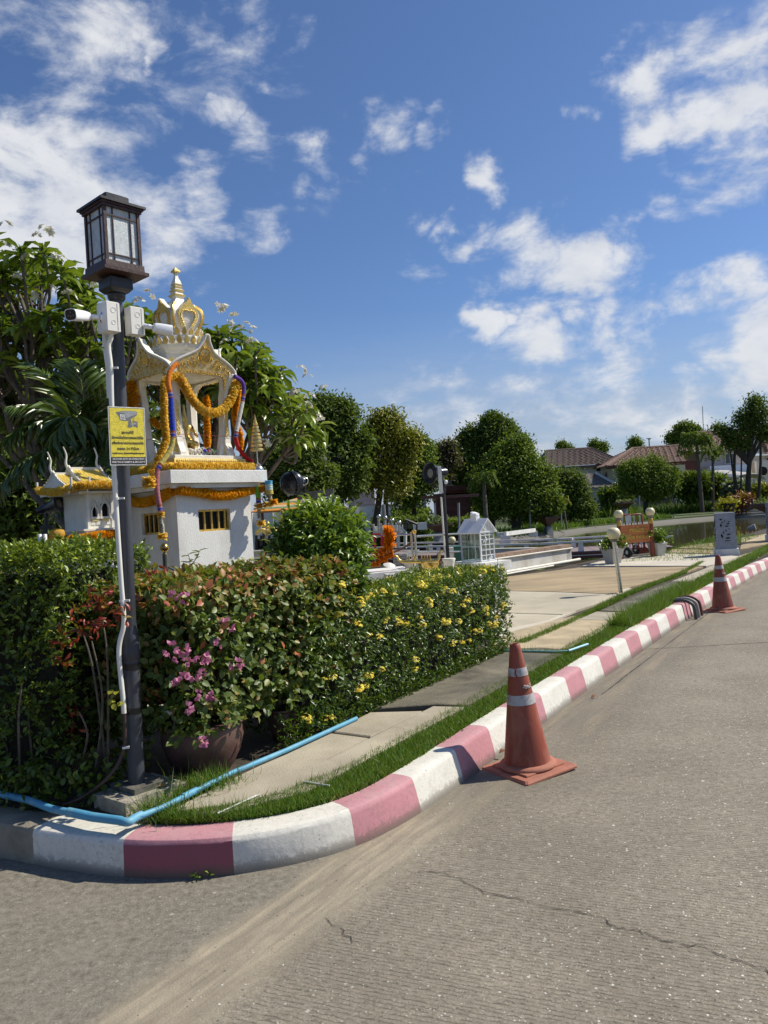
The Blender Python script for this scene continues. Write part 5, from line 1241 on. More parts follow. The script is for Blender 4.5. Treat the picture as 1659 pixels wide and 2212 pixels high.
wall(b,o+UZ*z0,EX,ws,H,wh,.03,-EY);wall(b,o+UZ*z0+EY*wl_,-EY,wl_,H,[],.03,-EX);wall(b,o+EX*ws+UZ*z0,EY,wl_,H,[],.03,EX);wall(b,o+EX*ws+EY*wl_+UZ*z0,-EX,ws,H,[],.03,EY)
b.build('body',M_whiteA,sh,fix=False)
for x0,za,x1,zb2 in wh:
 b=MB();b.frame(o+EX*x0+UZ*(z0+za)+EY*.031,EX*(x1-x0),EY*.003,UZ*(zb2-za));wb=b.build('window',M_dark,sh)
 b=MB();m_=(x0+x1)/2;w2=(x1-x0)/2
 arch=[(x0,za),(x0,zb2-.03),(m_,zb2+.03),(x1,zb2-.03),(x1,za)]
 b.tube([o+EX*a+UZ*(z0+c)-EY*.004 for a,c in arch],.009,6);b.frame(o+EX*(x0-.012)-EY*.016+UZ*(z0+za-.018),EX*(x1-x0+.024),EY*.016,UZ*.018)
 b.tube([o+EX*a+UZ*(z0+c)-EY*.005 for a,c in[(x0-.018,zb2-.01),(m_,zb2+.075),(x1+.018,zb2-.01)]],.006,6);b.build('window_frame',M_whiteA,wb)
 b=MB();b.frame(o+EX*x0-EY*.012+UZ*(z0+za-.035),EX*(x1-x0),EY*.010,UZ*.016);b.build('gilded_sill',M_goldy,wb)
for i in range(4):bx(.02+i*.045,.02+i*.045+.035,-.006,.0,z0+.03,z0+.065,'base_panel',M_whiteA)
bx(-.012,.012,-.012,.012,z0,z1,'corner_pilaster',M_whiteA);bx(ws-.012,ws+.012,-.012,.012,z0,z1,'corner_pilaster',M_whiteA)
# roof: ridge along EX, two tiers
zr=zs_(1075);ze=zs_(1385)
M_rt=mat('yellow glazed roof tile',(.72,.52,.07),.4,var=.15,vs=40,dirt=(.75,.68,.5),ds=60,damt=.5)
def roof_side(x0,x1,yr_,zr_,yo,zo,nm):
 b=MB();rows,cols=12,max(4,int((x1-x0)/.026))
 for r_i in range(rows):
  f0,f1=r_i/rows,(r_i+1.25)/rows
  ya,yb_=yr_+(yo-yr_)*f0,yr_+(yo-yr_)*f1
  za_,zb_=zr_+(zo-zr_)*(f0**.85),zr_+(zo-zr_)*(min(f1,1.05)**.85)
  for c_i in range(cols):
   xa=x0+(x1-x0)*c_i/cols;xw=(x1-x0)/cols*.86
   b.frame(o+EX*xa+EY*ya+UZ*(za_+.003),EX*xw,EY*(yb_-ya)+UZ*(zb_-za_+.006),UZ*.004)
 return b
ym=wl_/2
for(x0,x1,zr_,dz,sp_)in((-.02,ws+.02,zr,0,.30),(-.16,-.03,zr-.045,0,.27)):
 for sgn in(-1,1):
  b=roof_side(x0,x1,ym,zr_,ym+sgn*sp_,ze+.035,'roof_side');ob_=b.build('roof_tiles',M_rt,sh);ob_['kind']='stuff'
 b=MB();b.frame(o+EX*x0+EY*(ym-.014)+UZ*(zr_-.002),EX*(x1-x0),EY*.028,UZ*.022);b.build('ridge',M_whiteA,sh)
for xg,zr_,sp_ in((-.03,zr,.31),(-.165,zr-.045,.28),(ws+.03,zr,.31)):
 b=MB();gb=[(-sp_,ze+.03-zr_),(-sp_*.55,(ze-zr_)*.50),(-.05,-.03),(0,.02),(.05,-.03),(sp_*.55,(ze-zr_)*.50),(sp_,ze+.03-zr_),(sp_*.9,ze-.01-zr_),(-sp_*.9,ze-.01-zr_)]
 b.panel(gb,o+EX*xg+EY*ym+UZ*zr_,EY,UZ,-EX*.012);b.build('gable',M_whiteA,sh)
 b=MB()
 for sgn in(-1,1):
  E_=[o+EX*(xg-.008)+EY*(ym+sgn*a*sp_)+UZ*(zr_+c)for a,c in((0,.03),(.25,(ze-zr_)*.22),(.55,(ze-zr_)*.50),(1.0,ze+.03-zr_),(1.08,ze+.06-zr_),(1.10,ze+.12-zr_))]
  b.tube(spline(E_,4),.011,6)
  for p in spline(E_,5)[3:-8:2]:b.box(p,(.008,.012,.026),TH,.2)
 b.build('barge_board',M_whiteA,sh)
 b=MB();b.tube(spline([o+EX*xg+EY*ym+UZ*(zr_-.02),o+EX*(xg-.03)+EY*ym+UZ*(zr_+.05),o+EX*(xg-.022)+EY*ym+UZ*(zr_+.12),o+EX*(xg-.045)+EY*ym+UZ*(zr_+.19)],5),[.013-.0005*i for i in range(16)],7);b.build('gable_finial',M_whiteA,sh,smooth=60)
bx(-.10,ws+.06,-.07,wl_+.07,z1,z1+.015,'eave_board',M_whiteA)
b=MB()
for i in range(19):b.box(tuple(o+EX*(-.09+i*.0195)-EY*.066+UZ*(z1-.012)),(.007,.006,.012),TH,.4)
b.build('eave_fringe',M_goldy,sh)['kind']='stuff'
G2='flower garlands on the small spirit house'
def os(dx,dy,z):return o+EX*dx+EY*dy+UZ*z
garland('flower_garland','yellow garland along the eaves of the small spirit house',[os(-.17,wl_+.08,ze+.05),os(-.17,wl_*.5,ze+.02),os(-.17,-.02,ze+.03),os(-.10,-.12,ze+.05),os(.08,-.12,ze+.055),os(.18,-.12,ze+.05),os(.25,-.12,ze+.055)],.036,PET_Y,G2,seed=41,n=11)
garland('flower_garland','orange yellow garland round the foot of the small spirit house',[os(-.12,wl_,zs_(1950)),os(-.13,.1,zs_(1960)),os(-.13,-.13,zs_(1955)),os(.08,-.14,zs_(1925)),os(.18,-.14,zs_(1935)),os(.27,-.14,zs_(1930))],.040,PET_O,G2,seed=42,n=11)
bx(-.3,-.14,-.05,.12,zs_(2010),zs_(1900),'orange_cloth',flat('orange cloth',(.55,.20,.01)))if 0 else None
tag(MB().lathe(qq(cN,715,1990,YS-.15),[(.05,0),(.062,.05),(.055,.085),(.02,.10)],12).build('cloth_bundle',flat('amber cloth',(.50,.26,.01)),smooth=60),'amber cloth bundle left of the small spirit house foot','cloth')
for x,lab in((497,'white incense cup above the left hedge top'),(563,'small white cup above the hedge beside the incense cup')):
 p=qq(cN,x,2005,6.0);tag(MB().lathe(p,[(.014,-.05),(.016,.06),(.013,.062)],12).build('offering_cup',M_plastic,smooth=60),lab,'cup')

# ---------------------------------------------------------------- horn loudspeakers
def horn(name,label,mouth,tail,r,post=None,face=True):
 t_=thing(name,label,'loudspeaker',mouth);d=(mouth-tail).normalized();L=(mouth-tail).length
 b=MB();b.lathe(tail,[(r*.42,0),(r*.46,L*.18),(r*.42,L*.32),(r*.45,L*.42),(r*.62,L*.62),(r*.85,L*.85),(r,L*.98),(r*1.04,L),(r*.99,L*1.01),(r*.90,L*.96)],26,axis=d);b.build('horn_body',mat('navy black enamel',(.010,.011,.018),.25,var=.3,dirt=(.14,.16,.22),ds=9,damt=.35),t_,smooth=45)
 b=MB();b.lathe(mouth-d*L*.06,[(r*.88,0),(r*.5,.002),(.01,.02)],20,axis=d);b.build('horn_mouth',flat('grey horn mouth',(.22,.22,.20)),t_,smooth=60)
 return t_
Y1=6.6
h1=horn('horn_loudspeaker','black horn loudspeaker at the far left beside the small spirit house',qq(cN,745,1520,Y1),qq(cN,480,1620,Y1+.05),.075)
b=MB();b.tube([qq(cN,570,1640,Y1),qq(cN,575,1990,Y1)],.014,8);b.build('post',M_black,h1);b=MB();p=qq(cN,590,1815,Y1);b.box(p-V(0,0,.02),(.10,.05,.035));b.build('bracket',M_black,h1)
Y2=10.5
h2_=horn('horn_loudspeaker','round backed black horn loudspeaker on a pole right of the shrine',qq(cE,345,365,Y2),qq(cE,460,345,Y2+.12),.165)
b=MB();b.ball(qq(cE,355,362,Y2),.165,(1,.6,1),20,14);b.build('horn_back',MATS['navy black enamel'],h2_,smooth=60)
b=MB();pr=qq(cE,466,342,Y2-.02);b.tube([pr+V(.055*math.cos(a),0,.055*math.sin(a))for a in[i*math.pi/10 for i in range(21)]],.008,6);b.tube([pr,qq(cE,430,352,Y2)],.010,6);b.build('driver_ring',mat('silver',(.6,.6,.58),.25,metal=.9),h2_)
b=MB();b.tube([qq(cE,478,385,Y2),qq(cE,480,500,Y2)],.011,8);b.tube(spline([qq(cE,430,410,Y2),qq(cE,475,450,Y2),qq(cE,465,510,Y2)],5),.009,6);b.build('bracket',M_black,h2_)
b=MB();b.frame(qq(cE,405,520,Y2),V(.50,0,.03),V(0,.08,0),V(0,0,.10));b.build('mounting_plate',flat('grey plate',(.12,.12,.11)),h2_)
b=MB();b.tube([qq(cE,468,522,Y2+.06),V(qq(cE,468,522,Y2+.06).x,Y2+.06,.19)],.045,10);b.build('pole',M_cream,h2_,smooth=40)
Y3=10.2
h3=horn('horn_loudspeaker','horn loudspeaker with an open grey mouth on the black pole before the far trees',qq(cF,98,268,Y3),qq(cF,245,262,Y3+.15),.145)
pl3=thing('speaker_pole','black metal pole with a white conduit carrying the open mouthed loudspeaker','pole',V(qq(cF,272,1190,Y3).x,Y3,.2))
b=MB();b.tube([qq(cF,277,1185,Y3),qq(cF,222,385,Y3)],.026,14);b.build('pole',M_black,pl3,smooth=40)
b=MB();b.tube([qq(cF,254,1185,Y3-.04),qq(cF,206,490,Y3-.04)],.0125,10);b.build('conduit',M_plastic,pl3,smooth=40)
b=MB();b.frame(qq(cF,192,455,Y3-.08),V(.05,0,0),V(0,.04,0),V(-.01,0,.36));b.build('white_box',M_plastic,pl3)
b=MB();b.bar(qq(cF,20,498,Y3),qq(cF,560,470,Y3+.2),.02,.04);b.build('cross_bar',flat('dark red bar',(.05,.018,.012)),pl3)
b=MB();b.box(qq(cF,245,388,Y3-.02),(.16,.10,.07));b.tube([qq(cF,210,360,Y3),qq(cF,210,290,Y3)],.025,8);b.build('bracket_box',M_black,pl3)
b=MB();b.tube(spline([qq(cF,190,360,Y3),qq(cF,140,365,Y3),qq(cF,125,395,Y3),qq(cF,170,400,Y3),qq(cF,230,440,Y3)],5),.008,6);b.build('wire',M_black,pl3)
b=MB();b.ball(qq(cF,252,352,Y3-.06),.03,n=8,m=6);b.build('small_lamp',M_cam,pl3)

# gold topped post and chain before the pedestal
bpz=qq(cC,465,2050,5.9)
gp=thing('chain_post','brass ball topped steel post with a chain before the shrine pedestal','post',V(bpz.x,5.9,.2))
b=MB();b.tube([V(bpz.x,5.9,.2),qq(cC,450,1820,5.9)],.019,12);b.build('post',mat('aged steel',(.20,.19,.16),.35,metal=.7,var=.3),gp,smooth=40)
tp=qq(cC,449,1765,5.9);b=MB();b.lathe(tp,[(.010,-.05),(.018,-.045),(.012,-.03),(.022,-.022),(.034,-.005),(.034,.01),(.022,.03),(.006,.042)],16);b.build('brass_ball',mat('brass',(.45,.28,.07),.25,metal=.9,var=.3,vs=20),gp,smooth=50)
for e,n_ in(((310,2070),16),((1080,2010),40)):
 a=qq(cC,440 if e[0]<400 else 480,1960,5.9);c=qq(cC,*e,6.1);
 for i in range(n_):
  f_=(i+.5)/n_;p=a.lerp(c,f_)-V(0,0,.06*math.sin(math.pi*f_));b=MB();b.ball(p,.008,(1.3,.6,.8),6,4)
  if i<n_:b.build('chain_link',MATS['aged steel'],gp)

# ================================================================== PLANTS
def box_leaves(r,n,a,d,L_,inn,W_,z0,z1,depth=.12,faces=('f','t','e','s'),rnd_=.10):
 """points near the skin of a clipped hedge: a = start of front foot, d = direction, inn = inward normal"""
 P,Nn=[],[]
 areas={'f':L_*(z1-z0),'t':L_*W_,'e':W_*(z1-z0),'s':W_*(z1-z0)}
 tot=sum(areas[k]for k in faces)
 for k in faces:
  m=int(n*areas[k]/tot);u,v=r.rand(m),r.rand(m);dep=np.abs(r.normal(0,depth,m))
  lump=np.array([.05*noise.noise(Vector((x*L_*2.2,y*3.1,3 if k=='f' else 8)))+.03*noise.noise(Vector((x*L_*6,y*9,1)))for x,y in zip(u,v)])
  dep=dep-lump-.02
  if k=='f':p=a[None]+d[None]*(u*L_)[:,None]+inn[None]*dep[:,None];p[:,2]=z0+v*(z1-z0);nn=-inn
  elif k=='t':p=a[None]+d[None]*(u*L_)[:,None]+inn[None]*(v*W_)[:,None];p[:,2]=z1-dep;nn=np.array([0,0,1.])
  elif k=='e':p=a[None]+d[None]*(L_-dep)[:,None]+inn[None]*(u*W_)[:,None];p[:,2]=z0+v*(z1-z0);nn=d
  else:p=a[None]+d[None]*(dep)[:,None]+inn[None]*(u*W_)[:,None];p[:,2]=z0+v*(z1-z0);nn=-d
  # round the shoulders of the hedge
  h=p[:,2];over=np.clip((h-(z1-rnd_))/rnd_,0,1)
  if k=='f':p+=inn[None]*(over**2*rnd_*.6)[:,None]
  P.append(p);Nn.append(np.tile(nn,(len(p),1)))
 return np.concatenate(P),np.concatenate(Nn)
def hedge(name,label,cat,a,d,L_,inn,W_,z0,z1,n,leafL,leafW,m,seed,tm=T_LEAF,depth=.09,faces=('f','t','e','s'),hang=.35,topbright=.2,nclump=5,sparse=0.):
 r=np.random.RandomState(seed);a,d,inn=np.array(a,float),np.array(d,float),np.array(inn,float)
 t_=thing(name,label,cat,Vector(tuple(a+d*L_/2+inn*W_/2))*1.0);o0=off_(t_)
 P,Nn=box_leaves(r,n//nclump,a,d,L_,inn,W_,z0,z1,depth,faces)
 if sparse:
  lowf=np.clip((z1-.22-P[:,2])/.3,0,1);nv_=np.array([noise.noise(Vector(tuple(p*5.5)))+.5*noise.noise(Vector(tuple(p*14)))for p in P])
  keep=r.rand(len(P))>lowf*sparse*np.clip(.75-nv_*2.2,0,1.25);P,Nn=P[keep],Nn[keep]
 # every sprig carries a few leaves
 tw=unit(Nn*.8+rsph_(r,len(P))*.7+[0,0,.35]);k=nclump
 P=np.repeat(P,k,0);Nr=np.repeat(Nn,k,0);twr=np.repeat(tw,k,0)
 P=P+twr*(r.rand(len(P))*leafL*1.6)[:,None]
 A=unit(twr*.55+rsph_(r,len(P))*.9+[0,0,-.1]);Lf=leafL*(.65+.6*r.rand(len(P)))
 nv=unit(Nr*.7+[0,0,.6]+rsph_(r,len(P))*.45)
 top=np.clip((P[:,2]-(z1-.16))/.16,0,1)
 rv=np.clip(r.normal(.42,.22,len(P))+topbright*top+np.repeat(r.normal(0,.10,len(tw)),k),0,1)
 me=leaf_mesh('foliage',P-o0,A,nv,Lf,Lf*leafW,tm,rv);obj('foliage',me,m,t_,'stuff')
 # woody interior: a lumpy dark core and bare stems
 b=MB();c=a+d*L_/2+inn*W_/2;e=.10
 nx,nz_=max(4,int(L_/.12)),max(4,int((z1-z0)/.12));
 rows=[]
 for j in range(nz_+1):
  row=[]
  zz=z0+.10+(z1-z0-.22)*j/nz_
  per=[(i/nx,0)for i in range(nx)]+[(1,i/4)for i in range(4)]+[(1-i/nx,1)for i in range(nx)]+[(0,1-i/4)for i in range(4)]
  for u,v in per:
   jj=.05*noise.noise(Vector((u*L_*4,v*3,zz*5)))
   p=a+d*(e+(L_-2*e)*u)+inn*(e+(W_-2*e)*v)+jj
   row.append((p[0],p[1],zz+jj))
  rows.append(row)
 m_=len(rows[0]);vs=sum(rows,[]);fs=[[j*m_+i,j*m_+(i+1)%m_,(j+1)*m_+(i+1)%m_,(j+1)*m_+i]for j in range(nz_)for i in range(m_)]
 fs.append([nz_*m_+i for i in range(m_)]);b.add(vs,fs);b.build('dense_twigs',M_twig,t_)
 b=MB()
 for i in range(int(L_*9)):
  u=r.rand();v=r.rand()*.25;p=Vector(tuple(a+d*L_*u+inn*(.05+W_*v)));p.z=z0-.03
  qv=p+V(r.normal(0,.06),r.normal(0,.06),(z1-z0)*r.uniform(.35,.7));b.tube([p,p.lerp(qv,.5)+V(r.normal(0,.02),r.normal(0,.02),0),qv],[.007,.006,.003],5)
 b.build('stems',M_bark,t_)['kind']='stuff'
 return t_
def rsph_(r,n):return unit(r.normal(size=(n,3)))
kd3,kn3=np.array([KD.x,KD.y,0]),np.array([-KN.x,-KN.y,0])
# clipped ixora hedge along the path
ixA=K(-.985,1.00);ixL=2.42
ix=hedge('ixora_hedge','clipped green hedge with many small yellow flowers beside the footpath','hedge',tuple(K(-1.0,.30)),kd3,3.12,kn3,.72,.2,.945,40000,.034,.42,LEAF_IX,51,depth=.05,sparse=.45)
def flower_cluster_mesh(r,n,R,pl):
 c=rsph_(r,n)*R*[1,1,.7];c[:,2]+=R*.3;P,A,NN=[],[],[]
 for p in c:
  up_=unit((p+[0,0,R])[None])[0];t1=unit(np.cross(up_,[0,0,1.0001])[None]+1e-6)[0];t2=np.cross(up_,t1);ph0=r.rand()*6
  for k in range(4):
   a=ph0+k*math.pi/2;P.append(p);A.append(t1*math.cos(a)+t2*math.sin(a)+up_*.15);NN.append(up_)
 return leaf_mesh('flower_cluster',np.array(P),np.array(A),np.array(NN),pl,pl*.72,T_LEAF,r.rand(len(P)))
rr=np.random.RandomState(5);fcm=[flower_cluster_mesh(rr,11+4*i,.018+.004*i,.012)for i in range(4)]
for m_ in fcm:m_.materials.append(PET_IX)
def scatter_parts(parent,meshes,pts,name,smin=.8,smax=1.3,upn=None):
 o0=Vector(parent['_o'])
 for p in pts:
  o=bpy.data.objects.new(name,meshes[random.randrange(len(meshes))]);COL.objects.link(o);o.parent=parent
  s=random.uniform(smin,smax);o.location=Vector(p)-o0;o.scale=(s,s,s);o.rotation_euler=(random.uniform(-.4,.4),random.uniform(-.4,.4),random.uniform(0,6.28))
pts=[]
for _ in range(190):
 l=.9+2.5*random.random()**.8;pts.append(K(-1.0-.70*random.random()**.9,l,.955+random.uniform(-.01,.03)))
for x,y in[(620,390),(500,340),(520,165),(505,235),(860,385),(790,360),(985,350),(1045,280),(920,215),(1120,370),(1160,262),(1215,375),(1240,280),(1135,180),(1185,190),(1260,250),(1340,270),(1380,330),(1395,390),(1370,300),(1310,440),(1340,430),(1235,500),(1180,515),(1280,490),(960,665),(760,660),(680,700),(660,760),(620,770),(415,720),(465,705),(430,950),(455,945),(310,950),(690,215),(765,195),(630,245),(685,460),(740,465),(900,400),(1000,400),(960,600),(570,210),(1440,350),(1420,400),(1475,300),(1300,310),(1100,480)]:
 # on the front face plane of the hedge
 o_=K(-.955,0);n_=V(KN.x,KN.y,0);r_=ray(*c2(x,y));cam0=V(0,0,EYE);t=(o_-cam0).dot(n_)/r_.dot(n_);p=cam0+r_*t;pts.append(p)
 if random.random()<.45:pts.append(p+V(random.uniform(-.03,.03),random.uniform(-.03,.03),random.uniform(-.04,.04)))
scatter_parts(ix,fcm,pts,'flower_cluster',.7,1.25)

# tall left hedge
lf_a=np.array([-4.6,4.62,.0]);lf_b=np.array([-1.74,4.06,0]);dd=(lf_b-lf_a);LL=np.linalg.norm(dd);dd=dd/LL;ii=np.array([-dd[1],dd[0],0])
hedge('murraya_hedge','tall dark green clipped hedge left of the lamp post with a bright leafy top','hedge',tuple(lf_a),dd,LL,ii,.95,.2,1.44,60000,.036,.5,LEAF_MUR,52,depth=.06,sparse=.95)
# second piece turning behind the lamp post towards the shrine
# bougainvillea
bo_a=np.array(tuple(K(-1.02,-.62)));
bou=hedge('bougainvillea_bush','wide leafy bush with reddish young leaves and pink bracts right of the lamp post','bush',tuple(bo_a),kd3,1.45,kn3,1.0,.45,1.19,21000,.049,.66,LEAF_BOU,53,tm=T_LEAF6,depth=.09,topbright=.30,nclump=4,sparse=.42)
r=np.random.RandomState(77)
def bract_mesh(r):
 P,A,NN=[],[],[]
 for i in range(5):
  c=rsph_(r,1)[0]*.022;ax0=unit((c+[0,0,.01])[None])[0];t1=unit(np.cross(ax0,[.3,.2,1])[None])[0];t2=np.cross(ax0,t1)
  for k in range(3):
   a=k*2.09+i;P.append(c);A.append(ax0*.8+t1*math.cos(a)*.6+t2*math.sin(a)*.6);NN.append(ax0)
 return leaf_mesh('pink_bract_cluster',np.array(P),np.array(A),np.array(NN),.036,.030,T_LEAF6,r.rand(len(P)))
bm_=[bract_mesh(r)for _ in range(3)]
for m_ in bm_:m_.materials.append(PET_PK)
pts=[]
for x,y in[(1010,685),(1080,690),(1050,730),(1110,770),(1180,765),(1150,830),(1195,830),(1090,870),(1055,890),(1250,975),(1275,960),(1110,1030),(1205,1240),(1025,370),(1095,385),(1350,545),(1285,660),(1400,775),(1425,800),(1175,960),(1215,735),(1205,1235)][::1]:
 o_=K(-.94,0);n_=V(KN.x,KN.y,0);r_=ray(*c1(x,y));cam0=V(0,0,EYE);t=(o_-cam0).dot(n_)/r_.dot(n_);p=cam0+r_*t;p=q(*c1(x,y),min(p.y,4.75)-.02);pts.append(p)
scatter_parts(bou,bm_,pts,'pink_bract_cluster',.6,.95)
# sprays of leaves
def sprig(parent,base,tip,n,L_,m,seed,bend=.0):
 r=np.random.RandomState(seed);o0=Vector(parent['_o']);pts=spline([base,base.lerp(tip,.5)+V(bend,0,0),tip],6)
 b=MB();b.tube(pts,[.004-.0002*i for i in range(len(pts))],5);b.build('stem',M_bark,parent)
 P,A,NN=[],[],[]
 for i in range(n):
  f=(i+.5)/n;p=pts[min(int(f*(len(pts)-1))+0,len(pts)-1)];a=i*2.4
  P.append(tuple(p));A.append((math.cos(a),math.sin(a),.25+r.normal(0,.15)));NN.append((0,0,1))
 me=leaf_mesh('sprig_leaves',np.array(P)-np.array(tuple(o0)),np.array(A),np.array(NN),L_*(.8+.4*r.rand(n)),L_*.5,T_LEAF6,np.clip(r.normal(.4,.15,n),0,1));obj('sprig_leaves',me,m,parent)
for i,(x0,y0,x1,y1)in enumerate([(1080,240,1190,95),(1105,235,1115,120),(1530,200,1545,115),(830,170,835,70),(1440,230,1450,170)]):
 Yq=5.0;sprig(bou,qq(c1,x0,y0,Yq),qq(c1,x1,y1,Yq),9,.065,LEAF_BOU,60+i,.02)
# croton with red leaves by the pole
crp=g(270,1640)
cro=thing('croton_shrub','thin shrub with dark red curled leaves on both sides of the lamp post','shrub',V(-1.62,4.15,.2));o0=off_(cro)
r=np.random.RandomState(90);cl=[]
for x,y in[(575,420),(610,440),(545,410),(600,400),(560,450),(480,560),(505,580),(600,560),(590,530),(425,490),(380,655),(360,680),(720,460),(730,480),(640,360),(610,350),(680,340),(700,320),(390,780),(690,930),(950,300),(900,290),(860,280),(830,300),(850,270),(890,320),(930,270),(840,340),(870,390),(660,335),(800,300),(980,255),(1030,250),(1080,250)]:
 Yq=3.96 if x<640 else(3.86 if 700<x<745 else 4.7);cl.append(np.array(tuple(qq(c1,x,y,Yq+r.uniform(-.05,.1)))))
for x,y,in[(1640,830),(1580,960),(1620,700),(450,1060),(430,1170),(880,960)]:cl.append(np.array(tuple(qq(c1,x,y,4.15 if x<900 else 4.7))))
P=np.repeat(np.array(cl),9,0)+r.normal(0,.022,(len(cl)*9,3));A=rsph_(r,len(P))+[0,0,.3]
me=leaf_mesh('red_leaves',P-o0,A,rsph_(r,len(P))+[0,-.3,.8],.055,.020,T_LONG,np.clip(r.normal(.5,.25,len(P)),0,1));obj('red_leaves',me,LEAF_RED,cro)
b=MB()
for(x0,y0,x1,y1,x2,y2)in[(640,1500,640,800,610,520),(640,1450,560,850,490,580),(560,1450,610,1000,545,640),(120,1450,110,1100,130,900),(470,1400,520,1200,470,1060)]:
 b=MB();b.tube(spline([qq(c1,x0,y0,4.15),qq(c1,x1,y1,4.02),qq(c1,x2,y2,4.0)],5),[.008-.0004*i for i in range(11)],6);b.build('stem',M_bark,cro)
# small yellow-green sprig by the pipe
P=np.array([tuple(qq(c1,665+r.normal(0,22),975+r.normal(0,22),3.84))for _ in range(9)])
me=leaf_mesh('yellow_leaves',P-o0,rsph_(r,9),np.tile([0,-.7,.6],(9,1)),.042,.03,T_LEAF6,np.full(9,.6));obj('yellow_leaves',me,LEAF_YEL,cro)

# pots
def pot(name,label,c,R,H,m,rim=True):
 t_=thing(name,label,'plant pot',c);b=MB()
 b.lathe(c,[(R*.62,0),(R*.70,H*.06),(R*.88,H*.35),(R*.97,H*.65),(R*.95,H*.85),(R*.93,H*.9)],36);b.build('pot_body',m,t_,smooth=60)
 b=MB();b.lathe(c,[(R*.93,H*.88),(R*1.03,H*.92),(R*1.06,H*.96),(R*1.04,H),(R*.94,H),(R*.90,H*.94),(R*.88,H*.85)],36);b.build('pot_rim',m,t_,smooth=50)
 b=MB();b.lathe(c,[(R*.9,H*.84),(R*.02,H*.86)],24);b.build('pot_soil',M_soil,t_)
 return t_
pcn=g(424,1682,.17);pcn.y+=.19;pcn.x+=.0
pot('bowl_pot','large brown glazed bowl planter under the pink flowered bush',V(pcn.x,pcn.y,.165),0.24,.285,M_clay)
pc2=g(622,1612,.17);pot('clay_pot','small dull brown pot half hidden behind the bowl planter to its right',V(pc2.x-.05,pc2.y+.18,.165),.095,.20,M_clay)
# round bright shrub behind the hedge
def blob_shrub(name,label,c,R,n,leafL,lw,m,seed,sc=(1,1,1),tm=T_LEAF6,cat='shrub',core=.72,bright=.25,hang=.0):
 t_=thing(name,label,cat,Vector(c)-V(0,0,R*sc[2]));o0=off_(t_);r=np.random.RandomState(seed)
 nc=n//6;dv=rsph_(r,nc);rad=R*(.72+.34*r.rand(nc)**.7)*np.array([1+.16*noise.noise(Vector(tuple(x*2.2))+Vector((seed,0,0)))for x in dv])
 P=np.array(tuple(c))[None]+dv*rad[:,None]*sc;P=np.repeat(P,6,0)+r.normal(0,leafL*.45,(nc*6,3));D=np.repeat(dv,6,0)
 A=unit(D*.7+rsph_(r,len(P))*.8+[0,0,.15-hang]);nv=unit(D*.5+[0,0,.8]+rsph_(r,len(P))*.4)
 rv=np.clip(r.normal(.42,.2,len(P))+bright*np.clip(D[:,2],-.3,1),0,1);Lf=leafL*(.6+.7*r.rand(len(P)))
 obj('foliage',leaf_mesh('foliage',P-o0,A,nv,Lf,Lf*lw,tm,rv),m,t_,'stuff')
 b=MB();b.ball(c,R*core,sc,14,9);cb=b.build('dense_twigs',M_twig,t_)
 for v in cb.data.vertices:v.co+=v.co.normalized()*noise.noise(v.co*6/R*.3)*R*.1
 return t_
gs=q(690,1186,5.75)
sb=blob_shrub('round_shrub','round bright green shrub with pointed leaves behind the two hedges',gs,.29,4600,.078,.33,LEAF_SHR,61,(1.06,1,1.05),T_LONG,core=.6,bright=.3)
blob_shrub('round_shrub','lower darker green foliage below the bright round shrub where the hedges meet',q(690,1262,5.5),.24,2600,.06,.4,LEAF_IX,62,(1.2,.9,.8))
# low edge plants along the hedge foot
def foot(r):
 l=.05+3.2*r.rand();p=K(-.94-.10*r.rand(),l);return(p.x,p.y,.18+(.12 if l>.8 else.22)*r.rand()**1.6)
n=3600;r=np.random.RandomState(64);P=np.array([foot(r)for _ in range(n)])
obj('edge_plants',leaf_mesh('edge_plants',P,rsph_(r,n)+[.3,-.3,.5],rsph_(r,n)+[0,0,1],.035,.014,T_LEAF,r.rand(n)*.7),LEAF_IX,kind='stuff')
P=np.stack([r.uniform(-2.3,-1.35,700),r.uniform(3.85,4.3,700),.17+.22*r.rand(700)**2],1)
obj('ground_cover',leaf_mesh('ground_cover',P,rsph_(r,700)+[0,0,.5],rsph_(r,700)+[0,-.2,1],.042,.026,T_LEAF6,r.rand(700)*.7),LEAF_MUR,kind='stuff')
# weed at the kerb foot and fallen leaves
wp=g(430,1903,0.0);wd=thing('small_weed','tiny green weed growing at the foot of the pink kerb block at the corner','weed',wp)
P=np.array([[wp.x+r.normal(0,.022),wp.y+.01+r.normal(0,.008),.008+.02*r.rand()]for _ in range(16)])
obj('leaves',leaf_mesh('leaves',P-off_(wd),rsph_(r,16)*[1,1,.4]+[0,-.1,.3],np.tile([0,-.2,1.],(16,1)),.022,.011,T_LEAF6),LEAF_SHR,wd)
for i,(x,y,z,lab)in enumerate([(1281,1592,.03,'dry brown leaf resting against the kerb at the base of the near cone'),(1275,1507,0,'curled brown leaf on the road a little beyond the near cone'),(1335,1452,0,'pale brown leaf at the foot of the kerb further along'),(0,0,0,'')][:3]):
 c=(1078,1628)if i==0 else((1277,1508)if i==1 else(1338,1430));p=g(*c,z+.004);rl=np.random.RandomState(i+3)
 me=leaf_mesh('fallen_leaf',np.array([[0,0,0.]]),np.array([[.8,.3,.45]]),np.array([[0,-.4,1.]]),.05,.032,T_LONG);o=obj('fallen_leaf',me,flat('dry leaf',(.20,.075,.02)),loc=p);tag(o,lab,'leaf')
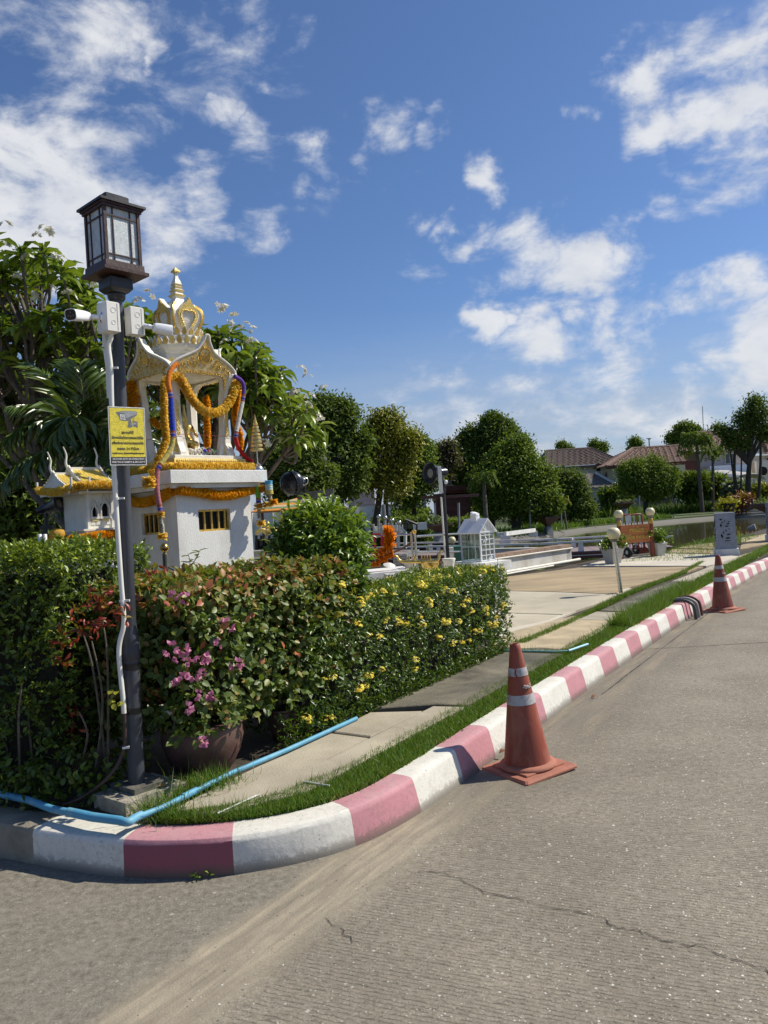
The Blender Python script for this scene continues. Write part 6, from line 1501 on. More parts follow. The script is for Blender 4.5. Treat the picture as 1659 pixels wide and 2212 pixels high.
for i,(x,y,lab)in enumerate([(995,1452,'yellow leaf on the footing block'),(940,1500,'')]):
 p=gg(c1,x,y,.245);me=leaf_mesh('fallen_leaf',np.array([[0,0,0.]]),np.array([[1,.1,.1]]),np.array([[0,-.2,1.]]),.045,.03,T_LEAF6,np.array([.9]));o=obj('fallen_leaf',me,flat('dry pale leaf',(.42,.24,.09)),loc=p)
 tag(o,('yellowish dry leaf on the steel plate side of the lamp footing','orange dry leaf on the front part of the lamp footing')[i],'leaf')

# ---------------------------------------------------------------- plumeria trees
pl_r=np.random.RandomState(15)
pl_leaf=[]
for i in range(5):
 me=leaf_mesh('leaf',np.zeros((1,3)),np.array([[0,1.,0]]),np.array([[0,0,1.]]),1.0,.27+.03*i,T_LONG,np.array([.15+.17*i]));me.materials.append(LEAF_PLU);pl_leaf.append(me)
def plum_flower(r):
 P,A,NN=[],[],[]
 for i in range(5):
  c=rsph_(r,1)[0]*.05;c[2]=abs(c[2]);ax0=unit((c+[0,0,.04])[None])[0];t1=unit(np.cross(ax0,[.3,.2,1])[None])[0];t2=np.cross(ax0,t1)
  for k in range(5):
   a=k*1.2566+i;P.append(c);A.append(ax0*.35+t1*math.cos(a)+t2*math.sin(a));NN.append(ax0)
 me=leaf_mesh('flower_cluster',np.array(P),np.array(A),np.array(NN),.042,.024,T_LEAF6,r.rand(len(P)));me.materials.append(PET_W);return me
plf=[plum_flower(pl_r)for _ in range(3)]
def plumeria(label,base,tips_px,trunkh,leafL,nleaf,seed,flowers,nparts=300,spread=.5,extra=None):
 t_=thing('plumeria_tree',label,'tree',base,'plumeria trees behind the shrine');o0=Vector(t_['_o']);r=np.random.RandomState(seed)
 b=MB();b.tube([base,base+V(.05,0,trunkh*.5),base+V(-.03,.03,trunkh)],[.12,.10,.085],10);b.build('trunk',M_bark,t_,smooth=60)
 top=base+V(-.03,.03,trunkh)
 tips=np.array([tuple(p)for p in tips_px]);
 # join tips to the trunk through two generations of forks
 def kmeans(X,k):
  C=X[r.choice(len(X),k,replace=False)]
  for _ in range(8):
   lab=np.argmin(((X[:,None]-C[None])**2).sum(-1),1);C=np.array([X[lab==j].mean(0)if(lab==j).any()else C[j]for j in range(k)])
  return C,lab
 C1,l1=kmeans(tips,max(2,len(tips)//22));tv_=np.array(tuple(top));sb_=MB()
 for j,c in enumerate(C1):
  sub=tips[l1==j]
  if not len(sub):continue
  n1=tv_+(c-tv_)*.45+[0,0,-.12];bb=MB();bb.tube(spline([top,Vector(tuple((tv_+n1)/2+r.normal(0,.06,3))),Vector(tuple(n1))],4),[.070-.004*i for i in range(9)],8);bb.build('limb',M_bark,t_,smooth=60)
  C2,l2=kmeans(sub,max(1,len(sub)//5))if len(sub)>4 else(sub.mean(0)[None],np.zeros(len(sub),int))
  for j2,c2_ in enumerate(C2):
   s2=sub[l2==j2]
   if not len(s2):continue
   n2=n1+(c2_-n1)*.6+r.normal(0,.04,3);sb_.tube(spline([Vector(tuple(n1)),Vector(tuple((n1+n2)/2+r.normal(0,.06,3)-[0,0,.04])),Vector(tuple(n2))],4),[.036-.0018*i for i in range(9)],7)
   for tp_ in s2:
    mid=(n2+tp_)/2+r.normal(0,.05,3)-[0,0,.06];sb_.tube(spline([Vector(tuple(n2)),Vector(tuple(mid)),Vector(tuple(tp_))],4),[.019-.0006*i for i in range(9)],6)
    if r.rand()<.5:sb_.tube([Vector(tuple(mid)),Vector(tuple(mid+r.normal(0,.14,3)+[0,0,.1]))],[.013,.011],6)
 sb_.build('branches',M_bark,t_,smooth=60)['kind']='stuff'
 P,A,L_=[],[],[]
 for tp_ in tips:
  axd=unit((tp_-tv_+[0,0,.5])[None])[0];t1=unit(np.cross(axd,[.2,.3,1])[None])[0];t2=np.cross(axd,t1);n=nleaf+r.randint(-3,4)
  for k in range(n):
   a=k*2.4+r.rand()*.5;el=r.uniform(-.55,.75);P.append(tp_-axd*r.rand()*.10);A.append(axd*el+t1*math.cos(a)+t2*math.sin(a)+np.array([0,0,-.12]));L_.append(leafL*r.uniform(.7,1.15))
 P,A,L_=np.array(P),unit(np.array(A)),np.array(L_)
 vis=np.argsort(P[:,1]-L_*.5)[:nparts];mask=np.zeros(len(P),bool);mask[vis]=True
 for i in vis:
  o=bpy.data.objects.new('leaf',pl_leaf[r.randint(5)]);COL.objects.link(o);o.parent=t_;y=Vector(tuple(A[i]));z=Vector((r.normal(0,.3),r.normal(0,.3),1));x=y.cross(z).normalized();z=x.cross(y)
  mt=Matrix((x,y,z)).transposed().to_4x4();mt.translation=Vector(tuple(P[i]))-o0;o.matrix_local=mt@Matrix.Scale(L_[i],4)
 rest=~mask;nr=rest.sum()
 obj('foliage',leaf_mesh('foliage',P[rest]-off_(t_),A[rest],rsph_(r,nr)*.35+[0,0,1],L_[rest],L_[rest]*.33,T_LONG,np.clip(r.normal(.45,.22,nr),0,1)),LEAF_PLU,t_,'stuff')
 for p in flowers:
  o=bpy.data.objects.new('flower_cluster',plf[r.randint(3)]);COL.objects.link(o);o.parent=t_;o.location=Vector(p)-o0;s=r.uniform(.75,1.15);o.scale=(s,s,s);o.rotation_euler=(r.normal(0,.4),r.normal(0,.4),r.rand()*6)
 return t_
# left tree: tips spread inside its outline
def inside(poly,x,y):
 c=False;j=len(poly)-1
 for i in range(len(poly)):
  if(poly[i][1]>y)!=(poly[j][1]>y)and x<(poly[j][0]-poly[i][0])*(y-poly[i][1])/(poly[j][1]-poly[i][1])+poly[i][0]:c=not c
  j=i
 return c
def sample_px(r,poly,n,Y0,Y1,edge=.0):
 xs=[p[0]for p in poly];ys=[p[1]for p in poly];out=[]
 while len(out)<n:
  x,y=r.uniform(min(xs),max(xs)),r.uniform(min(ys),max(ys))
  if inside(poly,x,y):out.append(q(x,y,r.uniform(Y0,Y1)))
 return out
r=np.random.RandomState(101)
PL=[(-160,560),(-60,510),(10,500),(60,525),(120,530),(165,585),(190,600),(270,655),(340,690),(350,760),(300,800),(180,800),(60,780),(-160,820)]
tips=sample_px(r,PL,160,7.9,9.6)+sample_px(r,[(-160,800),(230,800),(250,900),(120,960),(-160,960)],46,8.6,10.2)
fl=[q(x,y,7.9)for x,y in[(12,490),(95,495),(80,510),(118,555),(130,560),(60,560),(75,640),(110,625),(150,640),(205,620),(320,640),(15,530),(100,500),(160,690),(300,655),(35,600)]]
plumeria('big white flowered plumeria tree at the left edge behind the lamp post',V(-3.3,8.9,.2),tips,1.0,.235,15,102,fl)
PR=[(420,690),(470,700),(520,715),(590,770),(640,830),(690,860),(705,905),(690,950),(620,940),(560,900),(470,860),(430,800),(300,830),(300,760)]
tips=sample_px(r,PR,135,8.6,10.0)+sample_px(r,[(330,720),(420,700),(430,800),(500,960),(330,960)],34,8.8,10.2)
fl=[q(x,y,8.5)for x,y in[(470,665),(485,668),(505,690),(530,705),(545,715),(510,715),(650,800),(665,815),(640,850),(670,860),(660,880),(700,840),(690,905),(570,960),(485,740),(545,740)]]
plumeria('white flowered plumeria tree spreading out to the right behind the shrine',V(-2.1,9.9,.2),tips,1.2,.235,14,103,fl)

# ---------------------------------------------------------------- areca palm
def frond(base,mid,tip,n,leafL,m,parent,seed,droop=.35,name='frond',w=.12):
 r=np.random.RandomState(seed);pts=spline([base,mid,tip],12);o0=np.array(parent['_o']);P,A,NN,L_=[],[],[],[]
 for i in range(n):
  f=.12+.88*i/(n-1);k=min(int(f*(len(pts)-1)),len(pts)-2);p=pts[k];d=(pts[k+1]-pts[k]).normalized();s_=d.cross(UZ)
  s_=s_.normalized()if s_.length>.05 else V(1,0,0);u_=s_.cross(d)
  for sg_ in(-1,1):
   P.append(tuple(p));a=s_*sg_*.95+d*.75+u_*.15-UZ*droop+V(*r.normal(0,.07,3));A.append(tuple(a));NN.append(tuple(u_+V(*r.normal(0,.25,3))));L_.append(leafL*math.sin(math.pi*(.14+.80*f))**.6*r.uniform(.85,1.1))
 L_=np.array(L_);me=leaf_mesh(name,np.array(P)-o0,np.array(A),np.array(NN),L_,leafL*w,T_LONG,np.clip(r.normal(.5,.2,len(P)),0,1))
 b=MB();b.tube(pts,[.010-.0003*i for i in range(len(pts))],5);st=b.build('tmp',m,parent);at=st.data.attributes.new('rnd','FLOAT','POINT');at.data.foreach_set('value',np.full(len(st.data.vertices),.9,np.float32))
 bm=bmesh.new();bm.from_mesh(me);bm.from_mesh(st.data);bm.to_mesh(me);bm.free();bpy.data.objects.remove(st)
 return obj(name,me,m,parent)
pb=V(*q(190,1160,7.6));pb.z=.2
palm=thing('areca_palm','dark glossy palm with long drooping feathery fronds left of the spirit house','palm',pb)
for i in range(3):
 b=MB();a=i*2.1;b.tube([pb+V(.08*math.cos(a),.08*math.sin(a),0),q(165+12*i,980,7.6)],[.04,.03],8);b.build('stem',M_barkd,palm,smooth=60)
hub=q(180,960,7.6)
for i,(mx,my,tx,ty,Ym,Yt,dr_)in enumerate([(150,930,20,1040,7.2,6.9,.9),(90,900,-60,1010,7.4,7.2,1.0),(195,1000,95,1150,7.1,6.8,.25),(230,930,330,1030,7.5,7.3,.5),(215,880,270,830,7.6,7.5,.1),(180,860,170,790,7.7,7.8,0),(130,850,80,800,7.7,7.8,.1),(210,960,250,1080,7.3,7.1,.5),(110,890,30,880,7.5,7.4,.5),(150,900,90,1000,7.0,6.8,.9),(235,900,340,960,7.7,7.6,.4),(60,990,-40,1130,7.2,7.0,.6)]):
 frond(hub,q(mx,my,Ym),q(tx,ty,Yt),26,.40,LEAF_PALM,palm,200+i,dr_)

# ================================================================== BEHIND THE HEDGES: COURT FURNITURE
def P2(c,x,y,Y):return qq(c,x,y,Y)
M_bw=mat('bench white',(.70,.69,.66),.6,var=.06,vs=2,dirt=(.4,.38,.34),ds=3,damt=.4)
# low white plinth with altar roofs right of the pedestal
Y_=9.2
al=thing('altar_plinth','low white plinth with a grey cap just right of the shrine pedestal','plinth',V(qq(cM,200,1000,Y_).x,Y_,.2))
p0=qq(cM,-60,900,Y_);p1=qq(cM,330,890,Y_);p2=qq(cM,640,880,Y_+.3)
b=MB();b.frame(V(p0.x,Y_,p0.z-.07),V(p1.x-p0.x,0,0),V(0,.8,0),V(0,0,.07));b.frame(V(p1.x+.003,Y_+.02,p1.z-.09),V(p2.x-p1.x,.02,0),V(0,.8,0),V(0,0,.07));b.build('cap',mat('grey stone cap',(.36,.35,.33),.7),al)
b=MB();b.frame(V(p0.x+.02,Y_+.03,.2),V(p1.x-p0.x-.03,0,0),V(0,.7,0),V(0,0,p0.z-.272));b.frame(V(p1.x+.03,Y_+.05,.2),V(p2.x-p1.x-.04,0,0),V(0,.7,0),V(0,0,p1.z-.292));b.build('plinth_body',M_bw,al)
gr=thing('gold_altar_stand','small gold curled roofs of an altar stand on the low plinth right of the pedestal','altar stand',qq(cM,150,880,Y_+.3))
for(x0,y0,x1,y1,x2,y2)in((20,690,90,650,160,690),(170,690,240,630,300,690),(300,690,350,640,420,700)):
 b=MB();A_=spline([qq(cM,x0,y0,Y_+.3),qq(cM,x1,y1,Y_+.3),qq(cM,x2,y2,Y_+.3)],6)
 for i in range(len(A_)-1):b.frame(A_[i],A_[i+1]-A_[i],V(0,.22,0),V(0,0,.05))
 b.build('curled_roof',M_goldy,gr)
for x,y0,y1 in((190,500,650),(265,590,640),(100,590,650)):
 b=MB();p=qq(cM,x,y1,Y_+.35);h=qq(cM,x,y0,Y_+.35).z-p.z;b.lathe(p,[(.035,0),(.05,h*.2),(.02,h*.35),(.035,h*.5),(.012,h*.7),(.02,h*.8),(.002,h)],10);b.build('gold_finial',M_goldy,gr,smooth=50)
for x,y0,y1 in((95,690,830),(200,690,850),(330,690,880),(30,690,880)):
 b=MB();b.tube([qq(cM,x,y0,Y_+.4),qq(cM,x,y1,Y_+.4)],.018,6);b.build('dark_leg',M_black,gr)
b=MB();pa=qq(cM,40,880,Y_+.5);pb_=qq(cM,370,720,Y_+.5);b.frame(V(pa.x,Y_+.5,pa.z),V(pb_.x-pa.x,0,0),V(0,.03,0),V(0,0,pb_.z-pa.z));b.build('dark_cabinet',M_dark,gr)
tg=qq(cM,372,480,8.9)
fin=MB();h=qq(cM,370,320,8.9).z-tg.z;fin.lathe(tg-V(0,0,h*.9),[(.03,0),(.04,h*.2),(.02,h*.5),(.035,h*.8),(.02,h),(.03,h*1.15),(.012,h*1.4),(.018,h*1.5),(.002,h*1.95)],10)
tag(fin.build('gold_lamp_finial',M_goldy,smooth=50),'slender gold finial rising left of the round shrub before the white wall','ornament')

# white marble tables behind the yellow flowered hedge
def table(label,c,x0,y0,x1,y1,Y,dpt,zt_,m=M_bw,rz=0):
 a=qq(c,x0,y0,Y);b_=qq(c,x1,y1,Y);t_=thing('stone_table',label,'table',V((a.x+b_.x)/2,Y,.2))
 zt2=a.z;b=MB();b.frame(V(a.x,Y,zt2-.09),V(b_.x-a.x,.25,0),V(-.05,dpt,0),V(0,0,.09));b.build('table_top',m,t_)
 b=MB();b.frame(V(a.x+.06,Y+.08,.2),V(b_.x-a.x-.12,.2,0),V(-.05,dpt-.15,0),V(0,0,zt2-.292));b.build('base',m,t_)
 return t_
table('wide white stone table top behind the round shrub and the flowered hedge',cK,110,700,700,640,8.6,.7,0)
table('grey side of a lower white block right of the wide white table',cK,430,715,760,690,8.3,.3,0,mat('grey block',(.42,.42,.42),.7))
# steel rail posts, rails
rl=thing('steel_railing','stainless steel railing with two gold capped posts and two horizontal rails','railing',V(qq(cK,760,700,9).x,9,.2))
for x0,y0,x1,y1 in((725,150,765,720),(770,160,825,700)):
 b=MB();b.tube([V(qq(cK,x1,y1,9).x,9,.2),qq(cK,x0,y0,9)],.0150,12);b.build('post',M_steel,rl,smooth=40)
b=MB();b.lathe(qq(cK,765,150,9),[(.016,-.02),(.028,0),(.030,.015),(.01,.03)],10);b.build('gold_cap',M_goldb,rl,smooth=50)
for y0,y1,x0,x1 in((208,178,190,735),(400,380,230,735)):
 b=MB();b.tube([qq(cK,x0,y0,9),qq(cK,x1,y1,9)],.0115,10);b.build('rail',M_steel,rl,smooth=40)
for y0,y1 in((205,170),(412,405)):
 b=MB();b.tube([qq(cK,800,y0,9),qq(cK,1370,y1,11)],.013,10);b.build('rail',M_steel,rl,smooth=40)
# marigold garlands and red ribbons on the rail
MG='marigold garlands hung on the steel rail'
Ym=8.9
garland('marigold_garland','big orange marigold garland doubled over the steel rail, topmost and largest',[qq(cK,x,y,Ym)for x,y in[(370,125),(440,130),(470,180),(430,240),(385,270),(440,290),(470,320),(415,340)]],.062,PET_M,MG,seed=71,n=12)
garland('marigold_garland','medium orange marigold garland below the red ribbon, middle of the three',[qq(cK,x,y,Ym)for x,y in[(360,360),(365,400),(360,440)]],.058,PET_M,MG,seed=72,n=12)
garland('marigold_garland','narrow orange marigold garland hanging nearest the round shrub',[qq(cK,x,y,Ym)for x,y in[(260,400),(265,440),(262,485)]],.052,PET_M,MG,seed=73,n=12)
for i,(x,y,x2,y2,lab)in enumerate([(325,510,410,505,'orange marigold bunch at the lower middle under the rail'),(420,470,495,440,'orange marigold bunch at the lower right under the largest garland'),(220,575,310,560,'orange marigold bunch lowest of all beside the round shrub'),(425,390,470,375,'small orange marigold knot right under the largest garland')]):
 garland('marigold_garland',lab,[qq(cK,x,y,Ym),qq(cK,x2,y2,Ym)],.036,PET_M,MG,seed=74+i)
rb=thing('red_ribbon','red cloth ribbons tied on the steel rail above the marigolds','ribbon',qq(cK,270,180,Ym))
for pts_ in([(215,165),(330,168),(330,192),(215,190)],[(225,195),(250,195),(275,370),(245,375)],[(330,195),(355,195),(372,330),(330,340)]):
 b=MB();A_=[qq(cK,x,y,Ym-.03)for x,y in pts_];b.add(A_+[p+V(0,.015,0)for p in A_],[[0,1,2,3],[7,6,5,4],[0,4,5,1],[1,5,6,2],[2,6,7,3],[3,7,4,0]]);b.build('ribbon',flat('red ribbon',(.50,.015,.035)),rb)
tubething('twisted_vine','thin reddish vine tied between the marigolds and the railing post','vine',spline([qq(cK,270,500,Ym),qq(cK,480,420,Ym),qq(cK,620,360,Ym),qq(cK,720,290,Ym)],5),.012,flat('vine',(.13,.045,.02)),6)
# golden swan boat bowl
Yg=8.7
sw=thing('golden_boat_bowl','golden boat shaped vessel with a swan neck standing on a gold bowl','ornament',qq(cK,950,690,Yg))
b=MB();pts_=[(520,455),(548,475),(570,510),(620,535),(760,535),(950,530),(1060,520),(1090,480),(1095,430),(1115,395),(1150,395)]
b.tube(spline([qq(cK,x,y,Yg)for x,y in pts_],5),[.007+.014*math.sin(math.pi*min(1,max(0,(i-4)/40)))for i in range(51)],10);b.build('boat',M_goldb,sw,smooth=60)
c_=qq(cK,975,600,Yg);b=MB();b.lathe(V(c_.x,Yg,qq(cK,975,690,Yg).z),[(.05,0),(.055,.015),(.045,.035),(.085,.065),(.10,.10),(.102,.125),(.085,.135)],22);b.build('bowl',M_goldb,sw,smooth=50)
for x in(700,770,865,905,940,975):
 b=MB();p=qq(cK,x,515,Yg);b.lathe(p,[(.009,0),(.012,.02),(.006,.03),(.009,.04),(.002,.055)],8);b.build('candle_cup',M_gold,sw,smooth=50)
b=MB();b.tube([qq(cK,905,690,Yg-.2),qq(cK,893,550,Yg-.2)],.009,8);b.build('front_leg',M_goldb,sw)
tag(MB().lathe(V(qq(cK,720,620,9.1).x,9.1,qq(cK,720,690,9.1).z),[(.05,0),(.055,.02),(.07,.10),(.085,.15),(.075,.16)],16).build('white_urn',M_whiteA,smooth=50),'white stone urn behind the steel posts left of the golden bowl','urn')
tag(MB().lathe(V(qq(cK,1225,620,9.6).x,9.6,qq(cK,1225,665,9.6).z),[(.05,0),(.055,.03),(.07,.12),(.085,.155),(.08,.165)],16).build('white_urn',M_whiteA,smooth=50),'white stone urn between the speaker pole and the glass house','urn')
tag(MB().lathe(qq(cK,440,590,10.5),[(.08,0),(.085,.01),(.045,.03),(.01,.04)],16,axis=(.2,-.3,1)).build('tilted_disc',M_plastic,smooth=50),'round white dish lying tilted behind the marigold garlands','dish')
# slatted grey screen behind
sc_=thing('slatted_screen','pale grey slatted screen low behind the steel posts','screen',qq(cK,600,600,11))
for i in range(9):
 for x0,x1 in((495,590),(600,690)):
  b=MB();a=qq(cK,x0,455+i*20,11);c=qq(cK,x1,455+i*20,11);b.frame(a,c-a,V(0,.03,0),V(0,0,.035));b.build('slat',M_bw,sc_)
# small white notice
nb=MB();a=qq(cK,670,480,10);c=qq(cK,835,395,10);nb.frame(V(a.x,10,a.z),V(c.x-a.x,0,.02),V(0,.02,0),V(0,0,c.z-a.z));tag(nb.build('white_notice',M_signw),'blank white notice board behind the steel posts','notice')
# globe lamps: one shape, four places
def globe_lamp(base,top,r,label,post_r=.03,m=M_steel):
 t_=thing('globe_lamp',label,'bollard light',base,'cream globe bollard lights');d=(top-base)
 b=MB();b.tube([base,top-V(0,0,r*1.15)],post_r,14);b.build('post',m,t_,smooth=40)
 b=MB();b.lathe(top-V(0,0,r*1.25),[(post_r*1.0,0),(post_r*1.35,.006),(r*.62,r*.22),(r*.58,r*.32),(r*.2,r*.34)],18);b.build('lamp_collar',flat('grey lamp cap',(.20,.20,.19),.5),t_,smooth=40)
 b=MB();n=9;pr=[(r*math.cos(a),r*math.sin(a))for a in[R_(-58+i*13)for i in range(10)]];b.lathe(top,[(.01,pr[0][1])]+pr+[(.01,pr[-1][1]+.004)],26);b.build('globe',M_globe,t_,smooth=60)
 return t_
gb_=g(1341,1280);gt_=qq(cG,266,1262,gb_.y)
globe_lamp(gb_,gt_,.097,'nearest cream globe light on a steel post beside the grass joint of the court')
p=qq(cK,1258,255,19);globe_lamp(V(p.x,19,-.1),p,.094,'cream globe light half hidden behind the black speaker pole',.03)

# glass house (candle cabinet)
Yh=10.0
cb0=qq(cF,585,1110,Yh);ang=R_(40);hx=V(math.cos(ang),math.sin(ang),0);hy=V(-math.sin(ang),math.cos(ang),0)
# near vertical edge at x=585; long side goes left (hy direction), short gable side right (hx)
hz0=cb0.z+.02;hz1=qq(cF,553,822,Yh).z;ws2,wl2=.27,.36
gh=thing('glass_house','white framed toy like glass house with a pitched roof on a white base','glass cabinet',V(cb0.x,Yh,hz0))
def gframe(b,o_,u,L_,H_,t=.016,bars=(),rows=()):
 n_=u.cross(UZ)
 for x in(0,L_-t):b.frame(o_+u*x,u*t,-n_*t,UZ*H_)
 for z in(0,H_-t):b.frame(o_+u*t+UZ*z,u*(L_-2*t),-n_*t,UZ*t)
 for f in bars:b.frame(o_+u*(L_*f)+UZ*t,u*.008,-n_*.010,UZ*(H_-2*t))
 for f in rows:b.frame(o_+u*t+UZ*H_*f+n_*.001,u*(L_-2*t),-n_*.010,UZ*.008)
M_glass=bpy.data.materials.new('clear pane');t,n,l=nt(M_glass);out=N(t,'ShaderNodeOutputMaterial');a_=N(t,'ShaderNodeBsdfTransparent');b_=N(t,'ShaderNodeBsdfGlossy');b_.inputs['Roughness'].default_value=.08;mx=N(t,'ShaderNodeMixShader');mx.inputs[0].default_value=.16
a_.inputs[0].default_value=(.80,.86,.84,1);l.new(a_.outputs[0],mx.inputs[1]);l.new(b_.outputs[0],mx.inputs[2]);l.new(mx.outputs[0],out.inputs[0])
HH=hz1-hz0;o_=V(cb0.x,Yh,hz0)
for(oo,u,L_,bars,rows,nm)in((o_,hx,ws2,(.36,.64),(.2,.38,.56,.74,.88),'front_frame'),(o_+hy*wl2,-hy,wl2,(),(.5,),'side_frame'),(o_+hx*ws2,hy,wl2,(),(),'side_frame'),(o_+hx*ws2+hy*wl2,-hx,ws2,(.5,),(),'rear_frame')):
 b=MB();gframe(b,oo,u,L_,HH,.018,bars,rows);fr=b.build(nm,M_cam,gh)
 b=MB();n_=u.cross(UZ);b.frame(oo+u*.018-n_*.008+UZ*.018,u*(L_-.036),-n_*.002,UZ*(HH-.036));b.build('glass_pane',M_glass,fr)
rh=.17
rt=o_+hx*ws2/2+UZ*(HH+rh)
for sg_ in(-1,1):
 e0=o_+hx*(ws2/2+sg_*(ws2/2+.035))+UZ*(HH-.012)-hy*.03
 b=MB();ridge0=rt-hy*.03;b.add([e0,ridge0,ridge0+hy*(wl2+.06),e0+hy*(wl2+.06)]+[p_+UZ*.012 for p_ in(e0,ridge0,ridge0+hy*(wl2+.06),e0+hy*(wl2+.06))],[[0,1,2,3],[7,6,5,4],[0,4,5,1],[1,5,6,2],[2,6,7,3],[3,7,4,0]]);b.build('roof_side',M_cam,gh)
b=MB()
for f in(-.28,-.14,0,.14,.28):b.bar(o_+hx*(ws2/2+f*ws2*.4)+UZ*(HH+.01),rt-UZ*(.02+abs(f)*.2)+hx*f*ws2*1.2,.008)
b.bar(o_+UZ*(HH+.004),rt,.014);b.bar(o_+hx*ws2+UZ*(HH+.004),rt,.014);b.bar(o_+UZ*(HH+.003),o_+hx*ws2+UZ*(HH+.003),.014);b.build('gable_frame',M_cam,gh)
ch=rt+hy*wl2*.55;b=MB();b.box(ch-UZ*.03,(.07,.10,.11),ang);b.build('chimney',M_cam,gh);b=MB();b.lathe(ch+UZ*.075,[(.062,0),(.058,.008),(.02,.02)],12,axis=(.25,-.35,1));b.build('chimney_cap',M_cam,gh,smooth=50)
for zz_,xx_ in((.72,.30),(.12,.62)):
 b=MB();bp_=o_+hx*ws2*xx_+UZ*HH*zz_-hy*.012;b.ball(bp_,.022,(1.2,.4,.9),8,6);b.ball(bp_+UZ*.03+hx*.008,.013,n=7,m=5);b.tube([bp_-hx*.02,bp_-hx*.045-UZ*.03],[.008,.003],5);b.build('white_bird',M_cam,gh,smooth=60)
pb_=thing('cabinet_base','white slab base under the glass house','plinth',V(cb0.x,Yh,.2))
b=MB();b.box(V((o_+hx*ws2/2+hy*wl2/2).x,(o_+hx*ws2/2+hy*wl2/2).y,hz0-.11),(ws2+.28,wl2+.30,.105),ang);b.build('slab',M_white,pb_)
b=MB();b.box(V((o_+hx*ws2/2+hy*wl2/2).x,(o_+hx*ws2/2+hy*wl2/2).y,.2),(ws2+.1,wl2+.12,hz0-.311),ang);b.build('foot',M_white,pb_)
gbx=MB();a=qq(cF,325,1110,11.5);c=qq(cF,400,950,11.5);gbx.box(V((a.x+c.x)/2+.1,11.7,.2),(c.x-a.x+.3,.5,c.z-.2));tag(gbx.build('green_cabinet',flat('dark green',(.010,.075,.058),.5)),'dark green cabinet left of the glass house','cabinet')
wpst=MB();a=qq(cF,290,1130,11);wpst.box(V(a.x,11,.2),(.12,.12,qq(cF,290,960,11).z-.2));tag(wpst.build('white_post',M_cream),'short cream square post right of the black speaker pole','post')

# planter basin with a brick rim
bas=thing('basin_wall','low white stained basin wall with a tiled terracotta rim and a white pipe at its foot','wall',V(2.9,14.6,.2))
A0=gg(cF,760,1215);A1=gg(cF,1428,1098);zA=qq(cF,690,1060,A0.y).z;d_=(A1-A0).normalized();n_=V(d_.y,-d_.x,0)
A0=A0-d_*1.6;LW=(A1-A0).length;hW=.355
b=MB();b.frame(A0,d_*LW,-n_*.22,UZ*hW);b.frame(A1,-n_*2.6,-d_*.22,UZ*hW);b.build('wall_body',mat('stained white wall',(.60,.585,.54),.8,var=.06,vs=2,dirt=(.34,.29,.19),ds=1.6,damt=.8,bump=.2,stretch=(1,1,.5)),bas)
nt_=int(LW/.30)
for i in range(nt_):
 b=MB();b.frame(A0+d_*(LW*i/nt_+.004)+n_*.03+UZ*(hW+.001),d_*(LW/nt_-.008),-n_*.30,UZ*(.055+.004*(i%2)));b.build('rim_tile',mat('terracotta rim',(.30,.20,.14),.8,var=.2,vs=3,dirt=(.15,.12,.09),ds=4,damt=.6),bas)
b=MB();b.tube([A0+n_*.035+UZ*(hW-.02),A1+n_*.035+UZ*(hW-.03)],.018,8);b.build('upper_pipe',M_cream,bas)
b=MB();b.tube([A0+n_*.08+UZ*.04,A1+n_*.06+d_*.25+UZ*.04],.035,10);b.build('foot_pipe',M_whiteA,bas,smooth=50)
b=MB();b.tube([A0+n_*.22+UZ*.02,A0+d_*(LW*.75)+n_*.17+UZ*.02],.02,8);b.build('small_foot_pipe',M_whiteA,bas,smooth=50)
# pond lilies in the basin area
# boardwalk with low white rails
bw=thing('boardwalk','low plank boardwalk over the pond with red brown sides and white rails','boardwalk',V(3,26,-.1))
M_deck=mat('mauve grey deck',(.22,.165,.165),.8,var=.15,vs=3);M_fas=mat('red brown fascia',(.15,.042,.022),.6,var=.2,vs=2)
path_=[V(9.2,24.6,0),V(5.0,25.2,0),V(2.2,27.5,0),V(-1.5,31,0),V(-9,33.5,0)]
Wd=2.6
for i in range(len(path_)-1):
 a,c=path_[i],path_[i+1];d_=(c-a).normalized();n_=V(-d_.y,d_.x,0);n_=-n_ if n_.y<0 else n_;L_=(c-a).length;m_=int(L_/.35)
 for k in range(m_):
  b=MB();b.frame(a+d_*(L_*k/m_+.008)+UZ*-.07,d_*(L_/m_-.016),n_*Wd,UZ*.04);b.build('deck_plank',M_deck,bw)
 b=MB();b.frame(a-n_*.05+UZ*-.26,d_*L_,n_*.05,UZ*.19);b.build('fascia',M_fas,bw)
 b=MB();b.frame(a-n_*.056+UZ*-.17,d_*L_,n_*.005,UZ*.025);b.build('fascia_stripe',M_bw,bw)
 for off,hh_ in((.08,.28),(Wd-.1,.30)):
  b=MB();b.bar(a+n_*off+UZ*hh_,c+n_*off+UZ*hh_,.10,.06);b.build('rail',M_bw,bw)
  for k in range(int(L_/2.4)+1):
   b=MB();b.box(a+d_*(k*2.4+.5)+n_*off+UZ*-.03,(.16,.14,.28),0,.8);b.build('rail_post',M_bw,bw)
# white diagonal rail
wr=thing('white_rail','short white rail standing at an angle beyond the glass house','railing',qq(cF,940,850,30))
b=MB();b.bar(qq(cF,805,835,30),qq(cF,1078,800,33),.10,.16);b.build('rail',M_bw,wr)
for x,y0,y1,Yq in((810,850,930,30),(1068,810,860,33),(768,820,870,31)):b=MB();a=qq(cF,x,y1,Yq);b.box(a,(.35,.2,qq(cF,x,y0,Yq).z-a.z));b.build('rail_post',M_bw,wr)

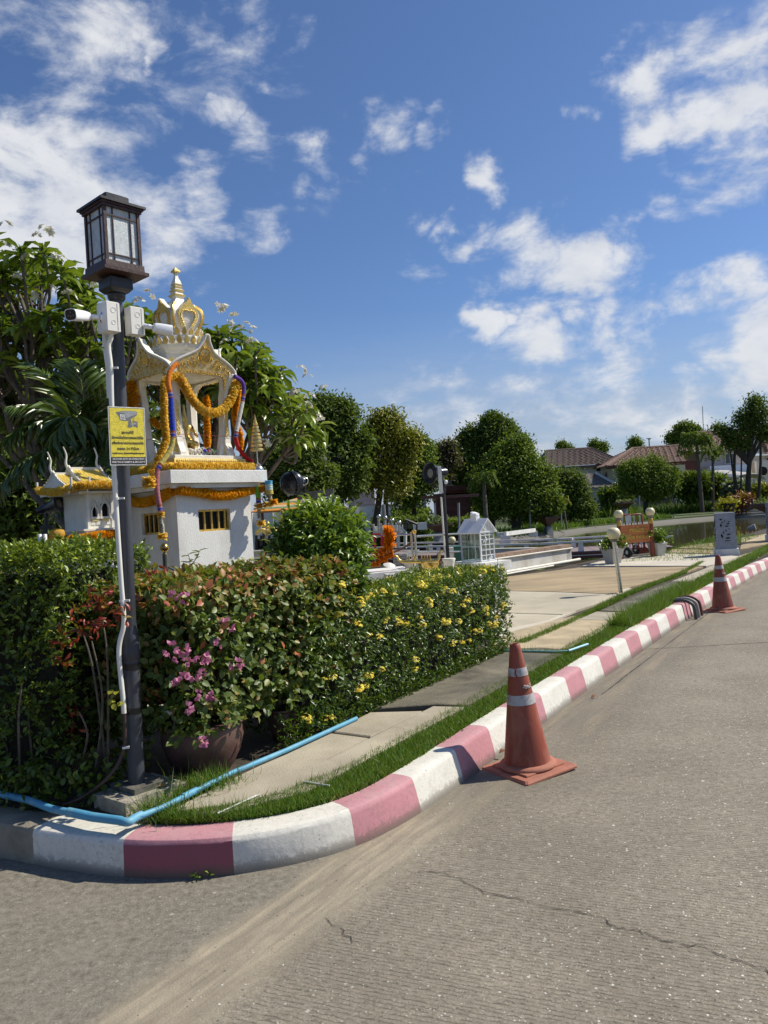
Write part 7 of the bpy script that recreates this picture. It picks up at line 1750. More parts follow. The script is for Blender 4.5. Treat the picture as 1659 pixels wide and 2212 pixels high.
# ---------------------------------------------------------------- sign board and its neighbours
pa_=V(5.342,17.579,.2);pb2=V(6.157,17.83,.2);pa_=g(*cI(262,1090));pa_.y=17.6;pa_=V(qq(cI,262,1000,17.6).x,17.6,.2)
d_=(pb2-pa_);d_.z=0;Lp=d_.length;d_=d_.normalized();n_=d_.cross(UZ)
sb2=thing('wooden_sign_board','orange brown wooden notice board with raised gold Thai letters between two posts','notice board',pa_)
for p,yt in((pa_,qq(cI,225,420,17.6).z),(pb2,qq(cI,955,360,17.83).z)):
 b=MB();b.tube([p,V(p.x,p.y,yt)],.055,12);b.build('post',mat('red brown post',(.22,.055,.02),.5),sb2,smooth=40)
 b=MB();b.lathe(V(p.x,p.y,yt),[(.058,0),(.062,.05),(.05,.11),(.045,.12)],12);b.build('gold_post_cap',M_gold,sb2,smooth=40)
 b=MB();b.lathe(V(p.x,p.y,yt+.12),[(.045,0),(.07,.05),(.045,.07)],12);b.build('lamp_collar',flat('grey lamp cap',(.2,.2,.19)),sb2,smooth=40)
 rg=.105;pr=[(rg*math.cos(a),rg*math.sin(a))for a in[R_(-58+i*13)for i in range(10)]];b=MB();b.lathe(V(p.x,p.y,yt+.27),[(.01,pr[0][1])]+pr+[(.01,pr[-1][1])],22);b.build('globe',M_globe,sb2,smooth=60)
zb0,zb1=qq(cI,960,780,17.83).z,qq(cI,945,365,17.83).z
bo=pa_+d_*.03+n_*.02;b=MB();b.frame(V(bo.x,bo.y,zb0),d_*(Lp-.06),-n_*.04,UZ*(zb1-zb0));b.build('board',M_signwood,sb2)
for k in range(1,5):b=MB();b.frame(V(bo.x,bo.y,zb0+(zb1-zb0)*k/5)+n_*.0005,d_*(Lp-.06),n_*.002,UZ*.004);b.build('board_groove',flat('groove',(.18,.05,.015)),sb2)
ce=V(bo.x,bo.y,0)+d_*(Lp-.06)/2+n_*.001
text_mesh('gold_lettering','ขทหเหร่โมเทร',.15,M_goldb,sb2,V(ce.x,ce.y,zb0+(zb1-zb0)*.70),d_,UZ,.003,bold=.003,ext=.012,wfit=Lp*.45)
text_mesh('gold_lettering','ด้ากวจะ ถ้าลวดงา',.12,M_goldb,sb2,V(ce.x,ce.y,zb0+(zb1-zb0)*.30),d_,UZ,.003,bold=.002,ext=.012,wfit=Lp*.72)
# red barrier trolley behind
Yb=18.6
rt_=thing('barrier_trolley','red and white tubular barrier trolley on black wheels behind the notice board','trolley',V(qq(cI,450,1200,Yb).x,Yb,.2))
b=MB();zt3=qq(cI,750,150,Yb).z;xl,xr=qq(cI,180,300,Yb).x,qq(cI,765,300,Yb).x
b.tube([V(xl,Yb,.35),V(xl,Yb,zt3-.02),V(xl+.04,Yb,zt3),V(xr-.04,Yb,zt3+.01),V(xr,Yb,zt3-.02),V(xr,Yb,.35)],.020,8);b.tube([V(xl,Yb,zt3-.34),V(xr,Yb,zt3-.34)],.016,8);b.tube([V(xl,Yb,.36),V(xr,Yb,.36)],.02,8);b.build('frame',M_red,rt_,smooth=50)
for i in range(8):
 b=MB();x=xl+(xr-xl)*(i+.8)/8.6;b.tube([V(x,Yb,.36),V(x,Yb,zt3)],.014,6);b.build('upright',M_bw if i%2 else M_red,rt_)
for x,y,Yw2 in((445,1120,17.95),(640,1035,18.9)):
 p=qq(cI,x,y,Yw2);p.z=.2+.125;b=MB();ax3=V(1,.35,0).normalized()
 b.lathe(p-ax3*.04,[(.07,0),(.115,.005),(.125,.02),(.125,.06),(.115,.075),(.07,.08)],20,axis=ax3);w_=b.build('wheel',M_rubber,rt_,smooth=35);b=MB();b.lathe(p-ax3*.045,[(.05,0),(.05,.09)],12,axis=ax3);b.build('hub',M_steel,w_)
b=MB();p=qq(cI,815,900,18.4);
for e in((710,1030),(820,1030),(950,1020)):b.bar(p,qq(cI,e[0],e[1],18.4),.03)
b.bar(qq(cI,700,1035,18.4),qq(cI,965,1020,18.4),.03);b.bar(p,qq(cI,815,780,18.4),.03);b.build('drawbar',M_red,rt_)
b=MB();a=qq(cI,385,370,Yb-.06);c=qq(cI,505,180,Yb-.06);b.frame(V(a.x,Yb-.06,a.z),V(c.x-a.x,0,.02),V(0,.01,0),V(-.01,0,c.z-a.z));tag(b.build('white_paper',M_signw),'white paper sheet clipped to the top rail of the red trolley','paper')
# white planters
def planter(label,base,w,h,seed,leafm=LEAF_BOU,rz=.5):
 t_=thing('white_planter',label,'plant pot',base,'tapered white planters by the notice board');b=MB()
 b.box(base,(w*.66,w*.66,h),rz,1.5,bev=0);b.build('planter_body',mat('grey white planter',(.50,.49,.45),.8,var=.1,vs=4,dirt=(.3,.28,.22),ds=5,damt=.5),t_)
 b=MB();b.box(base+UZ*(h+.001),(w*1.02,w*1.02,.03),rz);b.build('planter_rim',MATS['grey white planter'],t_)
 r=np.random.RandomState(seed);n=420;c=np.array(tuple(base+UZ*(h+.03)));P,A=[],[];sb_=MB()
 for k in range(16):
  tip=c+np.array([r.normal(0,.15),r.normal(0,.12),r.uniform(.05,.26)]);sb_.tube([Vector(tuple(c)),Vector(tuple((c+tip)/2+[0,0,.05])),Vector(tuple(tip))],[.010,.007,.004],5)
  for j in range(n//16):P.append(tip+r.normal(0,.045,3));A.append(r.normal(size=3)+[0,0,-.2])
 sb_.build('stems',M_bark,t_)['kind']='stuff'
 P=np.array(P);obj('foliage',leaf_mesh('foliage',P-off_(t_),np.array(A),rsph_(r,len(P))*.5+[0,0,1],.085,.05,T_LEAF6,np.clip(r.normal(.45,.25,len(P)),0,1)),leafm,t_,'stuff')
 return t_
q1=g(*cI(1190,1125));planter('tapered white planter with a bushy plant right of the notice board',V(q1.x-.02,q1.y+.12,.2),.32,.28,81,LEAF_SHR)
q2=g(*cI(190,1300));planter('tapered white planter with a dark plant behind the nearest globe light',V(q2.x-.05,q2.y+.15,.2),.34,.29,82,LEAF_PLU)
# fretwork lamp pillars
def pillar(label,base,rz,w,H,second=False):
 t_=thing('fretwork_pillar',label,'pillar',base,'grey pillars with leaf cut outs');ex=V(math.cos(rz),math.sin(rz),0);ey=V(-math.sin(rz),math.cos(rz),0)
 b=MB();b.box(base,(w*1.16,w*1.16,H*.155),rz,1,bev=.006);b.build('white_base',M_white,t_)
 zb_=H*.156;b=MB();b.box(base+UZ*zb_,(w,w,H-zb_-.012),rz,.93);b.box(base+UZ*(H-.0115),(w*.965,w*.965,.014),rz);b.build('pillar_body',M_marble,t_)
 # leaf shaped slots
 def leafp(cx,cz,L_,Wd_,a):return[(cx+(u*math.cos(a)-v*math.sin(a)),cz+(u*math.sin(a)+v*math.cos(a)))for u,v in((-L_/2,0),(-L_*.2,Wd_/2),(L_*.2,Wd_/2),(L_/2,0),(L_*.2,-Wd_/2),(-L_*.2,-Wd_/2))]
 slots=[leafp(-.10,.66,.10,.035,1.7),leafp(-.07,.74,.06,.025,1.3),leafp(-.02,.78,.05,.018,2.0),leafp(.05,.70,.09,.03,.35),leafp(.02,.63,.09,.035,.1),leafp(.07,.76,.05,.02,.9),[(-.13,.84),(-.06,.84),(-.10,.79)],
             leafp(-.09,.36,.13,.04,1.75),leafp(-.05,.46,.07,.025,1.4),leafp(.0,.51,.07,.02,1.9),leafp(.05,.40,.10,.035,.2),leafp(.03,.30,.11,.045,.1),leafp(.07,.55,.05,.02,1.2),[(-.03,.215),(.08,.215),(.08,.235),(-.03,.235)]]
 for fn,fe in((-ey,ex),(ex,ey),(-ex,-ey)):
  for sl in slots:
   tp=1-.07*.5;o0_=base+UZ*zb_+fn*(w/2*.985)
   b=MB();hb_=H-zb_
   b.panel([(x*w/.42,z*hb_)for x,z in sl],o0_-fn*(w*.035)*.5,fe,(UZ-fn*(w*.035/hb_)).normalized(),fn*.018);b.build('leaf_cut_out',M_dark,t_)
 return t_
pp0=V(7.52,17.05,.2)
pillar('blue grey square pillar with leaf cut outs on a white base beyond the far cone',pp0,R_(-18),.41,.93)
pq=g(*cJ(1640,880));pillar('second grey fretwork pillar cut by the right edge of the picture',V(pq.x+.38,pq.y+.2,.2),R_(-18),.45,1.05)
sp_=thing('ground_spotlight','small round ground spotlight on the grass between the two pillars','spotlight',gg(cJ,1380,700));p=gg(cJ,1380,690)+UZ*.14
b=MB();b.lathe(p-V(.2,0,.04),[(.04,0),(.07,.06),(.11,.2),(.12,.23)],14,axis=(1,-.3,.2));b.build('housing',flat('grey housing',(.25,.26,.27)),sp_,smooth=50);b=MB();b.lathe(p+V(.03,-.06,.01),[(.115,0),(.10,.012)],14,axis=(1,-.3,.2));b.build('lens',M_cam,sp_)

# ================================================================== FAR SHORE
M_fl=leafmat('planter greens',[(0,(.04,.08,.02)),(.6,(.10,.17,.04)),(1,(.5,.45,.3))])
def bowl_planter(label,c,R,H,foot=True,seed=1,flowers=True):
 t_=thing('bowl_planter',label,'planter',c,'big red brown bowl planters round the pond');
 if foot:b=MB();b.lathe(c,[(R*.42,0),(R*.36,H*.45),(R*.30,H*.5)],4,rz=.4);b.build('concrete_foot',mat('weathered foot',(.24,.25,.25),.8),t_)
 b=MB();h0=H*.5 if foot else 0;b.lathe(c+UZ*h0,[(R*.24,0),(R*.30,H*.08),(R*.92,H*.38),(R,H*.40),(R,H*.5),(R*.93,H*.5),(R*.9,H*.44)],4,rz=.4);b.build('bowl',mat('red brown bowl',(.085,.038,.030),.6,var=.2),t_)
 r=np.random.RandomState(seed);n=260;P=np.array(tuple(c+UZ*(h0+H*.48)))+np.stack([r.uniform(-.6,.6,n)*R,r.uniform(-.6,.6,n)*R,np.abs(r.normal(0,.09,n))],1)
 obj('planting',leaf_mesh('planting',P-off_(t_),rsph_(r,n)+[0,0,.6],rsph_(r,n),.16,.08,T_LEAF,r.rand(n)),M_fl,t_,'stuff');return t_
p=qq(cF,1207,832,45);p.z=-.3;bowl_planter('red brown bowl planter on a concrete foot in the pond before the big round tree',p,.72,1.15,True,1)
p=qq(cF,190,905,26);bowl_planter('red brown bowl planter behind the black speaker pole',p,.52,.60,True,2)
p=qq(cL,665,755,58);bowl_planter('small distant red brown bowl planter under the round tree',p,.75,1.0,True,3)
p=qq(cJ,1660,640,30);bowl_planter('dark red brown bowl planter cut by the right edge of the picture',V(qq(cJ,1375,200,30).x+.85,p.y,qq(cJ,1640,640,30).z),.9,1.0,True,4)

def far_tree(name,label,cx,base_y,Y,blobs,m,seed,dens=1.0,leaf=.30,trunk_r=.2,trunks=None,group='trees round the pond',core=.68,bright=.25,flowers=0):
 """blobs: (display x, display y, radius in display px) crown masses"""
 bz=-.02;base=q(cx,base_y,Y);base.z=bz;t_=thing(name,label,'tree',base,group);o0=off_(t_);r=np.random.RandomState(seed)
 P,D=[],[];cb_=MB();k=.46293*Y/FPX;cen=[]
 sub=[]
 for bx_,by_,br_ in blobs:
  for _ in range(3):
   a_=r.uniform(-.4,3.6);sub.append((bx_+br_*.72*math.cos(a_),by_-br_*.66*math.sin(a_),br_*r.uniform(.28,.48)))
 nb=len(blobs)
 for bi,(bx_,by_,br_)in enumerate(list(blobs)+sub):
  c=q(bx_,by_,Y+r.uniform(-.3,.3)*br_*k);R=br_*k*.80
  if bi<nb:cen.append((c,R));leaf_=leaf;n=int(dens*72*(R/leaf)**1.55)
  dv=rsph_(r,n);dv[:,1]-=.25*(r.rand(n));dv=unit(dv);rad=R*(.45+.62*r.rand(n)**.6)*np.array([1+.45*noise.noise(Vector(tuple(x*2.6))+Vector((seed+bx_*.01,0,0)))for x in dv])
  P.append(np.array(tuple(c))+dv*rad[:,None]);D.append(dv)
  if bi<nb:cb_.ball(c,R*core*.9,(1,.9,.92),12,8)
 P,D=np.concatenate(P),np.concatenate(D);kk=5
 P=np.repeat(P,kk,0)+r.normal(0,leaf*.75,(len(P)*kk,3));tone=np.repeat(r.normal(0,.13,len(D)),kk);D=np.repeat(D,kk,0)
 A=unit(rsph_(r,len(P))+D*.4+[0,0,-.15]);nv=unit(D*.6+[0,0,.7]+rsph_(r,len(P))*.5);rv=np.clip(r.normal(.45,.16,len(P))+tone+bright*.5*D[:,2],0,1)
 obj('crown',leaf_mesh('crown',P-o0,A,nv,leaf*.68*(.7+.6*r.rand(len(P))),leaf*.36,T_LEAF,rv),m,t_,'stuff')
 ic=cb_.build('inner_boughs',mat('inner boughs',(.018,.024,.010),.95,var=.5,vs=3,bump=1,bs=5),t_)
 for v in ic.data.vertices:v.co+=Vector((noise.noise(v.co*.9),noise.noise(v.co*.9+Vector((5,0,0))),noise.noise(v.co*.9+Vector((0,9,0)))))*leaf*2.2
 trunks=trunks or[(cx,base_y,blobs[0][0],blobs[0][1],trunk_r)]
 for(x0,y0,x1,y1,tr)in trunks:
  a=q(x0,y0,Y);a.z=bz-.1;e=q(x1,y1,Y);b=MB();b.tube(spline([a,a.lerp(e,.5)+V(r.normal(0,.15),0,0),e],5),[tr*(1-.055*i)for i in range(11)],8);b.build('trunk',M_barkd,t_,smooth=60)
 for c,R in cen[1:]:
  a=q(trunks[0][2],trunks[0][3],Y).lerp(base,.35);b=MB();b.tube([a,a.lerp(c,.6),c],[trunk_r*.5,trunk_r*.35,trunk_r*.15],6);b.build('limb',M_barkd,t_)
 if flowers:
  idx=r.choice(len(P),flowers);me=leaf_mesh('blossom',P[idx]+D[idx]*.15-o0,rsph_(r,flowers)+[0,-.5,.5],rsph_(r,flowers),.16,.12,T_LEAF6);obj('blossom',me,PET_W,t_,'stuff')
 return t_
far_tree('dark_tree','tall dark green tree just right of the plumeria',735,1125,30,[(730,925,50),(690,950,48),(758,960,38),(650,940,50),(718,892,34),(738,1000,46),(680,1015,52),(620,990,50),(745,1050,30)],LEAF_DK,301,.9,.26,.22)
far_tree('plumeria_tree','round dark plumeria dotted with white flowers behind the round loudspeaker',640,1120,22,[(640,1015,50),(600,1035,46),(680,1040,40),(570,1010,40),(655,975,34),(620,1060,34)],LEAF_DK,302,.9,.17,.14,flowers=90)
far_tree('yellowing_tree','upright yellow green tree with feathery leaves',815,1135,32,[(835,935,44),(815,960,40),(865,950,36),(820,1005,42),(870,1010,34),(840,1050,38),(800,1040,26),(850,915,26)],LEAF_YEL,303,.62,.24,.16,[(795,1130,830,960,.17),(838,1140,842,980,.14)],core=.42)
far_tree('green_tree','mid green tree close behind the yellowing tree',905,1120,36,[(905,1000,36),(890,965,30),(920,1040,30),(895,1060,34),(870,1075,30)],LEAF_MID,304,.9,.24,.15)
far_tree('big_dark_tree','tallest dark tree above the white glass house with layered fine leaves',1060,1130,52,[(1065,945,42),(1030,965,40),(1100,960,36),(1060,1000,50),(1005,1000,40),(985,1040,42),(1030,1050,50),(1075,925,24),(960,990,24),(1090,1050,50),(1040,1095,40)],LEAF_DK,305,.95,.34,.3)
far_tree('reddish_tree','small thin tree with reddish brown leaves left of the tallest dark tree',960,1130,47,[(960,975,22),(945,1000,20),(975,995,16),(950,1030,18)],leafmat('rusty leaf',[(0,(.04,.03,.015)),(.5,(.09,.06,.03)),(1,(.14,.13,.06))]),306,.6,.26,.12,core=.3)
far_tree('round_tree','large round bright green tree on the lawn left of the brown roofed house',1110,1130,45,[(1110,1010,52),(1070,1030,44),(1145,1020,44),(1170,1060,34),(1095,1075,50),(1140,1075,46),(1060,1085,36),(1105,975,30),(1185,1085,22)],LEAF_MID,307,1.1,.30,.3,bright=.4)
far_tree('shade_tree','smaller dark tree between the round tree and the brown roofed house',1235,1120,52,[(1222,1040,32),(1240,1068,30),(1210,1065,32),(1232,1095,30),(1200,1100,26),(1255,1098,20),(1160,1105,30),(1120,1115,26)],LEAF_DK,308,.95,.30,.18)
far_tree('round_garden_tree','dense round tree before the red roofed house',1392,1100,68,[(1398,1020,36),(1370,1028,32),(1428,1030,30),(1400,1048,38),(1362,1052,20),(1440,1050,18),(1420,1065,18)],LEAF_MID,309,1.1,.36,.3,[(1395,1098,1395,1045,.28)],bright=.35)
far_tree('tall_tree','tall forked tree with open crown near the right edge',1600,1092,66,[(1612,905,22),(1635,890,24),(1645,922,25),(1618,930,19),(1655,938,15),(1630,872,15),(1570,935,13),(1588,948,13),(1575,962,9),(1602,962,9),(1552,928,7)],LEAF_DK,310,.75,.36,.34,[(1614,1093,1625,946,.30),(1608,1093,1588,965,.20),(1625,946,1640,900,.16),(1588,965,1572,935,.12),(1590,970,1602,945,.1)],core=.4)
far_tree('roof_top_tree','broad tree crown rising behind the ridge between the two red roofs',1475,1085,105,[(1478,935,16),(1495,942,16),(1460,950,14),(1510,952,12),(1480,960,22)],LEAF_MID,311,.9,.5,.3)
for i,(x,y,rr_,lab)in enumerate([(1216,966,8,'tree top just peeping over the left end of the brown roof'),(1289,963,10,'leafy tree top behind the middle of the brown roof'),(1368,958,8,'small tree top with pale tip behind the red roof ridge')]):
 far_tree('roof_top_tree',lab,x,1080,110,[(x,y,rr_),(x+rr_,y+5,rr_*.7),(x,y+16,rr_)],LEAF_MID,320+i,.9,.45,.2)
# shrubs at the fence
for i,(x,y,R_d,Yq,m_,lab)in enumerate([(1490,1052,30,72,LEAF_MID,'wide bright palm like shrub behind the picket fence'),(1535,1050,24,73,LEAF_MID,'rounded shrub behind the fence right of the palm like shrub'),(1590,1062,16,70,leafmat('silver leaf',[(0,(.08,.12,.07)),(1,(.34,.38,.28))]),'silvery white variegated shrub between the trunks'),(1520,1090,0,60,LEAF_DK,''),(1330,1078,26,74,LEAF_DK,'dark shrub left behind the picket fence'),(1645,1070,18,68,LEAF_YEL,'yellow green shrub at the right edge')]):
 if R_d:c=q(x,y,Yq);k=.46293*Yq/FPX;blob_shrub('garden_shrub',lab,c,R_d*k,1800,.45,.4,m_,330+i,(1.2,.8,.9))
# fluffy palms
def far_palm(label,bx_,by_,tx_,ty_,Y,nf,L_px,seed,m=LEAF_DK,tr=.14):
 base=q(bx_,by_,Y);base.z=-.02;top=q(tx_,ty_,Y);t_=thing('garden_palm',label,'palm',base,'palms round the pond');r=np.random.RandomState(seed)
 b=MB();b.tube([base,base.lerp(top,.5),top],[tr,tr*.9,tr*.7],8);b.build('trunk',M_bark,t_,smooth=60);L_=L_px*.46293*Y/FPX
 for i in range(nf):
  a=i*2.4;el=r.uniform(.0,1.0);d=V(math.cos(a),math.sin(a)*.7,0)
  frond(top,top+d*L_*.5+UZ*L_*(.15+.45*el),top+d*L_*(.95-.3*el)+UZ*L_*(-.5+.6*el),14,L_*.34,m,t_,seed*10+i,.35,w=.20)
 return t_
far_palm('slim palm with fluffy fronds before the pergola and the dark trees',1050,1130,1045,1040,43,13,42,41)
far_palm('tall bushy palm with drooping fronds before the pale red roofed house',1516,1088,1505,962,70,22,50,42,LEAF_DK,.2)
far_palm('second bushy palm drooping just right of the tall one',1538,1088,1540,985,71,12,34,44,LEAF_DK,.16)
far_palm('young yellow green palm on a thin pale trunk by the pond',1223,1125,1216,1082,47,9,20,43,LEAF_YEL,.07)
# small flower bed plant on the steps
ys=thing('potted_croton','pot with a bright yellow leaved plant on the far pond steps','potted plant',q(1573,1100,55));o0=off_(ys);r=np.random.RandomState(5);c0=np.array(tuple(q(1571,1090,55)))
n=420;P=c0+r.normal(0,1,(n,3))*[.36,.25,.20]
obj('foliage',leaf_mesh('foliage',P-o0,rsph_(r,n)+[0,0,.7],rsph_(r,n),.26,.11,T_LEAF,r.rand(n)),leafmat('yellow croton',[(0,(.30,.22,.01)),(.7,(.62,.50,.02)),(1,(.35,.38,.03))]),ys,'stuff')
b=MB();b.lathe(q(1573,1104,55),[(.4,0),(.55,.5),(.6,.55)],12);b.build('pot_body',M_rubber,ys)
rp_=blob_shrub('dark_red_shrub','dark red leaved shrub in a pot right of the yellow plant',q(1603,1086,57),.75,700,.3,.35,LEAF_RED,351,(1.2,.8,.8))
b=MB();b.box(V(*q(1607,1102,57)),(1.0,.9,.9));tag(b.build('planter_box',mat('dark stone',(.06,.06,.06),.8)),'dark square planter box under the dark red shrub','planter')
# steps into the water
st=thing('pond_steps','','steps',V(26,57,-.3));del st['category'];del st['label'];st['kind']='structure'
for k in range(4):
 b=MB();b.frame(V(26.2,56.6+k*.7,-.34),V(12,-.2,0),V(0,.75,0),V(0,0,.20+k*.17));b.build('step',mat('grey step',(.22,.22,.20),.8),st)

# picket fence
fe_=thing('picket_fence','long pale wooden picket fence at the far side of the pond','fence',V(16,75,0));FA,FB=V(13.5,73.5,0),V(42,80,0);fd=(FB-FA).normalized();FL=(FB-FA).length
M_pk=mat('weathered pickets',(.34,.29,.25),.8,var=.3,vs=2);npk=295
for i in range(npk):
 h=1.5+.12*math.sin(i*1.7)+.05*math.sin(i*.31)*2
 if i==0:
  pkm=MB();pkm.frame(V(0,0,0),V(.045,0,0),V(0,.03,0),V(0,0,1.55));o=pkm.build('picket',M_pk,fe_);pkmesh=o.data;pkmesh.transform(Matrix.Translation(Vector(fe_['_o'])))
  o.location=FA-Vector(fe_['_o'])
 else:
  o=bpy.data.objects.new('picket',pkmesh);COL.objects.link(o);o.parent=fe_;o.location=FA+fd*(FL*i/npk)-Vector(fe_['_o'])
 o.scale=(1,1,h/1.55)
for z in(.35,1.15):b=MB();b.bar(FA+UZ*z+V(0,.05,0),FB+UZ*z+V(0,.05,0),.05,.08);b.build('rail',M_pk,fe_)
for i in range(12):b=MB();b.box(FA+fd*(FL*i/11)+V(0,.1,0),(.14,.14,1.7));b.build('fence_post',M_pk,fe_)
fe2=thing('dark_fence','dark shaded fence under the trees left of the picket fence','fence',V(6,70,0))
for i in range(60):b=MB();b.box(V(5.5+i*.135*1,66+i*.12,0),(.05,.03,1.5));b.build('picket',mat('dark picket',(.07,.06,.05),.9),fe2)

# ---------------------------------------------------------------- houses
def tile_mat(name,c1_,c2_,sc=3.2):
 m=bpy.data.materials.new(name);t,n,l=nt(m);out=N(t,'ShaderNodeOutputMaterial');p=N(t,'ShaderNodeBsdfPrincipled');l.new(p.outputs[0],out.inputs[0]);geo=N(t,'ShaderNodeNewGeometry')
 n1=noise_n(t,geo.outputs['Position'],1.2,6,.65);c=ramp(t,[(.3,c1_),(.7,c2_)],n1).outputs[0];l.new(c,p.inputs['Base Color']);p.inputs['Roughness'].default_value=.8;MATS[name]=m;return m
RT_B=tile_mat('brown roof tile',(.075,.052,.042),(.115,.082,.066));RT_R=tile_mat('red brown roof tile',(.125,.070,.052),(.185,.110,.082));RT_G=tile_mat('grey roof tile',(.13,.115,.10),(.20,.18,.16))
def roof_plane(parent,A,B,C_,D,m,row=.33,col=.30,proud=.05,name='roof'):
 """A-B eave, D-C ridge: rows of tile courses with real steps"""
 A,B,C_,D=map(Vector,(A,B,C_,D));H=((D-A).length+(C_-B).length)/2;n=max(3,int(H/row));nn=(B-A).cross(D-A).normalized()
 if nn.z<0:nn=-nn
 b=MB()
 for i in range(n):
  f0,f1=i/n,(i+1.1)/n;f1=min(f1,1.0)
  a0,b0=A.lerp(D,f0),B.lerp(C_,f0);a1,b1=A.lerp(D,f1),B.lerp(C_,f1)
  b.add([a0+nn*proud,b0+nn*proud,b1+nn*.005,a1+nn*.005,a0,b0],[[0,1,2,3],[4,5,1,0]])
  m_=max(2,int((b0-a0).length/(col*2)))
  for k in range(m_):
   fa,fb=(k+.0)/m_,(k+.46)/m_
   b.add([a0.lerp(b0,fa)+nn*(proud+.003),a0.lerp(b0,fb)+nn*(proud+.003),a1.lerp(b1,fb)+nn*(.01),a1.lerp(b1,fa)+nn*.01,a0.lerp(b0,(fa+fb)/2)+nn*(proud+.075),a1.lerp(b1,(fa+fb)/2)+nn*.07],[[0,4,5,3],[4,1,2,5],[0,1,4]])
 o=b.build(name,m,parent,fix=False);return o
def ridge(parent,pts,m,r_=.13):b=MB();b.tube(pts,r_,6);return b.build('ridge_cap',m,parent)
def window(parent,o,ex,w,h,n,mull=1,fr=M_bw,nm='window'):
 b=MB();t_=.09
 b.frame(o-n*-.01,ex*t_,n*.05,UZ*h);b.frame(o+ex*(w-t_)+n*.01,ex*t_,n*.05,UZ*h)
 for z in(0,h-t_):b.frame(o+ex*t_+UZ*z+n*.01,ex*(w-2*t_),n*.05,UZ*t_)
 for k in range(mull):b.frame(o+ex*(w*(k+1)/(mull+1)-.03)+UZ*t_+n*.01,ex*.06,n*.04,UZ*(h-2*t_))
 wf=b.build(nm,fr,parent);b=MB();b.frame(o+ex*t_+UZ*t_+n*.005,ex*(w-2*t_),n*.01,UZ*(h-2*t_));b.build('pane',M_glass_d,wf);return wf
def zL(x,y,Y):return qq(cL,x,y,Y).z
def xL(x,y,Y):return qq(cL,x,y,Y).x
# house A: brown hipped roof
YA=84
hA=thing('brown_roofed_house','two storey white house with a dark brown hipped roof, leftmost of the houses','house',V(xL(380,700,YA),YA,0))
ex0,ex1=xL(150,430,YA),xL(625,385,YA);ze0=zL(350,408,YA);rx0,rx1=xL(125,320,YA+5),xL(432,278,YA+5);rz_=zL(280,298,YA+5)
e0,e1=V(ex0-.5,YA,ze0),V(ex1+.8,YA,ze0);r0,r1=V(rx0,YA+5,rz_),V(rx1,YA+5,rz_)
roof_plane(hA,e0,e1,r1,r0,RT_B);roof_plane(hA,e1,e1+V(0,10,0),r1+V(0,.01,0),r1,RT_B);roof_plane(hA,e0+V(0,10,0),e0,r0,r0+V(0,.01,0),RT_B);ridge(hA,[r0,r1],RT_B);ridge(hA,[r1,e1],RT_B)
b=MB();b.box(V((ex0+ex1)/2,YA+5.2,-.05),(ex1-ex0-1.2,8.6,ze0-.05));b.build('wall',M_cream,hA);b=MB();b.frame(e0+V(0,.05,-.25),V(e1.x-e0.x,0,0),V(0,.1,0),V(0,0,.22));b.build('fascia',mat('brown fascia',(.14,.10,.08),.7),hA)
yw=YA+.9
for x0,x1,y0,y1 in((350,395,447,432),(465,545,455,425)):window(hA,V(xL(x0,y0,yw),yw-.0,zL(x0,y0,yw)),V(1,0,0),xL(x1,y0,yw)-xL(x0,y0,yw),zL(x0,y1,yw)-zL(x0,y0,yw),V(0,-1,0),1)
b=MB();b.box(V(xL(562,478,yw-.4),yw-.4,zL(562,492,yw-.4)),(1.7,.5,1.3));ac=b.build('air_conditioner',M_bw,hA);b=MB();b.lathe(V(xL(556,478,yw-.7),yw-.70,zL(556,479,yw-.7)),[(.45,0),(.43,.03)],14,axis=(0,-1,0));b.build('fan_grille',flat('fan grey',(.18,.18,.18)),ac)
b=MB();xx_=xL(608,500,YA);b.box(V(xx_,YA+.6,-.05),(.8,.3,ze0+.2));b.build('white_corner_column',M_bw,hA)
# grey annex roof
Yx=80;A_=V(xL(440,562,Yx-1),Yx-1,zL(500,560,Yx-1));B_=V(xL(625,552,Yx-1),Yx-1,zL(620,555,Yx-1));D_=V(xL(372,466,Yx+3),Yx+3,zL(372,466,Yx+3));C__=V(xL(465,466,Yx+3),Yx+3,zL(465,466,Yx+3))
roof_plane(hA,A_,B_,C__,D_,RT_G);roof_plane(hA,V(A_.x-4,A_.y,A_.z),A_,D_,D_+V(-.02,0,0),RT_G);b=MB();b.bar(B_+V(0,-.05,.1),C__+V(0,-.05,.1),.15,.25);b.build('white_barge',M_bw,hA)
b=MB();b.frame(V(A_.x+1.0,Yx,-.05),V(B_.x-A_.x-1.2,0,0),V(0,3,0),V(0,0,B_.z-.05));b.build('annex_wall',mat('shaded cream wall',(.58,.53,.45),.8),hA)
for xq in(510,525,548,565):
 b=MB();b.box(V(xL(xq,700,Yx-1.2),Yx-1.2,-.05),(.45,.3,zL(550,600,Yx)));b.build('porch_column',M_bw,hA)
b=MB();b.frame(V(xL(498,600,Yx-1.1),Yx-1.1,zL(498,625,Yx)),V(5.5,0,0),V(0,.2,0),V(0,0,.5));b.build('white_lintel',M_bw,hA)
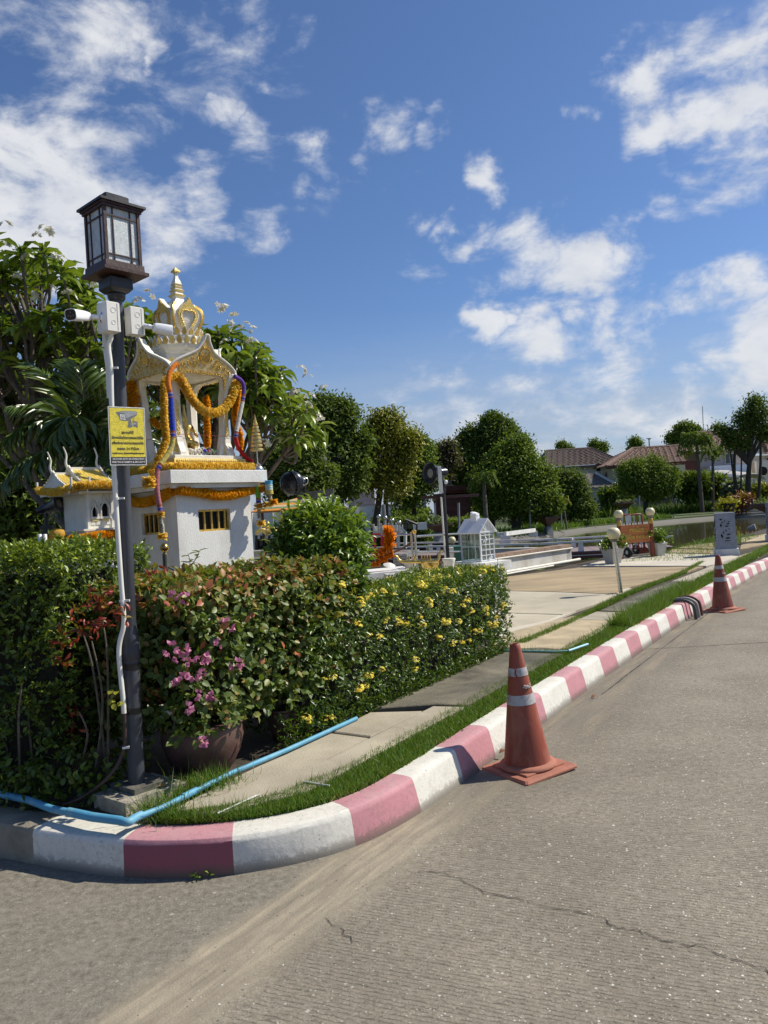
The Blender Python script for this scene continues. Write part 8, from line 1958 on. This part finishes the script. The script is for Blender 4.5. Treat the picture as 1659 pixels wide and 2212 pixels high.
# house B: red brown roof with balcony
YB=80
hB=thing('red_roofed_house','two storey house with a red brown tiled roof, blue lower wall and a small balcony','house',V(xL(840,700,YB),YB,0))
e0=V(xL(540,418,YB),YB,zL(800,388,YB)-.15);e1=V(xL(1090,365,YB),YB,e0.z);r0,r1=V(xL(720,302,YB+5),YB+5,zL(880,282,YB+5)),V(xL(1045,262,YB+5),YB+5,zL(880,282,YB+5))
roof_plane(hB,e0,e1,r1,r0,RT_R);roof_plane(hB,e0+V(0,10,0),e0,r0,r0+V(0,.01,0),RT_R);roof_plane(hB,e1,e1+V(0,10,0),r1+V(0,.01,0),r1,RT_R);ridge(hB,[r0,r1],RT_R,.16);ridge(hB,[r0,e0],RT_R,.16)
b=MB();b.frame(e0+V(0,.03,-.3),V(e1.x-e0.x,0,0),V(0,.1,0),V(0,0,.26));b.build('fascia',mat('dark red fascia',(.10,.035,.025),.7),hB)
xw0,xw1=xL(610,500,YB+1),xL(1065,450,YB+1);zmid=zL(840,545,YB+1)
b=MB();b.frame(V(xw0,YB+1,zmid),V(xw1-xw0,0,0),V(0,7,0),V(0,0,e0.z-zmid));b.build('upper_wall',mat('yellow cream wall',(.68,.62,.42),.8,var=.06),hB)
b=MB();b.frame(V(xw0,YB+.95,-.05),V(xw1-xw0-.5,0,0),V(0,7,0),V(0,0,zmid+.045));b.build('lower_wall',mat('pale blue wall',(.27,.33,.44),.8,var=.08),hB)
b=MB();xb0,xb1=xL(1050,500,YB-.8),xL(1150,500,YB-.8);zb_,zc_=zL(1100,520,YB-.8),zL(1100,475,YB-.8)
b.frame(V(xb0-.6,YB-.8,zb_-.55),V(xb1-xb0+.8,0,0),V(0,2.0,0),V(0,0,.5));b.build('balcony_slab',M_bw,hB)
b=MB();b.bar(V(xb0,YB-.75,zc_),V(xb1,YB-.75,zc_),.12,.12);b.build('balcony_rail',M_red,hB)
for i in range(14):b=MB();b.box(V(xb0+(xb1-xb0)*(i+.5)/14,YB-.75,zb_-.05),(.12,.08,zc_-zb_));b.build('baluster',mat('brown baluster',(.16,.07,.05),.7),hB)
b=MB();b.box(V(xb1+.05,YB-.75,zb_-.05),(.35,.35,zc_-zb_+.25));b.box(V(xb0+.3,YB-.2,zb_-.05),(.9,.5,e0.z-zb_-.3));b.build('balcony_post',mat('yellow cream wall',(.55,.50,.30)),hB)
b=MB();b.frame(V(xb0+.9,YB+.9,zb_),V(1.6,0,0),V(0,.05,0),V(0,0,2.2));b.build('balcony_door',mat('dark red door',(.12,.03,.02),.6),hB)
for xq in(1115,1125):b=MB();b.box(V(xL(xq,640,YB-.7),YB-.7,-.05),(.4,.4,zb_-.51));b.build('ground_post',M_bw,hB)
window(hB,V(xL(870,690,YB+.9),YB+.93,zL(870,690,YB+.9)),V(1,0,0),3.4,1.7,V(0,-1,0),2,mat('brown frame',(.10,.05,.03),.6));window(hB,V(xL(1060,660,YB+.9),YB+.93,.9),V(1,0,0),1.5,2.4,V(0,-1,0),1,mat('brown frame',(.10,.05,.03),.6))
b=MB();b.frame(V(xL(1018,700,77),77,.9),V(1.1,.1,0),V(0,.03,0),V(0,0,2.6));tag(b.build('hanging_laundry',M_signw),'white laundry hanging by the red roofed house','laundry')
b=MB();b.frame(V(xL(1100,640,77.5),77.5,2.4),V(.7,.1,0),V(0,.03,0),V(0,0,1.5));tag(b.build('hanging_laundry',M_signw),'smaller white cloth hanging under the balcony','laundry')
an=thing('tv_antenna','television antenna standing on the ridge of the red roofed house','antenna',V(xL(835,270,86),86,zL(835,270,86)));b=MB();b.tube([V(xL(837,270,86),86,r0.z-.1),V(xL(835,222,86),86,zL(835,222,86))],.06,6);b.build('mast',M_barkd,an);b=MB()
b.bar(q(*cL(818,222),86),q(*cL(850,222),86),.07);b.bar(q(*cL(826,228),86),q(*cL(846,228),86),.05);b.build('antenna_arms',M_barkd,an)
# house C: pale red roofed with white bay
YC_=82
hC=thing('pale_gabled_house','pale house with a red roof, white gable end, white parapet and an arched canopy','house',V(xL(1380,700,YC_),YC_,0))
e0=V(xL(1080,330,YC_),YC_,zL(1330,295,YC_));e1=V(xL(1545,290,YC_),YC_,e0.z);r0,r1=V(xL(1180,190,YC_+5),YC_+5,zL(1330,172,YC_+5)),V(xL(1545,165,YC_+5),YC_+5,zL(1330,172,YC_+5))
roof_plane(hC,e0,e1,r1,r0,RT_R);roof_plane(hC,e0+V(0,10,0),e0,r0,r0+V(0,.01,0),RT_R);ridge(hC,[r0,r1],RT_R,.16);ridge(hC,[r0,e0],RT_R,.16)
b=MB();xw0,xw1=xL(1180,400,YC_+1),xL(1530,400,YC_+1);zp1,zp0_=zL(1400,405,YC_-.4),zL(1400,452,YC_-.4)
b.frame(V(xw0,YC_+1,zp0_),V(xw1-xw0,0,0),V(0,8,0),V(0,0,e0.z-zp0_));b.build('upper_wall',mat('pinkish siding wall',(.64,.53,.47),.8,var=.05),hC)
b=MB();b.frame(V(xL(1258,430,YC_-.4),YC_-.4,zp0_),V(xL(1530,430,YC_-.4)-xL(1258,430,YC_-.4),0,0),V(0,1.35,0),V(0,0,zp1-zp0_));b.build('white_parapet',mat('blue white parapet',(.74,.77,.82),.7,var=.04),hC)
b=MB();b.frame(V(xL(1240,470,YC_-.8),YC_-.8,zp0_-.35),V(xL(1540,430,YC_-.4)-xL(1240,430,YC_-.4),0,0),V(0,1.9,0),V(0,0,.33));b.build('cornice',M_cream,hC)
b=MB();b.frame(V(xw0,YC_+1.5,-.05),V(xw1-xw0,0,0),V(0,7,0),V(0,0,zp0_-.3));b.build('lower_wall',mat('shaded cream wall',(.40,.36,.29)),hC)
for x0,x1,y0,y1 in((1362,1436,402,325),(1275,1300,408,350)):window(hC,V(xL(x0,y0,YC_+.9),YC_+.97,zL(x0,y0,YC_+.9)),V(1,0,0),xL(x1,y0,YC_)-xL(x0,y0,YC_),zL(x0,y1,YC_)-zL(x0,y0,YC_),V(0,-1,0),1)
gbl=[(xL(1500,300,YC_),zL(1500,332,YC_)),(xL(1625,300,YC_),zL(1500,332,YC_)),(xL(1625,300,YC_),zL(1500,320,YC_)),(xL(1572,195,YC_),zL(1572,200,YC_)),(xL(1540,250,YC_),zL(1500,262,YC_))]
b=MB();b.panel([(x,z)for x,z in gbl],V(0,YC_-.3,0),V(1,0,0),UZ,V(0,.3,0));b.build('white_gable_end',M_bw,hC)
b=MB();b.bar(V(xL(1572,185,YC_),YC_-.5,zL(1572,188,YC_)),V(xL(1632,310,YC_),YC_-.5,zL(1575,322,YC_)),.3,.3);b.build('gable_barge',RT_R,hC)
cano=MB();Ac=[(1445,498),(1465,482),(1500,474),(1540,470),(1590,472),(1630,490),(1650,510)]
for i in range(len(Ac)-1):
 a,c=qq(cL,*Ac[i],YC_-4),qq(cL,*Ac[i+1],YC_-4);cano.frame(a,c-a,V(-2.0,4.0,.8),V(0,0,.08))
cano.build('arched_canopy',mat('pale canopy',(.50,.48,.46),.5),hC)
for xq in(1470,1550,1575,1605,1615):b=MB();a=qq(cL,xq,610,YC_-3.5);b.box(V(a.x,YC_-3.5,-.05),(.28,.28,zL(1550,500,YC_-3.5)));b.build('canopy_post',M_cream,hC)
hD=thing('edge_house','part of another red roofed house with an air conditioner at the right edge','house',V(xL(1640,700,86),86,0))
e0=V(xL(1600,330,86),86,zL(1640,332,86));e1=e0+V(12,0,0);r0=V(xL(1612,240,90),90,zL(1640,240,90));r1=r0+V(10,0,0)
roof_plane(hD,e0,e1,r1,r0,RT_R);b=MB();b.frame(V(xL(1545,400,87),87,-.05),V(14,0,0),V(0,6,0),V(0,0,e0.z));b.build('wall',M_cream,hD);window(hD,V(xL(1645,415,86.9),86.95,zL(1645,415,87)),V(1,0,0),2.4,zL(1645,350,87)-zL(1645,415,87),V(0,-1,0),1)
b=MB();b.box(V(xL(1628,450,86),86,zL(1628,462,86)),(1.7,.5,1.4));ac=b.build('air_conditioner',M_bw,hD);b=MB();b.lathe(V(xL(1626,448,85.7),85.73,zL(1626,447,85.7)),[(.5,0),(.45,.04)],14,axis=(0,-1,0));b.build('fan_grille',M_dark,ac)
# masts behind the roofs
for x,y0,y1,lab in((1205,0,175,'tall thin lattice radio mast rising behind the pale house'),(1152,110,150,'second short radio mast left of the tall one'),(1160,112,150,'short radio mast between the other two')):
 b=MB();b.tube([V(xL(x,y1+60,140),140,2),qq(cL,x,y0,140)],.07 if x==1205 else.05,5);tag(b.build('radio_mast',flat('hazy mast',(.30,.30,.32))),lab,'mast')
# lamp posts round the pond
for c,x,y0,y1,Y_q,lab,arm in((cF,1031,530,725,44,'thin grey pole before the big round tree',0),(cF,1320,470,640,48,'thin lamp pole with a flat top behind the young palm',1),(cF,368,545,810,30,'slim pole before the wooden pergola',0),(cL,1427,505,640,72,'dark garden lamp post behind the picket fence',1),(cL,1170,160,300,72,'thin pole rising out of the bushy palm',0),(cG,497,920,1080,60,'bent thin white pole standing under the round garden tree',0)):
 a=qq(c,x,y1,Y_q);t_=thing('thin_pole',lab,'pole',a,'thin poles round the pond');b=MB();b.tube([V(a.x,Y_q,-.02),qq(c,x,y0,Y_q)],.05,6);b.build('pole',flat('grey pole',(.20,.21,.21)),t_)
 if arm:b=MB();e=qq(c,x,y0,Y_q);b.box(e-V(.5,0,0),(1.5,.3,.08));b.build('lamp_head',flat('grey pole',(.20,.21,.21)),t_)

# pergola
Yq=46
pg=thing('pergola','red brown wooden pergola on white columns with a railed deck','pergola',V(qq(cF,330,680,Yq).x,Yq,0));M_pg=mat('pergola timber',(.11,.032,.022),.6,var=.2)
for x,y0 in((175,470),(290,455),(320,445),(435,440),(230,470)):
 b=MB();a=qq(cF,x,660,Yq+(x%3));b.tube([V(a.x,a.y,-.02),V(a.x,a.y,qq(cF,x,y0,Yq).z)],.22,10);b.build('column',M_bw,pg,smooth=40)
for y,x0,x1 in((448,245,520),(485,130,570)):b=MB();b.bar(qq(cF,x0,y+6,Yq-.4),qq(cF,x1,y-12,Yq-.4),.12,.35);b.build('beam',M_pg,pg)
for i in range(16):b=MB();a=qq(cF,250+i*17,432-i*.5,Yq-.9);b.frame(a,V(.14,0,0),V(0,4,0),V(0,0,.28));b.build('rafter',M_pg,pg)
for x,x2 in((130,190),(250,290),(350,320),(470,440)):b=MB();b.bar(qq(cF,x,505,Yq),qq(cF,x2,590,Yq),.12,.2);b.build('brace',M_pg,pg)
for y in(598,668):b=MB();b.bar(qq(cF,165,y+8,Yq-1),qq(cF,485,y-8,Yq-1),.1,.16);b.build('deck_rail',M_pg,pg)
for i in range(26):b=MB();a=qq(cF,170+i*12.4,672-i*.6,Yq-1);b.box(a,(.10,.06,1.0));b.build('baluster',M_pg,pg)
b=MB();a=qq(cF,165,700,Yq-1);c=qq(cF,485,672,Yq-1);b.frame(V(a.x,Yq-.9,-.02),V(c.x-a.x,0,0),V(0,4,0),V(0,0,min(.45,max(.2,c.z))));b.build('deck',M_pg,pg)
# clipped far hedges, boundary walls, benches
def boxhedge(label,c,x0,y0,x1,y1,Y,dp_,m=LEAF_MID,seed=1):
 a=qq(c,x0,y1,Y);e=qq(c,x1,y0,Y);z0_=min(a.z,.1);t_=thing('clipped_hedge',label,'hedge',V((a.x+e.x)/2,Y+dp_/2,-.02),'clipped hedges beyond the pond');r=np.random.RandomState(seed);o0=off_(t_)
 n=int((e.x-a.x)*(e.z+.1)*260+(e.x-a.x)*dp_*120);P=np.stack([r.uniform(a.x,e.x,n),r.uniform(Y,Y+dp_,n),r.uniform(-.02,e.z,n)],1);top=r.rand(n)<.45
 P[top,2]=e.z+r.normal(0,.05,top.sum());P[~top,1]=Y+r.normal(0,.06,(~top).sum())
 obj('foliage',leaf_mesh('foliage',P-o0,rsph_(r,n),rsph_(r,n)+[0,-.4,.8],.20,.11,T_LEAF,np.clip(r.normal(.4,.2,n)+.3*top,0,1)),m,t_,'stuff');b=MB();b.frame(V(a.x+.1,Y+.1,-.02),V(e.x-a.x-.2,0,0),V(0,dp_-.2,0),V(0,0,e.z-.1));b.build('dense_twigs',M_twig,t_)
boxhedge('upper clipped hedge left of the pergola',cE,1300,615,1650,680,38,3,seed=1);boxhedge('lower clipped hedge behind the white bench wall',cE,1100,680,1620,740,34,2,LEAF_DK,seed=2);boxhedge('low clipped hedge below the pergola right of the speaker pole',cF,260,690,600,760,38,2,seed=3);boxhedge('small hedge beside the pergola deck',cF,480,600,560,690,48,2,seed=4)
def wallobj(label,c,x0,y0,x1,y1,Y,m,cat='wall',nm='boundary_wall',dz=None,th=.25,panels=0):
 a=qq(c,x0,y1,Y);e=qq(c,x1,y0,Y);t_=thing(nm,label,cat,V((a.x+e.x)/2,Y,0));zb_=-.05 if dz is None else dz
 if panels:
  w=(e.x-a.x)/panels
  for i in range(panels):b=MB();b.frame(V(a.x+w*i+.03,Y,zb_),V(w-.06,0,0),V(0,th,0),V(0,0,e.z-zb_));b.build('wall_panel',m,t_);b=MB();b.box(V(a.x+w*i,Y,zb_),(.055,th+.1,e.z-zb_+.08));b.build('wall_post',m,t_)
 else:b=MB();b.frame(V(a.x,Y,zb_),V(e.x-a.x,0,0),V(0,th,0),V(0,0,e.z-zb_));b.build('wall_body',m,t_)
 return t_
wallobj('long white boundary wall behind the trees right of the shrine',cE,-400,560,1330,700,42,M_bw,panels=9)
wallobj('pink house wall glimpsed between the tree trunks',cE,880,390,1120,560,60,mat('pink wall',(.62,.42,.38),.8));wallobj('pale mauve building glimpsed behind the yellowing tree',cE,1380,470,1600,570,62,mat('mauve wall',(.34,.30,.42),.8))
wallobj('blue grey ledge of the pink house',cE,860,555,1150,575,59.5,mat('blue ledge',(.06,.08,.22),.7),dz=qq(cE,860,575,59.5).z)
wallobj('white bench back with a grey seat beyond the marigold rail',cE,1490,725,1612,800,24,M_bw,'bench','white_bench',dz=qq(cE,1490,800,24).z);wallobj('low white parapet beyond the marigold rail',cE,1120,750,1400,830,24,M_bw,'parapet','white_parapet',dz=qq(cE,1300,835,24).z,panels=4)
lf_=thing('small_white_shelter','small white peaked shelter roof beyond the marigold rail','shelter',qq(cK,600,160,22));b=MB();a,c,e=qq(cK,545,135,22),qq(cK,590,90,22),qq(cK,660,150,22);b.add([a,c,c+V(0,2,0),a+V(0,2,0)]+[p-V(0,0,.06)for p in(a,c,c+V(0,2,0),a+V(0,2,0))],[[0,1,2,3],[7,6,5,4],[0,4,5,1],[1,5,6,2],[2,6,7,3],[3,7,4,0]]);b.bar(c,e,.5,.06);b.build('roof',M_bw,lf_)
for x in(555,650):b=MB();b.tube([qq(cK,x,360,22),qq(cK,x,150,22)],.05,6);b.build('post',M_bw,lf_)
br_=thing('black_railing','black handrail with thin uprights beyond the marigold rail','railing',qq(cE,1400,760,23))
b=MB();b.tube([qq(cE,1410,700,23),qq(cE,1520,745,23),qq(cE,1518,800,23)],.04,6);b.build('handrail',M_black,br_)
for i in range(6):b=MB();b.tube([qq(cE,1350+i*24,705+i*6,23),qq(cE,1350+i*24,790,23)],.02,5);b.build('upright',M_black,br_)
for i,(x,y0)in enumerate(((1165,680),(1225,690),(1290,715),(1355,735))):
 t_=thing('steel_post',('leftmost','second','third','rightmost')[i]+' slim steel post with a ball top in the row beyond the marigold rail','post',qq(cE,x,800,18),'slim ball topped steel posts');b=MB();b.tube([qq(cE,x,815,18),qq(cE,x,y0,18)],.03,8);b.build('post',M_steel,t_);b=MB();b.ball(qq(cE,x,y0-5,18),.055,n=10,m=7);b.build('ball_top',M_steel,t_,smooth=60)
tp_=thing('thin_pole','grey pole rising behind the marigold garlands','pole',qq(cE,1222,760,20),'thin poles round the pond');b=MB();b.tube([qq(cE,1224,770,20),qq(cE,1208,560,20)],.045,8);b.build('pole',flat('grey pole',(.20,.21,.21)),tp_)
# striped parasol roof
Yu=19;um=thing('striped_canopy','orange and green striped peaked canopy between the shrine and the round shrub','canopy',V(qq(cE,340,700,Yu).x,Yu,.0));ap=qq(cE,385,528,Yu);e0=qq(cE,230,612,Yu);e1=qq(cE,480,598,Yu)
cs_=[flat('stripe orange',(.62,.23,.02)),flat('stripe green',(.13,.22,.12)),flat('stripe cream',(.55,.42,.22))]
ce_=V(ap.x,Yu+.9,0);hw_=1.15;zr_e=e1.z
cor=[V(ap.x-hw_,Yu,zr_e),V(ap.x+hw_,Yu,zr_e),V(ap.x+hw_,Yu+2,zr_e),V(ap.x-hw_,Yu+2,zr_e)];apx=V(ap.x,Yu+1,ap.z+.12)
for k in range(4):
 A,B=cor[k],cor[(k+1)%4]
 for j in range(7):
  f0,f1=j/7,(j+1)/7;b=MB();qd=[A.lerp(apx,f0),B.lerp(apx,f0),B.lerp(apx,f1),A.lerp(apx,f1)];b.add(qd+[p-V(0,0,.02)for p in qd],[[0,1,2,3],[7,6,5,4],[0,4,5,1]]);b.build('roof_stripe',cs_[j%3],um)
for A in cor:b=MB();b.tube([V(A.x*.98+ap.x*.02,A.y,0),A],.04,6);b.build('post',mat('brown post',(.16,.06,.02),.6),um)
# dark shrubbery that closes the view behind the plumerias
for i,(x,y,R_d,Yq,m_,lab)in enumerate([(40,1090,110,11.5,LEAF_DK,'dark shrubbery filling the far left behind the palm'),(150,1000,110,12.5,LEAF_DK,'dark shrubbery behind the areca palm crown'),(30,930,120,13.0,LEAF_DK,'dark foliage mass high behind the left plumeria'),(230,900,90,13.2,LEAF_DK,'dark foliage mass behind the lamp post'),(-120,1050,140,12.0,LEAF_DK,'dark foliage mass at the very left edge')]):
 c=q(x,y,Yq);k=.46293*Yq/FPX;blob_shrub('background_shrub',lab,c,R_d*k,5200,.16,.38,m_,370+i,(1,.8,1.15),core=.80)
# weeds by the grass joint and water lilies
r=np.random.RandomState(44);n=260;P=np.stack([r.uniform(1.6,4.4,n),r.uniform(21,24.2,n),np.full(n,-.29)],1);obj('lily_pads',leaf_mesh('lily_pads',P,rsph_(r,n)*[1,1,.02],np.tile([0,0,1.],(n,1)),.26,.26,T_LEAF6,r.rand(n)),LEAF_MID,kind='stuff')
for o_ in bpy.data.objects:
 if '_o' in o_:del o_['_o']
